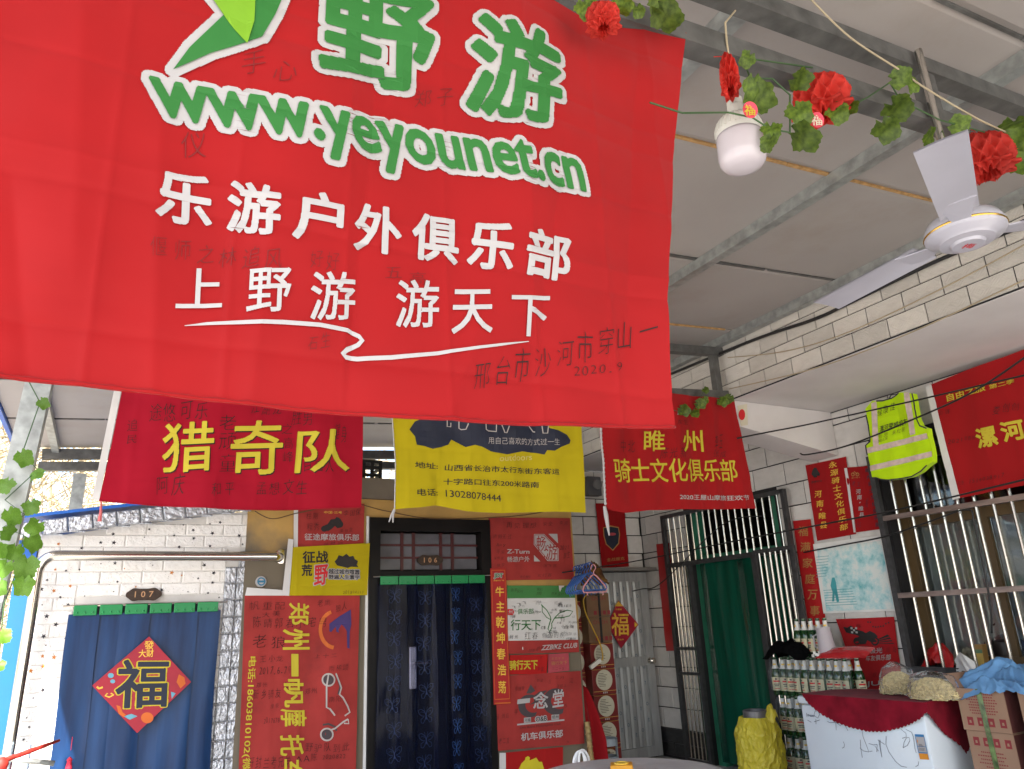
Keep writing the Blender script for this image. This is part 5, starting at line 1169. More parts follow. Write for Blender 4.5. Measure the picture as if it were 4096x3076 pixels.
fin = MB(); q_ = axn.to_track_quat('Z', 'Y')
for k in range(28):
    a = 2*math.pi*k/28; 
    pts = [o0+q_ @ Vector((math.cos(a)*r__, math.sin(a)*r__, h)) for r__, h in ((rw*.74,H*.32),(rw*.915,H*.38),(rw*.995,H*.45),(rw*1.01,H*.50))]
    fin.tube(pts, .0022, 5)
fin.build('fins', plast, bl_)
MB().lathe(o0, [(rw*.99,H*.562),(rw*1.0,H*.60),(rw*1.0,H*.84),(rw*.95,H*.91),(rw*.8,H*.96),(rw*.5,H*.99),(rw*.05,H*1.0)], 40, axis=axn).build('diffuser', diffm, bl_, smooth='all')
MB().tube([o0-axn*.0, at(*cbulb(600,600), 1, 1.19), at(*cbulb(570,380), 1, 1.175), at(*cbulb(555,200), 1, 1.172), at(*cbulb(640,100), 1, 1.22), at(*cbulb(720,-30), 1, 1.25)], .003, 6).build('cord', wirem, bl_)
# ---------------------------------------------------------------- ceiling fan
fz = 2.385; hub = at(3862, 938, 2, fz); fan = thing('ceiling_fan', hub, 'white three-bladed ceiling fan hanging from the near truss', 'fan')
fanw = mk('fan_white', (.38,.375,.43), rough=.3, var=.04, coat=.3, dirt=.1); gold = mk('gold_ring', (.6,.38,.08), rough=.25, metal=.9)
h0 = Vector(hub)
MB().lathe(h0, [(.02,-.040),(.045,-.039),(.05,-.031),(.077,-.027),(.083,-.018),(.107,-.010),(.114,.0),(.114,.018),(.10,.045),(.055,.068),(.03,.072)], 36).build('motor_housing', fanw, fan, smooth=True)
MB().lathe(h0, [(.1155,.003),(.117,.006),(.1155,.009)], 36).build('gold_ring', gold, fan, smooth=True)
MB().tube([h0+Vector((0,0,.075)), (h0.x, h0.y, zroof(h0.x)-.08)], .0125, 10).build('rod', steel_bar, fan, smooth=True)
MB().lathe(h0+Vector((0,0,.07)), [(.02,0),(.045,.004),(.04,.04),(.022,.06)], 18).build('lower_cup', fanw, fan, smooth=True)
for az in (207, 84, -38):
    dr = Vector((math.cos(R(az)), math.sin(R(az)), 0)); pr_ = Vector((-dr.y, dr.x, 0))
    def bl_fn(u, v, dr=dr, pr_=pr_):
        r0 = .145+.44*u; wd = .052+.010*u; tw = .28*(1-u*.4); s = (v-.5)*2
        return h0+dr*r0+pr_*(s*wd)+Vector((0, 0, .012+s*wd*tw*.5-.004*s*s))
    mb = MB().grid(bl_fn, 14, 6); n = len(mb.v); mb.v += [(x, y, z+.004) for x, y, z in mb.v]; mb.f += [tuple(i+n for i in f[::-1]) for f in mb.f[:]]
    b_ = mb.build('blade', fanw, fan, smooth=True)
    MB().add([h0+dr*.09+pr_*.02+Vector((0,0,.0)), h0+dr*.09-pr_*.02, h0+dr*.22-pr_*.05+Vector((0,0,.006)), h0+dr*.22+pr_*.05+Vector((0,0,.012)), h0+dr*.09+pr_*.02+Vector((0,0,.006)), h0+dr*.09-pr_*.02+Vector((0,0,.006)), h0+dr*.22-pr_*.05+Vector((0,0,.010)), h0+dr*.22+pr_*.05+Vector((0,0,.016))], [(0,1,2,3),(7,6,5,4),(0,4,5,1),(1,5,6,2),(2,6,7,3),(3,7,4,0)]).build('blade_arm', fanw, b_)
q = Print(Plane(1, 0)); q.text('梅', Vector((-.018,-.014)), Vector((.018,-.014)), Vector((-.018,.018)), .0, px=False)
mb = MB(); mb.v = [(h0.x+a*.88-b*.47, h0.y-a*.47-b*.88, h0.z-.0412) for a, b in q.V]; mb.f = [f[::-1] for f in q.F]; mb.build('red_mark', ink_red, fan)

# ---------------------------------------------------------------- garlands: leaves, paper flowers
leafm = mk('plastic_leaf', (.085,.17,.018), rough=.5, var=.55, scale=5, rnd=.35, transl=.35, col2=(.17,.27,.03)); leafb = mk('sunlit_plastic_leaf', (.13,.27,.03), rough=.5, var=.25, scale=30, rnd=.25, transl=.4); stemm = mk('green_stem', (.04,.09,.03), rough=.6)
def leaf_mesh(seed, mat):
    r_ = random.Random(seed); n = 34; pts = []
    for i in range(n):
        a = 2*math.pi*i/n; lob = 1+.10*math.cos(5*a+1.57)+.10*max(0, math.sin(a))**3; rr = .5*lob*(1+.04*(1 if i % 2 else -1)+.05*r_.uniform(-1, 1)); 
        if abs(a-math.pi*1.5) < .25: rr *= .55
        pts.append((rr*math.cos(a)*.9, rr*math.sin(a)))
    vs = [(0, -.05, .06)]; 
    for k in (.5, 1.0):
        for x, y in pts: vs.append((x*k, y*k, .22*(abs(x*k)**1.3)-.18*(y*k)**2+.05*math.sin(9*x*k+seed)*k+.05*math.sin(7*y*k)))
    fs = [(0, 1+i, 1+(i+1) % n) for i in range(n)]+[(1+i, 1+n+i, 1+n+(i+1) % n, 1+(i+1) % n) for i in range(n)]
    me = bpy.data.meshes.new('leaf'); me.from_pydata(vs, [], fs); me.materials.append(mat); me.polygons.foreach_set('use_smooth', [True]*len(fs)); me.update(); return me
LD = [leaf_mesh(i, leafm) for i in range(5)]; LB = [leaf_mesh(i+9, leafb) for i in range(5)]
def garland(label, path, leaves, meshes, stemr=.0025):
    t = thing('leaf_garland', path[0], label, 'garland')
    MB().tube(path, stemr, 5).build('stem', stemm, t)
    for p, s, ang in leaves:
        nrm = ((EYE-Vector(p)).normalized()+Vector((random.uniform(-.6, .6), random.uniform(-.6, .6), random.uniform(-.3, .7)))*1.1).normalized()
        q = nrm.to_track_quat('Z', 'Y') @ Matrix.Rotation(ang+random.uniform(-.5, .5)+3.14, 3, 'Z').to_quaternion()
        o = inst(random.choice(meshes), 'leaf', t, p, (s, s, s), q.to_euler())
    return t
Y1 = 1.13
def L1(lst, y): return [(at(x, y_, 1, y), wpx(s*1.2, at(x, y_, 1, y)), a) for x, y_, s, a in lst]
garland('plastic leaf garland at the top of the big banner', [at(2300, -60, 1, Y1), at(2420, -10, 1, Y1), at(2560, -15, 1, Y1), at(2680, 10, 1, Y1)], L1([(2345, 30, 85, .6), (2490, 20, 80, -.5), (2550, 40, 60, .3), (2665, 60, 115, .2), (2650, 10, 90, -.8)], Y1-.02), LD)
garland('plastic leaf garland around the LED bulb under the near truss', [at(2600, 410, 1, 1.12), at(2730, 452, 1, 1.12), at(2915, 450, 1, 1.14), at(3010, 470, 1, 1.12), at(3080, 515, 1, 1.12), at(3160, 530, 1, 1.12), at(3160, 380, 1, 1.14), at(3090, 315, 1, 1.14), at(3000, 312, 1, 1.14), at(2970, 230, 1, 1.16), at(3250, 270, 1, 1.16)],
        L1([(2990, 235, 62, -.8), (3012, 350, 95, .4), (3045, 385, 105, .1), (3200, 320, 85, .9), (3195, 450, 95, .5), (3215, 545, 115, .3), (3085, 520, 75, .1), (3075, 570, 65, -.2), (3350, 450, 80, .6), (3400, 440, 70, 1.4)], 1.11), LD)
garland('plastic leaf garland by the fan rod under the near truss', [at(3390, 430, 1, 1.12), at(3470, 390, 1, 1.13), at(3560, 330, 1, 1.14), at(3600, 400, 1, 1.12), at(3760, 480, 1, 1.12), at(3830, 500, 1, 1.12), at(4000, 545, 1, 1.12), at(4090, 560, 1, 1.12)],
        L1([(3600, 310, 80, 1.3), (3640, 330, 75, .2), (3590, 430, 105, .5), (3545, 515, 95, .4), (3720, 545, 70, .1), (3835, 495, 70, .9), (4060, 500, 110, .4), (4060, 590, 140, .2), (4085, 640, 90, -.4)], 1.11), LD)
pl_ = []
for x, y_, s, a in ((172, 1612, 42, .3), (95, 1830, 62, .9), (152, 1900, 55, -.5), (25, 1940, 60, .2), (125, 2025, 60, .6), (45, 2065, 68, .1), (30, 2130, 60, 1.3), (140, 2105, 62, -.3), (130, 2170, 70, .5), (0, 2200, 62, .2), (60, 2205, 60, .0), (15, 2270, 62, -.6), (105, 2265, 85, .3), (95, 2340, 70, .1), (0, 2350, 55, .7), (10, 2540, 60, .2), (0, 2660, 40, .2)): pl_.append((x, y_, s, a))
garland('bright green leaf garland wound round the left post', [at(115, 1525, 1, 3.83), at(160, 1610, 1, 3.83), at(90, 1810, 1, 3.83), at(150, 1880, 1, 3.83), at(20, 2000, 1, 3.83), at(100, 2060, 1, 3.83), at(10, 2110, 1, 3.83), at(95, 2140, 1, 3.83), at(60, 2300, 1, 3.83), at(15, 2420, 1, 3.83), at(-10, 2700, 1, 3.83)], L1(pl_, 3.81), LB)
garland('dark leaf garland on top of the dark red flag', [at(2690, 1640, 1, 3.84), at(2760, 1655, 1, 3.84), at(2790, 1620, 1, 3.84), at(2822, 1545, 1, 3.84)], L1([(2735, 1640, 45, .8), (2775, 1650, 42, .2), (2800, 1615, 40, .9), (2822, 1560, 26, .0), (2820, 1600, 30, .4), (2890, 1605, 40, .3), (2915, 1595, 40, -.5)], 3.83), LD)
papr = mk('red_tissue', (.66,.05,.035), rough=.7, var=.2, scale=12, transl=.45, rnd=.1)
def paper_flower(label, c, r_, ax, flat=1.0):
    """honeycomb tissue ball: diamond cells round a vertical axis, ragged skirt of petals below"""
    c = Vector(c); t = thing('paper_flower', c, label, 'flower', 'red paper flowers on the truss'); sd = Vector((ax[0], ax[1], 0)).normalized(); pr_ = Vector((-sd.y, sd.x, 0)); N_ = 6
    def fn(u, v):
        th, ph = u*2*math.pi, .06+v*(math.pi-.35); A, B = N_*th+3.2*ph, N_*th-3.2*ph
        cell = (abs(math.sin(A))*abs(math.sin(B)))**.7; rr = (1-.34*cell)*(1+.05*math.sin(th*3+1)+.04*noise.noise(Vector((th*2, ph*3, c.x))))
        rr *= (1+.10*max(0, ph-1.7)); x, y, z = math.sin(ph)**.8*math.cos(th)*rr, math.sin(ph)**.8*math.sin(th)*rr, math.cos(ph)*rr*.86
        return c+sd*(x*r_*flat)+pr_*(y*r_)+Vector((0, 0, z*r_))
    MB().grid(fn, 192, 64).build('honeycomb_ball', papr, t, smooth=True)
    for i in range(9):
        a = 2*math.pi*i/9+random.uniform(-.1, .1)
        def pf(u, v, a=a):
            s = (u-.5)*2; rr = .45+.62*v; w_ = .30*math.sin(math.pi*(.2+.75*v)); z = -.52-.28*v+.16*v*v+.06*math.sin(s*6)*v
            x, y = rr*math.cos(a)-s*w_*math.sin(a), rr*math.sin(a)+s*w_*math.cos(a); return c+sd*(x*r_*flat)+pr_*(y*r_)+Vector((0, 0, z*r_))
        MB().grid(pf, 8, 6).build('petal', papr, t, smooth='all')
    MB().tube([c+Vector((0, 0, r_*.8)), c+Vector((.004, .01, r_*1.15)), c+Vector((0, .04, r_*1.5))], .0012, 5).build('string', papr, t)
    return t
cam_dir = lambda p: (EYE-Vector(p)).normalized()
p = at(2410, 70, 1, 1.10); paper_flower('red paper flower at the top of the big banner', p, wpx(70, p), (.6, .8, 0))
p = at(2915, 300, 1, 1.14); paper_flower('folded red paper flower seen edge-on above the bulb', p, wpx(92, p), (.72, -.69, 0), .42)
p = at(3280, 390, 1, 1.15); paper_flower('large red paper flower between the bulb and the fan', p, wpx(112, p), (.6, .8, 0), .95)
p = at(3935, 620, 1, 1.16); paper_flower('red paper flower behind the fan blade at the right edge', p, wpx(108, p), (.6, .8, 0), .95)
tagp = mk('pink_tag', (.65,.05,.09), rough=.5)
for lab, x, y_, bodyc in (('round pink tag hanging under the large paper flower', 3268, 480, ink_cream), ('round pink tag beside the bulb socket', 3000, 440, ink_yel)):
    c = at(x, y_, 1, 1.105); o = MB().lathe(c, [(.001,0),(.021,.0005),(.021,.002),(.001,.0022)], 20, axis=(-.2,-.9,-.3)).build('round_tag', tagp, None, label=lab, cat='tag')
    g = Print(Plane(1, 1.100)); g.ch('福', x-22, y_-22, x+22, y_+22, 0, .02); g.build('tag_character', bodyc, o, .0)
# ---------------------------------------------------------------- beer bottles in shrink-wrapped layers
glass_b = mk('green_bottle_glass', (.006,.045,.010), rough=.08, var=.4, scale=20, spec=.6, coat=.4); capm = mk('bottle_cap', (.10,.16,.10), rough=.3, metal=.5)
labm = mk('beer_label_paper', (.50,.46,.30), rough=.55, var=.05); necklab = mk('neck_foil', (.66,.65,.63), rough=.4, var=.05)
def bottle_proto():
    t = thing('beer_bottle', (0, 0, 0), 'x', 'bottle')
    MB().lathe((0,0,0), [(.022,0),(.031,.003),(.0325,.012),(.0325,.125),(.030,.145),(.022,.165),(.0150,.182),(.0128,.20),(.0122,.222),(.0132,.224),(.0132,.228)], 14).build('glass', glass_b, t, smooth=True)
    MB().lathe((0,0,.2275), [(.0138,0),(.0142,.003),(.013,.007),(.006,.0085)], 12).build('cap', capm, t, smooth=True)
    MB().lathe((0,0,0), [(.0232,.164),(.0160,.182),(.0138,.200),(.0132,.2195)], 14).build('neck_label', necklab, t, smooth=True)
    mb = MB(); n = 8
    mb.grid(lambda u, v: (-.0331*math.cos((u-.5)*2.5), -.0331*math.sin((u-.5)*2.5), .030+.082*v), n, 1); mb.f = [f[::-1] for f in mb.f]; lb = mb.build('label', labm, t, smooth='all')
    mb = MB()
    def lab(u0, u1, z0, z1, mb=mb): mb.grid(lambda u, v: (-.0335*math.cos((u0+(u1-u0)*u-.5)*2.5), -.0335*math.sin((u0+(u1-u0)*u-.5)*2.5), z0+(z1-z0)*v), 4, 1)
    lab(.25, .75, .082, .091); lab(.30, .70, .040, .044); mb.build('label_red_print', ink_red, lb)
    mb = MB(); lab2 = lambda u0, u1, z0, z1: lab(u0, u1, z0, z1, mb)
    lab2(.28, .72, .066, .071); lab2(.33, .67, .056, .061); lab2(.42, .58, .096, .104); mb.build('label_dark_print', ink_navy, lb)
    mb = MB(); mb.grid(lambda u, v: (-.0168*math.cos((u-.5)*1.3)-.0012, -.0168*math.sin((u-.5)*1.3), .186+.010*v), 4, 1); mb.build('neck_print', ink_gold, t)
    return t
bproto = bottle_proto(); bcount = 0
ROWN = {0: 'lowest layer', 1: 'middle layer'}
LH, LZ, BS, PT = .275, .14, 1.155, .0725
def bottle(x, y, z, rot, label):
    global bcount
    o = bproto if bcount == 0 else copy_tree(bproto); bcount += 1
    o.location = (x, y, z); o.scale = (BS, BS, BS); o.rotation_euler = (0, 0, rot); o['label'] = label; o['group'] = 'bottles beside the freezer'; return o
ORD = ['first', 'second', 'third', 'fourth', 'fifth', 'sixth', 'seventh', 'eighth', 'ninth', 'tenth', 'eleventh', 'twelfth']
def rowset(z, y0, n, tail):
    for i in range(n):
        bottle(4.645+random.uniform(-.005, .005), y0-PT*i, z, random.choice([-.2, .1, .6, -.4, .9, .2]), '%s green beer bottle from the left, front row, %s' % (ORD[i], tail))
        bottle(4.722, y0-PT*(i+.5), z, random.uniform(-1.2, 1.2), '%s green beer bottle from the left, back row, %s' % (ORD[i], tail))
rowset(LZ, 4.50, 5, ROWN[0]); rowset(LZ+LH, 4.515, 5, ROWN[1]); rowset(LZ+2*LH, 4.535, 10, 'long layer above the freezer')
for i in range(5): bottle(4.70, 4.31-.066*i, LZ+3*LH, random.uniform(-.6, .6), '%s green beer bottle from the left, topmost row behind black cloth' % ORD[i])
pal = thing('bottle_pallet', (4.68, 4.33, 0), 'low wooden pallet under the beer bottles', 'pallet')
for y in (4.50, 4.33, 4.16): MB().box2((4.58, y-.03, 0), (4.79, y+.03, .09)).build('bearer', wood_frame, pal)
for i in range(3): MB().box2((4.585+.07*i, 4.11, .091), (4.645+.07*i, 4.56, .137)).build('plank', wood_frame, pal)
film = clear_film('shrink_film', (.90,.92,.93), gloss=.10, rough=.12, bump=.4, bscale=16, body=.06, bodycol=(.75,.8,.85))
def wrap(y0, y1, z, x, label):
    def fn(u, v):
        y = y0+(y1-y0)*u
        if v < .1: xx = x+.02
        elif v < .60: xx = x-.0395
        else: xx = x-.0395+.022*(v-.60)/.4
        return (xx+.003*math.sin(y*70+v*9)-.002*abs(math.sin(y*43)), y, z+.006+.25*v)
    MB().grid(fn, 90, 14).build('shrink_wrap', film, None, smooth='all', label=label, cat='plastic film')
wrap(4.545, 4.15, LZ, 4.645, 'clear shrink film around the lowest bottle layer')
wrap(4.56, 4.16, LZ+LH, 4.645, 'clear shrink film around the middle bottle layer')
wrap(4.575, 3.82, LZ+2*LH, 4.645, 'clear shrink film around the long bottle layer above the freezer')
# cartons that carry the long upper layer behind the freezer
kraft = mk('kraft_card', (.31,.19,.125), rough=.8, var=.08, scale=5, dirt=.1)
MB().rbox((4.70, 3.95, .3425), (.17, .36, .683), .006).build('tall_carton', kraft, None, label='plain brown carton hidden behind the freezer under the bottles', cat='carton')
# ---------------------------------------------------------------- heaps of cloth
def heap(name, label, cat, c, s, mat, seed, rough=.35, n=34, rot=0, build=True, parent=None, fold=1.0):
    c = Vector(c); cr, sr = math.cos(rot), math.sin(rot)
    def fn(u, v):
        a, b = (u-.5)*2, (v-.5)*2; rr = math.sqrt(a*a+b*b)/1.2
        wx, wy = a+.35*noise.noise(Vector((a*1.5, b*1.5, seed+9))), b+.35*noise.noise(Vector((a*1.5+4, b*1.5, seed)))
        nz = noise.noise(Vector((wx*1.8+seed, wy*1.8, seed*1.7)))
        ridge = sum((1-abs(noise.noise(Vector((wx*f_*fold+seed, wy*f_*fold*.8, f_)))))**3*w_ for f_, w_ in ((2.6, .5), (5.2, .28), (10, .12)))-.45
        h = max(0, 1-rr**2.4)*(1+rough*nz)+ridge*rough*(1-.35*rr)
        ex = 1+.16*noise.noise(Vector((math.atan2(b, a)*1.3, seed, 2))); x, y = a*s[0]*ex*.5, b*s[1]*ex*.5
        return (c.x+x*cr-y*sr, c.y+x*sr+y*cr, c.z+max(-.004, h*s[2]))
    mb = MB().grid(fn, n, n)
    return mb.build(name, mat, parent, smooth='all', label=label, cat=cat)
blackcl = mk('black_cloth', (.003,.003,.0035), rough=1.0, spec=.05, bump=.3, bscale=90)
p = at(3180, 2625, 0, 4.68); heap('black_cloth', 'crumpled black cloth lying on the beer bottles', 'cloth', (4.66, p.y+.02, LZ+3*LH-.012), (.20, .40, .13), blackcl, 3.3, .35)
jug = thing('plastic_jug', (4.70, 3.97, LZ+3*LH), 'translucent white plastic jug standing on the bottles', 'jug')
jp = at(3325, 2590, 0, 4.70); jug.location = (4.66, jp.y, LZ+3*LH); ORG[jug.name] = jug.location.copy()
jm = mk('milky_plastic', (.62,.58,.62), rough=.35, var=.03, transl=.3)
MB().lathe((4.66, jp.y, LZ+3*LH), [(.062,0),(.064,.003),(.050,.20),(.052,.203),(.049,.205),(.047,.20),(.060,.010),(.001,.008)], 24, axis=(.05,.10,1)).build('body', jm, jug, smooth=True)
MB().tube([(4.66, jp.y+.065, 1.13), (4.66, jp.y+.11, 1.11), (4.66, jp.y+.11, 1.04), (4.66, jp.y+.062, 1.02)], .006, 8).build('handle', jm, jug, smooth=True)
# snack bag: a sealed pillow with crimped ends
def pillow(name, label, cat, c, s, mat, ax, up, parts=None):
    c = Vector(c); ax = Vector(ax).normalized(); up = Vector(up).normalized(); sd = ax.cross(up)
    mb = MB()
    for sg in (1, -1):
        mb.grid(lambda u, v: c+ax*((u-.5)*s[0])+sd*((v-.5)*s[1]*(1-.08*math.sin(u*math.pi)))+up*(sg*s[2]*.5*max(0, math.sin(math.pi*u))**.6*max(0, math.sin(math.pi*v))**.6*(1+.3*noise.noise(Vector((u*6, v*6, c.x))))), 16, 12)
    return mb.build(name, mat, None, smooth='all', label=label, cat=cat)
snackm = mk('snack_bag_red', (.42,.015,.02), rough=.25, var=.2, scale=6, coat=.5, bump=.5, bscale=20)
p = at(3385, 2628, 0, 4.66); sb_ = pillow('snack_bag', 'shiny red snack packet lying on the bottles by the jug', 'packet', (4.65, p.y, LZ+3*LH+.035), (.40, .16, .07), snackm, (.1, -1, .02), (-.45, 0, 1))
g = Print(Plane(0, 4.60)); g.text('SPICY', (3385, 2618), (3465, 2622), (3385, 2602), .02); 
# shoe: open plastic tray with white bits
mb = MB(); rs = random.Random(2)
for i in range(7): mb.rbox((4.60+rs.uniform(-.02, .02), at(3270, 2620, 0, 4.62).y-.05+.012*i, LZ+3*LH+.014+.010*(i % 3)), (.016, .016, .02), .003, Matrix.Rotation(rs.uniform(0, 3), 3, 'Z'))
mb.build('white_plugs', mk('white_plastic', (.75,.75,.72), rough=.4), None, label='handful of small white plastic plugs beside black cloth', cat='plugs', kind='stuff')
# ---------------------------------------------------------------- chest freezer
FX0, FX1, FY0, FY1 = 4.06, 4.58, 2.93, 3.80
fz_ = thing('chest_freezer', (4.32, 3.36, 0), 'white chest freezer with scribbled front under a maroon cloth', 'freezer')
frz = mk('freezer_white', (.62,.69,.75), rough=.25, var=.02, coat=.2)
MB().rbox(((FX0+FX1)/2, (FY0+FY1)/2, .375), (FX1-FX0, FY1-FY0, .69), .02).build('body', frz, fz_, smooth=True)
MB().rbox(((FX0+FX1)/2-.004, (FY0+FY1)/2, .748), (FX1-FX0+.02, FY1-FY0+.02, .05), .018).build('lid', frz, fz_, smooth=True)
for y in (FY0+.08, FY1-.08): MB().box2((FX0+.05, y-.03, 0), (FX1-.05, y+.03, .03)).build('foot', blackmetal, fz_)
cz = crop(3050, 2450, 500/1327); cy_ = crop(3500, 2450, 596/1581); FP = Plane(0, FX0-.001)
g = Print(FP); g.text('Haier', cz(490,1106), cz(556,1110), cz(490,1076), .02); g.build('brand_lettering', mk('ink_steel_blue', (.05,.08,.14), rough=.4), fz_, .002)
g = Print(FP)
for ln in ([(470,1065),(475,1110)], [(472,1090),(490,1085)], [(480,1142),(520,1165)], [(550,1160),(610,1140)], [(568,1130),(570,1185)], [(690,1155),(720,1170),(780,1165),(835,1205)], [(780,1165),(785,1250)], [(870,1185),(910,1255)], [(1040,1350),(1045,1440),(1062,1540)], [(1060,1260),(1070,1320),(1110,1420),(1130,1478),(1170,1470)], [(1035,1435),(1075,1470),(1130,1480)], [(1130,1390),(1180,1405),(1220,1400)], [(1220,1400),(1215,1480)], [(1235,1350),(1250,1440),(1270,1535)], [(1225,1352),(1300,1400)], [(860,1370),(872,1400),(868,1430),(848,1440)], [(560,1045),(548,1095),(590,1120),(608,1080),(590,1045),(560,1045)]): g.line([cz(*p) for p in ln], 1.8)
for ln in ([(120,1310),(118,1400),(150,1480),(220,1580),(280,1630),(340,1642)], [(280,1240),(330,1280),(335,1320),(290,1335)], [(330,1240),(390,1270),(410,1320),(425,1440),(440,1490)], [(465,1580),(460,1620),(432,1635)], [(300,1435),(310,1380),(335,1330),(365,1325),(372,1360),(345,1410),(300,1435)], [(0,1415),(40,1470)], [(55,1350),(60,1430),(75,1535)]): g.line([cy_(*p) for p in ln], 1.8)
g.build('pen_scribble', mk('ink_grey_pen', (.16,.18,.22), rough=.5), fz_, .002)
g = Print(FP); g.poly([cy_(*p) for p in ((425,1290),(520,1295),(578,1562),(482,1556))]); g.build('energy_label', ink_white, fz_, .002)
g = Print(FP); g.poly([cy_(*p) for p in ((425,1290),(520,1295),(526,1322),(430,1316))]); g.poly([cy_(*p) for p in ((450,1415),(545,1422),(546,1428),(451,1421))]); g.poly([cy_(*p) for p in ((465,1478),(560,1486),(562,1496),(467,1488))]); g.line([cy_(432,1318), cy_(467,1486)], 2); g.line([cy_(526,1322), cy_(560,1490)], 2); g.build('energy_label_blue', mk('ink_blue', (.03,.18,.42), rough=.5), fz_, .0035)
g = Print(FP); g.poly([cy_(*p) for p in ((468,1492),(563,1500),(578,1562),(482,1556))]); g.poly([cy_(*p) for p in ((446,1350),(456,1352),(458,1380),(450,1378))]); g.build('energy_label_orange', mk('ink_amber', (.65,.25,.02), rough=.5), fz_, .0037)
g = Print(FP)
for i in range(4): g.line([cy_(470, 1395+i*8), cy_(500+i*8, 1398+i*8)], 1)
for i in range(3): g.line([cy_(470, 1438+i*11), cy_(530, 1444+i*11)], 1)
g.build('energy_label_print', ink_dkgrey, fz_, .0037)
# maroon scalloped cloth
maroon = mk('maroon_velvet', (.17,.006,.016), rough=.95, sheen=.04, var=.35, scale=9, bump=.25, bscale=60, spec=.1)
mc = thing('scalloped_cloth', (4.32, 3.36, .775), 'maroon scalloped velvet cloth draped over white freezer', 'cloth')
low = [(3208,2778),(3240,2812),(3290,2856),(3345,2885),(3400,2905),(3470,2922),(3540,2922),(3600,2908),(3650,2890),(3690,2868),(3712,2838)]
FPc = Plane(0, FX0-.016); lowab = [FPc.ab(p) for p in low]; ztop_ = .785
def drape(u, v):
    p = lerp_curve(lowab, u); sc_ = .008*abs(math.sin(u*math.pi*34)); zz = ztop_+(p.y-sc_-ztop_)*v
    return (FX0-.014-.012*v*abs(math.sin(u*9))-.006*math.sin(u*22)*v, -p.x, zz)
MB().grid(drape, 200, 10).build('front_drape', maroon, mc, smooth='all')
SPc = Plane(1, FY0-.014); sl_ = [(3712,2838),(3740,2895),(3775,2930),(3810,2958),(3840,2985),(3858,3010),(3862,2940)]
sab = [Vector((FX0-.012, lowab[-1].y))]+[SPc.ab(p) for p in sl_[1:-1]]+[Vector((FX1-.02, .62))]
def drape2(u, v):
    p = lerp_curve(sab, u); zz = ztop_+(p.y-.008*abs(math.sin(u*math.pi*18))-ztop_)*v; return (p.x, FY0-.014-.010*v*abs(math.sin(u*7+1)), zz)
MB().grid(drape2, 110, 10).build('side_drape', maroon, mc, smooth='all')
MB().grid(lambda u, v: (FX0-.014+(FX1-FX0-.02)*v*(1-.35*(2*u-1)**4), FY0-.013+(FY1-FY0-.0)*u, ztop_+.004*noise.noise(Vector((u*8, v*5, 1)))*math.sin(math.pi*min(1, v*3))), 60, 30).build('top_cloth', maroon, mc, smooth='all')
MB().tube([(4.2, at(3310, 2768, 2, .79).y*1.0+.9*0, .792), (4.2, at(3375, 2770, 2, .79).y, .792)], .003, 6) if False else None
# ---------------------------------------------------------------- noodle bags
noodle = mk('noodle', (.60,.50,.26), rough=.6, var=.3, scale=60); bagfilm = clear_film('poly_bag', (.93,.93,.92), gloss=.10, rough=.12, bump=.7, bscale=24, body=.08, bodycol=(.8,.78,.74))
def noodle_bag(label, c, s, seed, tail):
    c = Vector(c); t = thing('noodle_bag', c, label, 'bag'); r_ = random.Random(seed)
    mb = MB(); 
    mb.grid(lambda u, v: (c.x+s[0]*.40*math.cos(u*6.2832)*math.sin(max(.02, v)*1.57), c.y+s[1]*.40*math.sin(u*6.2832)*math.sin(max(.02, v)*1.57), c.z+.004+s[2]*.37*math.cos(v*1.57)), 24, 10).build('noodle_core', noodle, t, smooth='all')
    mb = MB()
    for i in range(420):
        a = r_.uniform(0, 6.28); e = r_.uniform(.08, 1)**.6; p = Vector((math.cos(a)*e, math.sin(a)*e, math.sqrt(max(0, 1-e*e)))); dirv = Vector((r_.uniform(-1, 1), r_.uniform(-1, 1), r_.uniform(-.6, .4))); pts = []
        for k in range(8):
            p = (p+dirv*.11).normalized()*r_.uniform(.90, 1.10); p.z = max(.03, p.z); dirv = (dirv+Vector((r_.uniform(-1, 1), r_.uniform(-1, 1), r_.uniform(-1, 1)))*.45).normalized()
            pts.append(c+Vector((p.x*s[0]*.47, p.y*s[1]*.47, p.z*s[2]*.46)))
        mb.tube(pts, .0036, 4, cap=False)
    mb.build('noodles', noodle, t)
    def fn(u, v):
        a = u*6.2832; e = math.sin(min(1, v*1.25)*1.57) if v < .8 else 1-(v-.8)*3.6
        nz = 1+.10*noise.noise(Vector((math.cos(a)*3, math.sin(a)*3, v*6+seed)))
        if v < .8: z = s[2]*.02+s[2]*.55*(v/.8)**1.6; rr = .52*(1-.25*(v/.8)**2)
        else: z = s[2]*.57+s[2]*tail*(v-.8)/.2; rr = .39*max(.12, 1-(v-.8)*4.2)
        return (c.x+s[0]*rr*nz*math.cos(a), c.y+s[1]*rr*nz*math.sin(a)+.05*max(0, v-.8), c.z+z)
    MB().grid(fn, 40, 22).build('plastic_bag', bagfilm, t, smooth='all')
p1 = at(3588, 2782, 2, .80); 
b1 = at(3590, 2740, 0, 4.33); b2 = at(3735, 2775, 0, 4.22)
noodle_bag('left clear plastic bag of pale noodles on freezer', (4.34, b1.y, .79), (.20, .23, .25), 3, .16)
noodle_bag('right clear plastic bag of pale noodles on freezer', (4.21, b2.y-.01, .79), (.20, .31, .22), 8, .10)
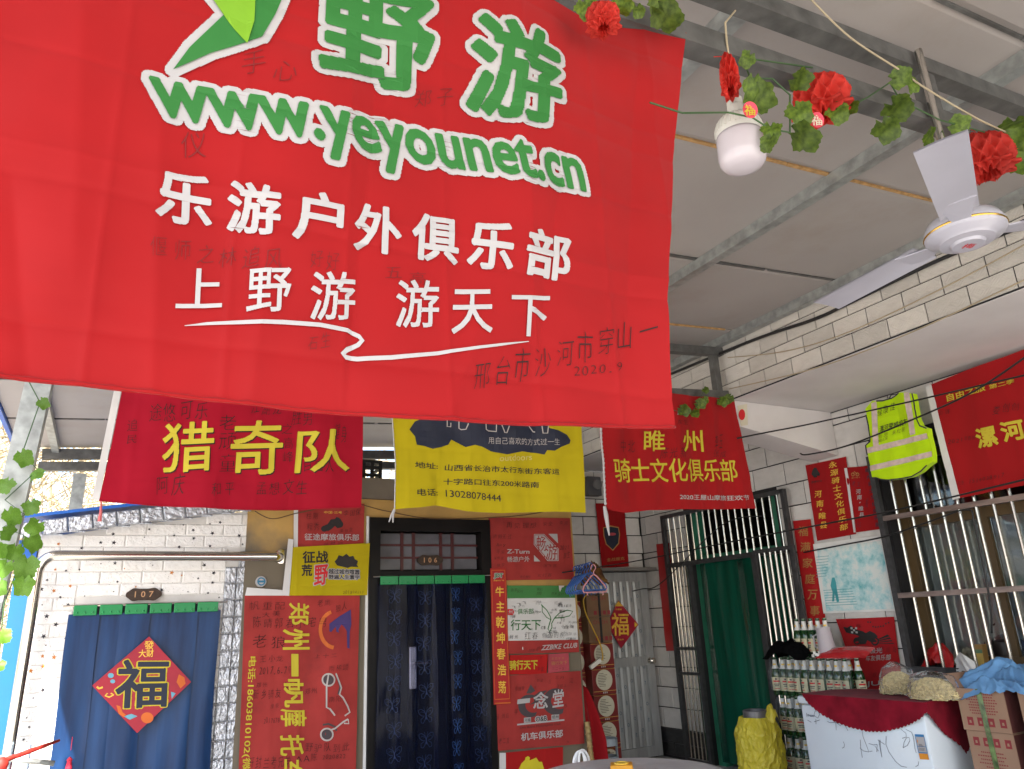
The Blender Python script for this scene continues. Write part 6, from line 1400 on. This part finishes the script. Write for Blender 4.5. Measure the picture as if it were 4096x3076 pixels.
# ---------------------------------------------------------------- cartons by the window
tape = mk('green_tape', (.10,.16,.05), rough=.25, var=.6, scale=25, coat=.4); cprint = mk('carton_red_print', (.24,.03,.035), rough=.8)
kd = mk('kraft_dark_print', (.11,.03,.028), rough=.8)
def carton(label, x0, x1, y0, y1, z0, z1, flaps=False, icons='low', pl=None):
    t = thing('cardboard_carton', ((x0+x1)/2, (y0+y1)/2, z0), label, 'carton')
    th = .006
    mb = MB().box2((x0, y0, z0), (x0+th, y1, z1)).box2((x1-th, y0, z0), (x1, y1, z1)).box2((x0+th, y0, z0), (x1-th, y0+th, z1)).box2((x0+th, y1-th, z0), (x1-th, y1, z1)).box2((x0+th, y0+th, z0), (x1-th, y1-th, z0+th))
    mb.build('box', kraft, t)
    if flaps:
        MB().add([(x0, y1-.002, z1), (x1, y1-.002, z1), (x1, y1+.06, z1+.07), (x0, y1+.06, z1+.07)], [(0,1,2,3)]).build('flap', kraft, t)
        MB().box2((x0+th, y0+th, z1-.10), (x1-th, y1-th, z1-.09)).build('contents', dark_room, t)
    else: MB().box2((x0+.002, y0+.002, z1-.004), (x1-.002, y1-.002, z1+.001)).build('lid', kraft, t)
    P = Plane(0, x0); yy = lambda u: -(y1-(y1-y0)*u); g = Print(P)
    ym = yy(.5); 
    for i, u in enumerate((.12, .34, .56, .80)):
        zz = z0+(z1-z0)*(.12 if icons == 'low' else .74); g.poly([(yy(u), zz), (yy(u+.13), zz), (yy(u+.13), zz+.042), (yy(u), zz+.042)], px=False)
    for r__ in range(8):
        zz = z0+(z1-z0)*((.86-.065*r__) if icons == 'low' else (.62-.065*r__)); a = random.uniform(.15, .3); b = random.uniform(.7, .88)
        for k in range(12):
            u = a+(b-a)*k/12; g.poly([(yy(u), zz), (yy(u+(b-a)/18), zz), (yy(u+(b-a)/18), zz+.006), (yy(u), zz+.006)], px=False)
    tag(g.build('red_print', cprint, t, .0015), kind='stuff')
    g = Print(P)
    for i, u in enumerate((.12, .34, .56, .80)):
        zz = z0+(z1-z0)*(.12 if icons == 'low' else .74); g.poly([(yy(u+.04), zz+.012), (yy(u+.09), zz+.012), (yy(u+.085), zz+.026), (yy(u+.045), zz+.026)], px=False)
    g.build('icon_cutout', kraft, t, .0025)
    MB().add([P.xyz(yy(.46), z0, .003), P.xyz(yy(.57), z0, .003), P.xyz(yy(.55), z1+.001, .003), P.xyz(yy(.43), z1+.001, .003)], [(0,1,2,3)]).build('tape', tape, t)
    MB().box2((x0+.004, y0-.0015, z0+.004), (x1-.004, y0-.0005, z1-.004)).build('printed_side', kd, t)
    return t
cx0 = 4.20
qa, qb, qc = at(3823, 2757, 0, cx0), at(4009, 2756, 0, cx0), at(3851, 2917, 0, cx0)
zA, zB_ = (qa.z+qb.z)/2, qc.z
carton('upper brown carton with open flaps stacked beside freezer', cx0, cx0+.34, qb.y, qa.y, zB_, zA, True, 'low')
carton('lower brown carton with green tape stacked beside freezer', cx0+.01, cx0+.35, qb.y+.005, qa.y-.005, zB_-.275, zB_-.004, False, 'high')
carton('bottom brown carton under the taped stack beside freezer', cx0+.01, cx0+.35, qb.y, qa.y, .004, zB_-.280, False, 'high')
q = at(4068, 2757, 0, cx0+.02)
carton('brown carton cut off by the right edge of the picture', cx0-.02, cx0+.32, q.y-.30, q.y-.02, zB_-.02, zA+.0, False, 'low')
carton('lower brown carton under the right-edge carton', cx0-.02, cx0+.32, q.y-.30, q.y-.02, .004, zB_-.025, False, 'low')
bluecl = mk('blue_denim_cloth', (.13,.30,.55), rough=.85, var=.15, scale=10, bump=.2, bscale=120)
hp = heap('blue_cloth', 'light blue cloth heaped in the open carton', 'cloth', (cx0+.21, (qa.y+qb.y)/2-.15, zA-.055), (.46, .74, .155), bluecl, 6.1, .55, n=100, fold=1.2)
# ---------------------------------------------------------------- things on the window sill
redbag = mk('red_plastic_bag', (.45,.01,.012), rough=.3, var=.2, coat=.3)
y_ = at(3760, 2650, 0, 5.0).y; heap('red_bag', 'red plastic bag crumpled on the window sill', 'bag', (5.01, y_, .897), (.12, .22, .12), redbag, 2.2, .5)
y_ = at(3850, 2640, 0, 5.0).y; heap('grey_rag', 'grey camouflage rag on the window sill', 'rag', (5.03, y_, .897), (.12, .20, .09), mk('rag_grey', (.16,.15,.11), rough=.9, var=.6, scale=30), 9.2, .8)
wp = Plane(0, 4.885); 
mbw = MB().grid(lambda u, v: (4.885-.02*math.sin(u*5)+.006*math.sin(v*9+u*12), at(3895, 2640, 0, 4.885).y+(at(3815, 2660, 0, 4.885).y-at(3895, 2640, 0, 4.885).y)*u, .965-.02*math.cos(u*5)-(.13-.03*u)*v+.02*math.sin(u*4)), 16, 14)
mbw.build('white_glove', white_cl, None, smooth='all', label='white knitted glove hanging over the window sill', cat='glove')
gp = thing('gold_packet', (4.99, at(3918, 2660, 0, 5.0).y, .897), 'upright gold packet with green top on the window sill', 'packet')
PGP = Plane(0, 4.995); A = [PGP.ab(p) for p in (cy_(1032,340), cy_(1135,338), cy_(1178,572), cy_(1068,572))]
zlo = .898; A[2].y = zlo; A[3].y = zlo
MB().prism([PGP.xyz(p.x, p.y) for p in A], (.045, 0, 0)).build('bag', mk('packet_brown', (.30,.17,.05), rough=.35), gp)
ctr = sum(A, Vector((0,0)))/4; g = Print(PGP); I = [ctr+Vector(((p-ctr).x*.82, (p-ctr).y*.74-.012)) for p in A]; g.poly(I, px=False); g.build('front_label', mk('packet_gold', (.62,.44,.12), rough=.4, var=.3), gp, .002)
g = Print(PGP); J = [I[0], I[1], I[1].lerp(I[2], .22), I[0].lerp(I[3], .22)]; g.poly(J, px=False); g.build('green_band', mk('packet_green', (.12,.22,.12), rough=.4), gp, .003)
y_ = at(4040, 2600, 0, 5.2).y
kt = thing('dark_kettle', (5.22, y_, .9), 'dark round kettle behind the window bars at right', 'kettle')
MB().lathe((5.22, y_, .897), [(.07,0),(.10,.01),(.12,.08),(.11,.15),(.06,.19),(.03,.20),(.015,.22)], 20).build('body', mk('kettle_black', (.02,.014,.012), rough=.4), kt, smooth=True)
MB().tube([(5.22, y_-.10, 1.06), (5.22, y_-.07, 1.16), (5.22, y_+.02, 1.18), (5.22, y_+.12, 1.13), (5.22, y_+.17, 1.02)], .007, 8).build('handle', cable, kt)
MB().box2((5.16, .62, .86), (5.36, 3.56, .897)).build('inner_sill', mk('inner_sill_grey', (.12,.11,.10), rough=.8), house)
# ---------------------------------------------------------------- gas cylinder in a yellow bag
yb_ = at(3028, 2900, 0, 4.38); yc = Vector((4.38, yb_.y, 0))
ybag = mk('yellow_poly_bag', (.58,.49,.04), rough=.36, var=.12, scale=6, bump=.5, bscale=30, transl=.15, bdist=.02)
cyl = thing('wrapped_gas_cylinder', yc, 'gas cylinder wrapped in a crumpled yellow plastic bag', 'cylinder')
zt_ = at(3015, 2850, 0, 4.38).z
def yfn(u, v):
    a = u*6.2832; z = (zt_-.03)*v; base = .150+.010*math.sin(v*3.1); 
    if v > .82: base *= 1-(v-.82)*1.5
    P3 = Vector((math.cos(a)*1.6, math.sin(a)*1.6, z*5))
    nz = noise.noise(P3)*.014-abs(noise.noise(P3*1.7+Vector((3, 1, 0))))*.026-abs(noise.noise(P3*3.6+Vector((9, 2, 5))))*.013-abs(noise.noise(P3*8+Vector((1, 7, 5))))*.006+.016
    return (yc.x+(base+nz)*math.cos(a), yc.y+(base+nz)*math.sin(a), z+.006)
MB().grid(yfn, 180, 110).build('yellow_bag', ybag, cyl, smooth=False)
MB().lathe(yc+Vector((0, 0, zt_-.06)), [(.09,0),(.09,.075),(.083,.08),(.078,.075),(.078,.0)], 26).build('collar', mk('cylinder_steel', (.14,.14,.15), rough=.4, metal=.4), cyl, smooth=True)
heap('bag_knot', None, None, (yc.x+.05, yc.y-.11, zt_-.06), (.09, .09, .11), ybag, 5.5, .4, parent=cyl)
# ---------------------------------------------------------------- far corner: cartons with round labels
CP = Plane(1, 6.02); cardred = mk('carton_maroon', (.16,.012,.012), rough=.5, var=.15); labcream = mk('carton_cream', (.50,.47,.36), rough=.6, var=.06, dirt=.15); gline = mk('carton_gold_line', (.55,.35,.08), rough=.4)
def drinks_carton(label, xa, xb, z0, z1, y):
    t = thing('drinks_carton', ((xa+xb)/2, y, z0), label, 'carton'); MB().rbox(((xa+xb)/2, y+.17, (z0+z1)/2), (xb-xa, .34, z1-z0-.002), .004).build('box', cardred, t)
    P = Plane(1, y); g = Print(P); cx_, cz_ = (xa+xb)/2, (z0+z1)/2+.012; r_ = (z1-z0)*.40
    g.poly([(cx_+r_*1.02*math.cos(a), cz_+r_*math.sin(a)) for a in [i*.262 for i in range(24)]], px=False); g.build('round_label', labcream, t, .0015)
    g = Print(P); g.line([(xa+.004, z0+.028), (xb-.004, z0+.028)], .004, px=False); g.line([(xa+.004, z1-.006), (xb-.004, z1-.006)], .003, px=False); g.build('gold_line', gline, t, .002)
    g = Print(P)
    for i in range(9):
        zz = cz_+r_*(.62-.15*i); wd = r_*.8*math.sqrt(max(.05, 1-((zz-cz_)/r_)**2)); g.line([(cx_-wd, zz), (cx_-wd+random.uniform(.9, 1.9)*wd, zz)], .004, px=False)
    g.build('label_print', ink_dkgrey, t, .0025)
    g = Print(P)
    for i in range(3): x = cx_-.022+.018*i; g.poly([(x, z0+.008), (x+.011, z0+.008), (x+.011, z0+.022), (x, z0+.022)], px=False)
    g.build('icons', ink_white, t, .002)
xa, xb = at(*cfd(420,640), 1, 6.02).x, at(*cfd(605,640), 1, 6.02).x
zs = [at(*cfd(510, y), 1, 6.02).z for y in (648, 850, 1066, 1280)]
nm = ['top', 'second', 'third', 'fourth', 'lowest']
hC = (zs[0]-zs[3])/3
for i in range(5):
    z1 = zs[0]-hC*i; z0 = max(.004, z1-hC)
    if z1 < .06: break
    drinks_carton('maroon drinks carton with round cream label, %s of its stack beside aluminium door' % nm[i], xa, xb, z0, z1, 6.02)
xl2, xr2 = at(*cfd(270,330), 1, 6.12).x, at(*cfd(385,330), 1, 6.12).x; zl = at(*cfd(350, 310), 1, 6.12).z
i = 0
while zl-hC*i > .1 and i < 6:
    z1 = zl-hC*i; drinks_carton('maroon drinks carton, %s of the stack half hidden behind the flags' % ['top', 'second', 'third', 'fourth', 'fifth', 'lowest'][i], xl2-.08, min(xr2, xa-.005), max(.004, z1-hC), z1, 6.12); i += 1
for i, (ya, yb2) in enumerate(((248, 437), (439, 640))):
    z1, z0 = at(*cfd(490, ya), 1, 6.0).z, at(*cfd(490, yb2), 1, 6.0).z
    if i == 1: z0 = zs[0]+.002; 
    else: z0 = at(*cfd(490, 439), 1, 6.0).z+.001
    xx0, xx1 = at(*cfd(405, 400), 1, 6.0).x, at(*cfd(588, 400), 1, 6.0).x
    t = thing('plain_carton', ((xx0+xx1)/2, 6.0, z0), ['upper', 'lower'][i]+' plain brown carton on the maroon carton stack', 'carton')
    MB().rbox(((xx0+xx1)/2, 6.18, (z0+z1)/2), (xx1-xx0, .34, z1-z0), .004).build('box', mk('old_kraft', (.17,.095,.05), rough=.85, var=.15), t)
    MB().box2(((xx0+xx1)/2, 6.005, z0+.002), ((xx0+xx1)/2+.022, 6.0095, z1-.002)).build('black_tape', cable, t)
    g = Print(Plane(1, 6.01)); g.text('DVEH', Vector((xx0+.06, z1-.06)), Vector((xx1-.04, z1-.06)), Vector((xx0+.06, z1-.03)), .0, px=False)
    for k in range(4): g.poly([(xx0+.07+.05*k, z0+.02), (xx0+.105+.05*k, z0+.02), (xx0+.105+.05*k, z0+.055), (xx0+.07+.05*k, z0+.055)], px=False)
    g.build('faded_print', cprint, t, .0015)
# coat hangers on the line
hb = mk('hanger_blue', (.03,.09,.30), rough=.4); hpk = mk('hanger_pink', (.62,.28,.30), rough=.4)
def hanger(label, c, w_, mat, rz):
    c = Vector(c); t = thing('coat_hanger', c, label, 'hanger', 'coat hangers on the line'); ca, sa = math.cos(rz), math.sin(rz); P = lambda x, z: (c.x+x*ca, c.y+x*sa, c.z+z)
    MB().tube([P(w_*.10*math.cos(a)-.0, .028+.03*math.sin(a)+.02) for a in [R(200-i*25) for i in range(9)]]+[P(.0, .02), P(0, 0)], .004, 6).build('hook', mat, t, smooth='all')
    MB().tube([P(0, 0), P(w_*.12, -.015), P(w_*.45, -.095), P(w_*.5, -.125), P(w_*.46, -.14), P(-w_*.46, -.14), P(-w_*.5, -.125), P(-w_*.45, -.095), P(-w_*.12, -.015), P(0, 0)], .0055, 6).build('frame', mat, t, smooth='all')
    MB().tube([P(-w_*.33, -.14), P(-w_*.33, -.16), P(-w_*.30, -.163)], .004, 5).tube([P(w_*.33, -.14), P(w_*.33, -.16), P(w_*.30, -.163)], .004, 5).build('notch', mat, t)
h0_ = at(2348, 2300, 1, 5.3)
for i in range(6): hanger('%s blue plastic coat hanger of the bunch on the line' % ['rearmost', 'second rearmost', 'third rearmost', 'third foremost', 'second foremost', 'foremost'][i], h0_+Vector((-.045+.012*i, .10-.025*i, .0+.004*i)), .26, hb, .25-.12*i)
hanger('pink plastic coat hanger in front of the blue bunch', h0_+Vector((.02, -.07, .0)), .24, hpk, .05)
heap('dark_bag', 'dark red and yellow bag hanging behind the coat hangers', 'bag', (at(2355, 2310, 1, 6.0).x, 5.93, at(2355, 2340, 1, 5.95).z), (.26, .12, .20), mk('dark_red_bag', (.10,.015,.015), rough=.7, var=.6, scale=14, col2=(.25,.12,.02)), 4.4, .5)
cab('yellow cord with a charger hanging over the cartons', [at(*cfd(395, 262), 1, 5.9), at(*cfd(370, 300), 1, 5.9), at(*cfd(385, 400), 1, 5.9), at(*cfd(440, 520), 1, 5.9), at(*cfd(505, 660), 1, 5.9), at(*cfd(525, 760), 1, 5.9), at(*cfd(512, 790), 1, 5.9)], .006, mk('yellow_cord', (.55,.33,.03), rough=.6), 'cord', 'cord')
pc = at(*cfd(465, 815), 1, 5.9); MB().rbox(pc, (.13, .03, .035), .006, Matrix.Rotation(R(-28), 3, 'Y')).build('white_charger', mk('charger_white', (.66,.65,.60), rough=.4), None, label='white charger plug at the end of the yellow cord', cat='charger')
# LPG bottle with collar, bamboo pole, red cloth
gx = at(*cfd(555, 1500), 1, 5.72); gt = at(*cfd(555, 1410), 1, 5.72).z; gs = thing('gas_bottle', (gx.x, 5.72, 0), 'grey gas bottle with cut-out collar beside the far cartons', 'gas bottle')
gm = mk('gas_grey', (.24,.28,.31), rough=.4, var=.1)
gr_ = (at(*cfd(632, 1500), 1, 5.72).x-at(*cfd(478, 1500), 1, 5.72).x)/2
MB().lathe((gx.x, 5.72, 0), [(gr_*.7,0),(gr_*1.25,.02),(gr_*1.3,.08),(gr_*1.3,gt-.30),(gr_*1.2,gt-.24),(gr_*.8,gt-.20),(.03,gt-.19),(.03,gt-.17)], 28).build('tank', gm, gs, smooth=True)
mb = MB(); n = 40
for i in range(n):
    a0, a1 = 2*math.pi*i/n, 2*math.pi*(i+1)/n; am = (a0+a1)/2; ha = (am-math.pi*1.5+math.pi) % (2*math.pi)-math.pi
    segs = [(gt-.215, gt)] if not (abs(ha) < .55 or abs(abs(ha)-2.1) < .5) else [(gt-.215, gt-.135), (gt-.055, gt)]
    for z0, z1 in segs:
        v = []
        for r__ in (gr_, gr_-.006):
            for a in (a0, a1):
                for z in (z0, z1): v.append((gx.x+r__*math.cos(a), 5.72+r__*math.sin(a), z))
        mb.add(v, [(0,2,3,1),(4,5,7,6),(0,1,5,4),(2,6,7,3),(1,3,7,5),(0,4,6,2)])
mb.build('collar', gm, gs, weld=True); MB().tube([(gx.x-.01, 5.72, gt-.18), (gx.x-.01, 5.72, gt-.10)], .014, 8).tube([(gx.x-.05, 5.72, gt-.115), (gx.x+.03, 5.72, gt-.115)], .010, 8).build('valve', mk('brass', (.5,.36,.14), rough=.35, metal=.8), gs)
bp0, bp1 = at(*cfd(398, 1285), 1, 5.52), at(*cfd(440, 1640), 1, 5.45)
bam = mk('bamboo', (.30,.21,.085), rough=.6, var=.25, scale=30)
dv_ = (Vector(bp1)-Vector(bp0)); bp2 = Vector(bp0)+dv_*((bp0.z-.005)/-dv_.z)
pts, rs_ = [], []
for i in range(61):
    pts.append(Vector(bp0).lerp(bp2, i/60)); rs_.append(.022*(1.18 if i % 5 == 0 else .92))
MB().tube(pts, rs_, 10).build('bamboo_pole', bam, None, smooth=True, label='knobbly bamboo pole leaning in the far corner', cat='pole')
rcl = [cfd(*p) for p in ((352,985),(385,1010),(430,1120),(480,1270),(520,1420),(540,1700))]; RP = Plane(1, 5.66); A = [RP.ab(p) for p in rcl]
MB().grid(lambda u, v: (lambda p: (A[0].x-.01+(p.x-A[0].x)*u+.01*u, 5.66-.05*math.sin(u*8)*v-.03*u, max(.01, p.y)))(lerp_curve(A, v)), 24, 24).build('red_cloth', fab('red_tarp', (.26,.006,.010), 0), None, smooth='all', label='dark red cloth draped from the annex corner to the floor', cat='cloth')
# ---------------------------------------------------------------- round table, chair, box
tz = .74
tp = [at(*p, 2, tz) for p in ((2292,3052),(2561,3031),(2830,3054))]
def circ(a, b, c):
    ax, ay, bx, by, cx_, cy2 = a.x, a.y, b.x, b.y, c.x, c.y; d_ = 2*(ax*(by-cy2)+bx*(cy2-ay)+cx_*(ay-by))
    ux = ((ax*ax+ay*ay)*(by-cy2)+(bx*bx+by*by)*(cy2-ay)+(cx_*cx_+cy2*cy2)*(ay-by))/d_; uy = ((ax*ax+ay*ay)*(cx_-bx)+(bx*bx+by*by)*(ax-cx_)+(cx_*cx_+cy2*cy2)*(bx-ax))/d_
    return ux, uy, math.hypot(ax-ux, ay-uy)
tcx, tcy, tr_ = circ(*tp)
tab = thing('round_table', (tcx, tcy, 0), 'round table showing at the bottom edge under pale plastic', 'table')
MB().lathe((tcx, tcy, tz-.03), [(tr_*.97,0),(tr_*.985,.004),(tr_*.985,.022),(tr_*.97,.026)], 48).build('table_top', mk('table_wood', (.2,.12,.06), rough=.5), tab, smooth=True)
MB().lathe((tcx, tcy, 0), [(.22,0),(.22,.02),(.04,.04),(.04,tz-.03)], 20).build('pedestal', blackmetal, tab, smooth=True)
tcm = mk('pale_plastic_cover', (.46,.45,.45), rough=.3, var=.06, scale=8, bump=.55, bscale=9, bdist=.02, coat=.2)
def tcl(u, v):
    a = u*6.2832
    if v < .7: rr = tr_*v/.7; z = tz+.002+.004*noise.noise(Vector((rr*math.cos(a)*14, rr*math.sin(a)*14, 2)))*(v/.7)
    else: s = (v-.7)/.3; rr = tr_*(1+.02*s)+.03*s*math.sin(a*18); z = tz-.20*s
    return (tcx+rr*math.cos(a), tcy+rr*math.sin(a), z)
cv_ = MB().grid(tcl, 120, 30).build('table_cover', tcm, None, smooth='all', label='pale crinkled plastic cover spread over the round table', cat='table cover')
obx = at(2488, 3085, 2, tz+.005)
ob = thing('tissue_box', (obx.x, obx.y, tz+.008), 'small orange tissue box on the round table', 'box')
om = mk('box_orange', (.66,.30,.02), rough=.4, var=.05); rotb = Matrix.Rotation(R(-35), 3, 'Z')
zh = at(2488, 3063, 1, obx.y).z-tz
mb = MB().rbox((obx.x, obx.y, tz+.008+zh*.5), (.085, .085, zh), .005, rotb); mb.build('box', om, ob)
MB().lathe((obx.x, obx.y, tz+.008+zh), [(.028,0),(.028,.004),(.022,.005),(.022,.0)], 24).build('opening_ring', mk('box_yellow', (.75,.48,.05), rough=.4), ob)
chm = mk('white_tube', (.72,.73,.74), rough=.3); chy = 4.2
ch_ = thing('tube_chair', (at(2320, 3040, 1, chy).x, chy, 0), 'white tube-framed chair back rising behind the round table', 'chair')
cxx = at(2318, 3020, 1, chy).x; ztc = at(2325, 3004, 1, chy).z; hw = (at(2348, 3040, 1, chy).x-at(2292, 3040, 1, chy).x)/2
for k, (oy, off) in enumerate(((0, 0), (.025, .035), (.0, .012))):
    w_ = hw*(1 if k < 2 else .45)
    MB().tube([(cxx+off-w_, chy+oy, .42)]+[(cxx+off-w_*math.cos(R(a)), chy+oy, ztc-.09+.09*math.sin(R(a))) for a in range(0, 181, 15)]+[(cxx+off+w_, chy+oy, .42)], .0075, 8).build('back_tube', chm, ch_, smooth='all')
MB().rbox((cxx, chy-.18, .43), (.36, .38, .03), .012).build('seat', chm, ch_)
for sx in (-.16, .16):
    for sy in (0, -.34): MB().tube([(cxx+sx, chy+sy-.01, .42), (cxx+sx*1.1, chy+sy-.01, 0)], .011, 8).build('leg', chm, ch_)
# ---------------------------------------------------------------- left edge: red-wrapped rod, rail, roll
cl = crop(0, 2650, 300/1170)
redrod = mk('red_ribbon', (.45,.03,.02), rough=.6, var=.5, scale=40); r0, r1 = at(*cl(60,1530), 1, 3.6), at(*cl(925,1215), 1, 3.75)
br = thing('wrapped_rod', (r0.x, 3.6, 0), 'red ribbon wrapped rod with round knob at bottom left edge', 'rod')
MB().tube([Vector(r0)-(Vector(r1)-Vector(r0))*.25, r0, Vector(r0).lerp(r1, .5), r1], [.009,.009,.009,.005], 10).build('rod', redrod, br, smooth='all')
kb = at(*cl(20,1570), 1, 3.58); MB().lathe(Vector(kb)-Vector((0, 0, .05)), [(.008,.025),(.02,.028),(.025,.045),(.02,.062),(.008,.07)], 18).build('knob', redrod, br, smooth='all')
MB().tube([Vector(kb), Vector((kb.x, kb.y, .0))], .012, 8).build('stand', galv, br)
g0, g1 = at(*cl(-80,1480), 1, 3.75), at(*cl(850,1575), 1, 3.75)
MB().tube([g0, g1], .010, 8).tube([g0, (g0.x, g0.y, 0)], .010, 8).build('grey_rail', galv, None, smooth='all', label='grey metal rail below the red wrapped rod', cat='rail')
q0 = at(*cl(385,1270), 1, 5.40)
rl = thing('wrapped_roll', (q0.x, 5.40, 0), 'pale blue and white roll standing by the shed corner', 'roll')
MB().lathe((q0.x, 5.40, 0), [(.036,0),(.036,q0.z-.14),(.001,q0.z-.139)], 16).build('lower_roll', mk('roll_cream', (.6,.58,.4), rough=.5), rl, smooth=True); MB().lathe((q0.x, 5.40, q0.z-.14), [(.037,0),(.037,.135),(.03,.14),(.001,.14)], 16).build('upper_roll', mk('roll_blue', (.45,.58,.72), rough=.4, var=.3, scale=12), rl, smooth=True)
tk = at(*c7a(440, 1600), 1, 5.50); tas = thing('hanging_tassel', (tk.x, 5.50, tk.z-.06), 'small red charm tassel on the blue curtain', 'tassel')
MB().lathe((tk.x, 5.50, tk.z-.07), [(.016,0),(.018,.03),(.012,.06),(.016,.07),(.004,.085)], 10).build('fringe', mk('tassel_red', (.5,.02,.05), rough=.7), tas); MB().tube([(tk.x, 5.50, tk.z+.05), (tk.x, 5.52, tk.z+.12)], .002, 5).build('string', mk('tassel_red', (.5,.02,.05)), tas)
# crate on the annex roof
cr0 = at(1472, 1928, 1, 5.75); ct = thing('plastic_crate', (cr0.x, 5.75, 2.42), 'black plastic crate on the annex roof edge', 'crate'); blk = mk('crate_black', (.012,.012,.013), rough=.5)
zc_, wc = 2.42, .30
MB().box2((cr0.x-.2, 5.70, zc_), (cr0.x+.10, 5.98, zc_+.02)).build('base', blk, ct)
for z in (.04, .10, .15): MB().box2((cr0.x-.2, 5.70, zc_+z), (cr0.x+.10, 5.712, zc_+z+.025)).box2((cr0.x+.088, 5.712, zc_+z), (cr0.x+.10, 5.98, zc_+z+.025)).build('side_rail', blk, ct)
for i in range(5): MB().box2((cr0.x-.2+.068*i, 5.7005, zc_+.02), (cr0.x-.172+.068*i, 5.7115, zc_+.175)).build('slat', blk, ct)
# meter box on the tiled wall
mt_ = thing('electric_meter', (4.95, 6.44, 1.9), 'grey electric meter box between the yellow and red flags', 'meter'); e0_ = at(2375, 1945, 1, 6.42)
MB().rbox((e0_.x, 6.44, e0_.z), (.17, .08, .20), .01).build('case', mk('meter_grey', (.10,.10,.105), rough=.5), mt_); e1_ = at(2390, 1938, 1, 6.38)
MB().lathe((e1_.x, 6.40, e1_.z), [(.05,0),(.055,.01),(.05,.03),(.001,.032)], 20, axis=(0,-1,0)).build('dial', mk('dial_grey', (.2,.2,.2), rough=.2), mt_, smooth=True)
# paper lantern sticker on the bracket
lp = Plane(1, 3.895); q = [c3b(1540,530), c3b(1632,512), c3b(1640,712), c3b(1575,722)]
st = thing('lantern_sticker', lp.xyz(*lp.ab(c3b(1590,720))), 'cream paper sticker with a red lantern on the white bracket', 'sticker'); A = [lp.ab(p) for p in q]
MB().prism([lp.xyz(p.x, p.y, .002) for p in A], (0, .002, 0)).build('paper', ink_cream, st); g = Print(lp); g.ell(*c3b(1582,615), 13, 22); g.build('lantern_print', ink_red, st, .003)
# ---------------------------------------------------------------- bare trees, far house
def tree(label, x, y, h, seed):
    r_ = random.Random(seed); t = thing('bare_tree', (x, y, 0), label, 'tree', 'bare trees behind the shed'); tr_b = MB(); crn = MB()
    def grow(p, d_, L, rad, lev):
        n = 4; pts = [p]; q = p; dd = d_.copy()
        for i in range(n):
            dd = (dd+Vector((r_.uniform(-1, 1), r_.uniform(-1, 1), r_.uniform(-.5, .7)))*.18).normalized(); q = q+dd*(L/n); pts.append(q)
        (tr_b if lev == 0 else crn).tube(pts, [max(.0058, rad*(1-.45*i/n)) for i in range(n+1)], 7 if lev == 0 else (5 if lev < 3 else 3), cap=False)
        if lev >= 5: return
        for k in range((5, 5, 4, 4, 3)[lev]):
            i = r_.randint(1, n); b = pts[i]; a = r_.uniform(0, 6.28); sp_ = r_.uniform(.5, 1.15)
            nd = (dd+Vector((math.cos(a), math.sin(a), r_.uniform(-.25, .55)))*sp_).normalized(); grow(b, nd, L*r_.uniform(.48, .72), rad*.5*(1-.08*i), lev+1)
    grow(Vector((x, y, -.05)), Vector((r_.uniform(-.12, .12), r_.uniform(-.1, .1), 1)).normalized(), h*.45, h*.012, 0)
    tr_b.build('trunk', bark, t, smooth='all'); crn.build('crown', bark, t)
TL_ = ['bare pale tree at the left edge behind the post', 'bare tree with crossing twigs behind the end post', 'bare tree over the shed roof', 'bare tree behind the crimson flag', 'bare tree glimpsed between the crimson and yellow flags', 'distant bare tree far left', 'distant bare tree behind the shed', 'tall bare tree beyond the canopy end', 'bare tree on the slope right of the shed', 'leaning bare tree on the slope']
for i, (x, y, h) in enumerate(((-1.7, 10.2, 5.6), (-.6, 11.2, 6.2), (.5, 10.6, 5.6), (1.7, 11.5, 5.8), (2.6, 10.2, 5.4), (-3.2, 13.5, 7.5), (-1.0, 14.5, 7.8), (1.2, 15, 7.6), (3.6, 13.8, 7), (-2.3, 12, 6.4))): tree(TL_[i], x, y, h, 40+i)
twig = MB(); r_ = random.Random(77)
for i in range(1100):
    x = r_.uniform(-4, 4.5); y = r_.uniform(8.4, 10.2); z = r_.uniform(.6, 3.6)**1.0; a = r_.uniform(0, 6.28); p = Vector((x, y, z)); dd = Vector((math.cos(a), math.sin(a)*.4, r_.uniform(-.5, .6))).normalized(); pts = [p]
    for k in range(5): dd = (dd+Vector((r_.uniform(-1, 1), r_.uniform(-1, 1), r_.uniform(-1, 1)))*.25).normalized(); pts.append(pts[-1]+dd*.16)
    twig.tube(pts, [.009,.008,.008,.007,.006,.005], 4, cap=False)
tag(twig.build('brushwood', bark, None), 'tangle of dry pale brushwood behind the shed roof', 'brushwood', kind='stuff')
fh = thing('far_house', (-2.0, 14, 0), 'small far house with red ribbed roof at the left edge', 'house')
MB().box2((-3.4, 13.6, 0), (-1.35, 15, 1.15)).build('wall', white_plaster, fh)
for i in range(22): MB().bar((-3.5+.1*i, 13.5, 1.16), (-3.5+.1*i, 15.1, 1.6), .085, .05).build('roof_sheet', mk('red_roof', (.35,.03,.03), rough=.5), fh)
MB().box2((-2.0, 13.58, .3), (-1.6, 13.6, .9)).build('window', dark_room, fh)
bpy.data.objects.remove(_fo)
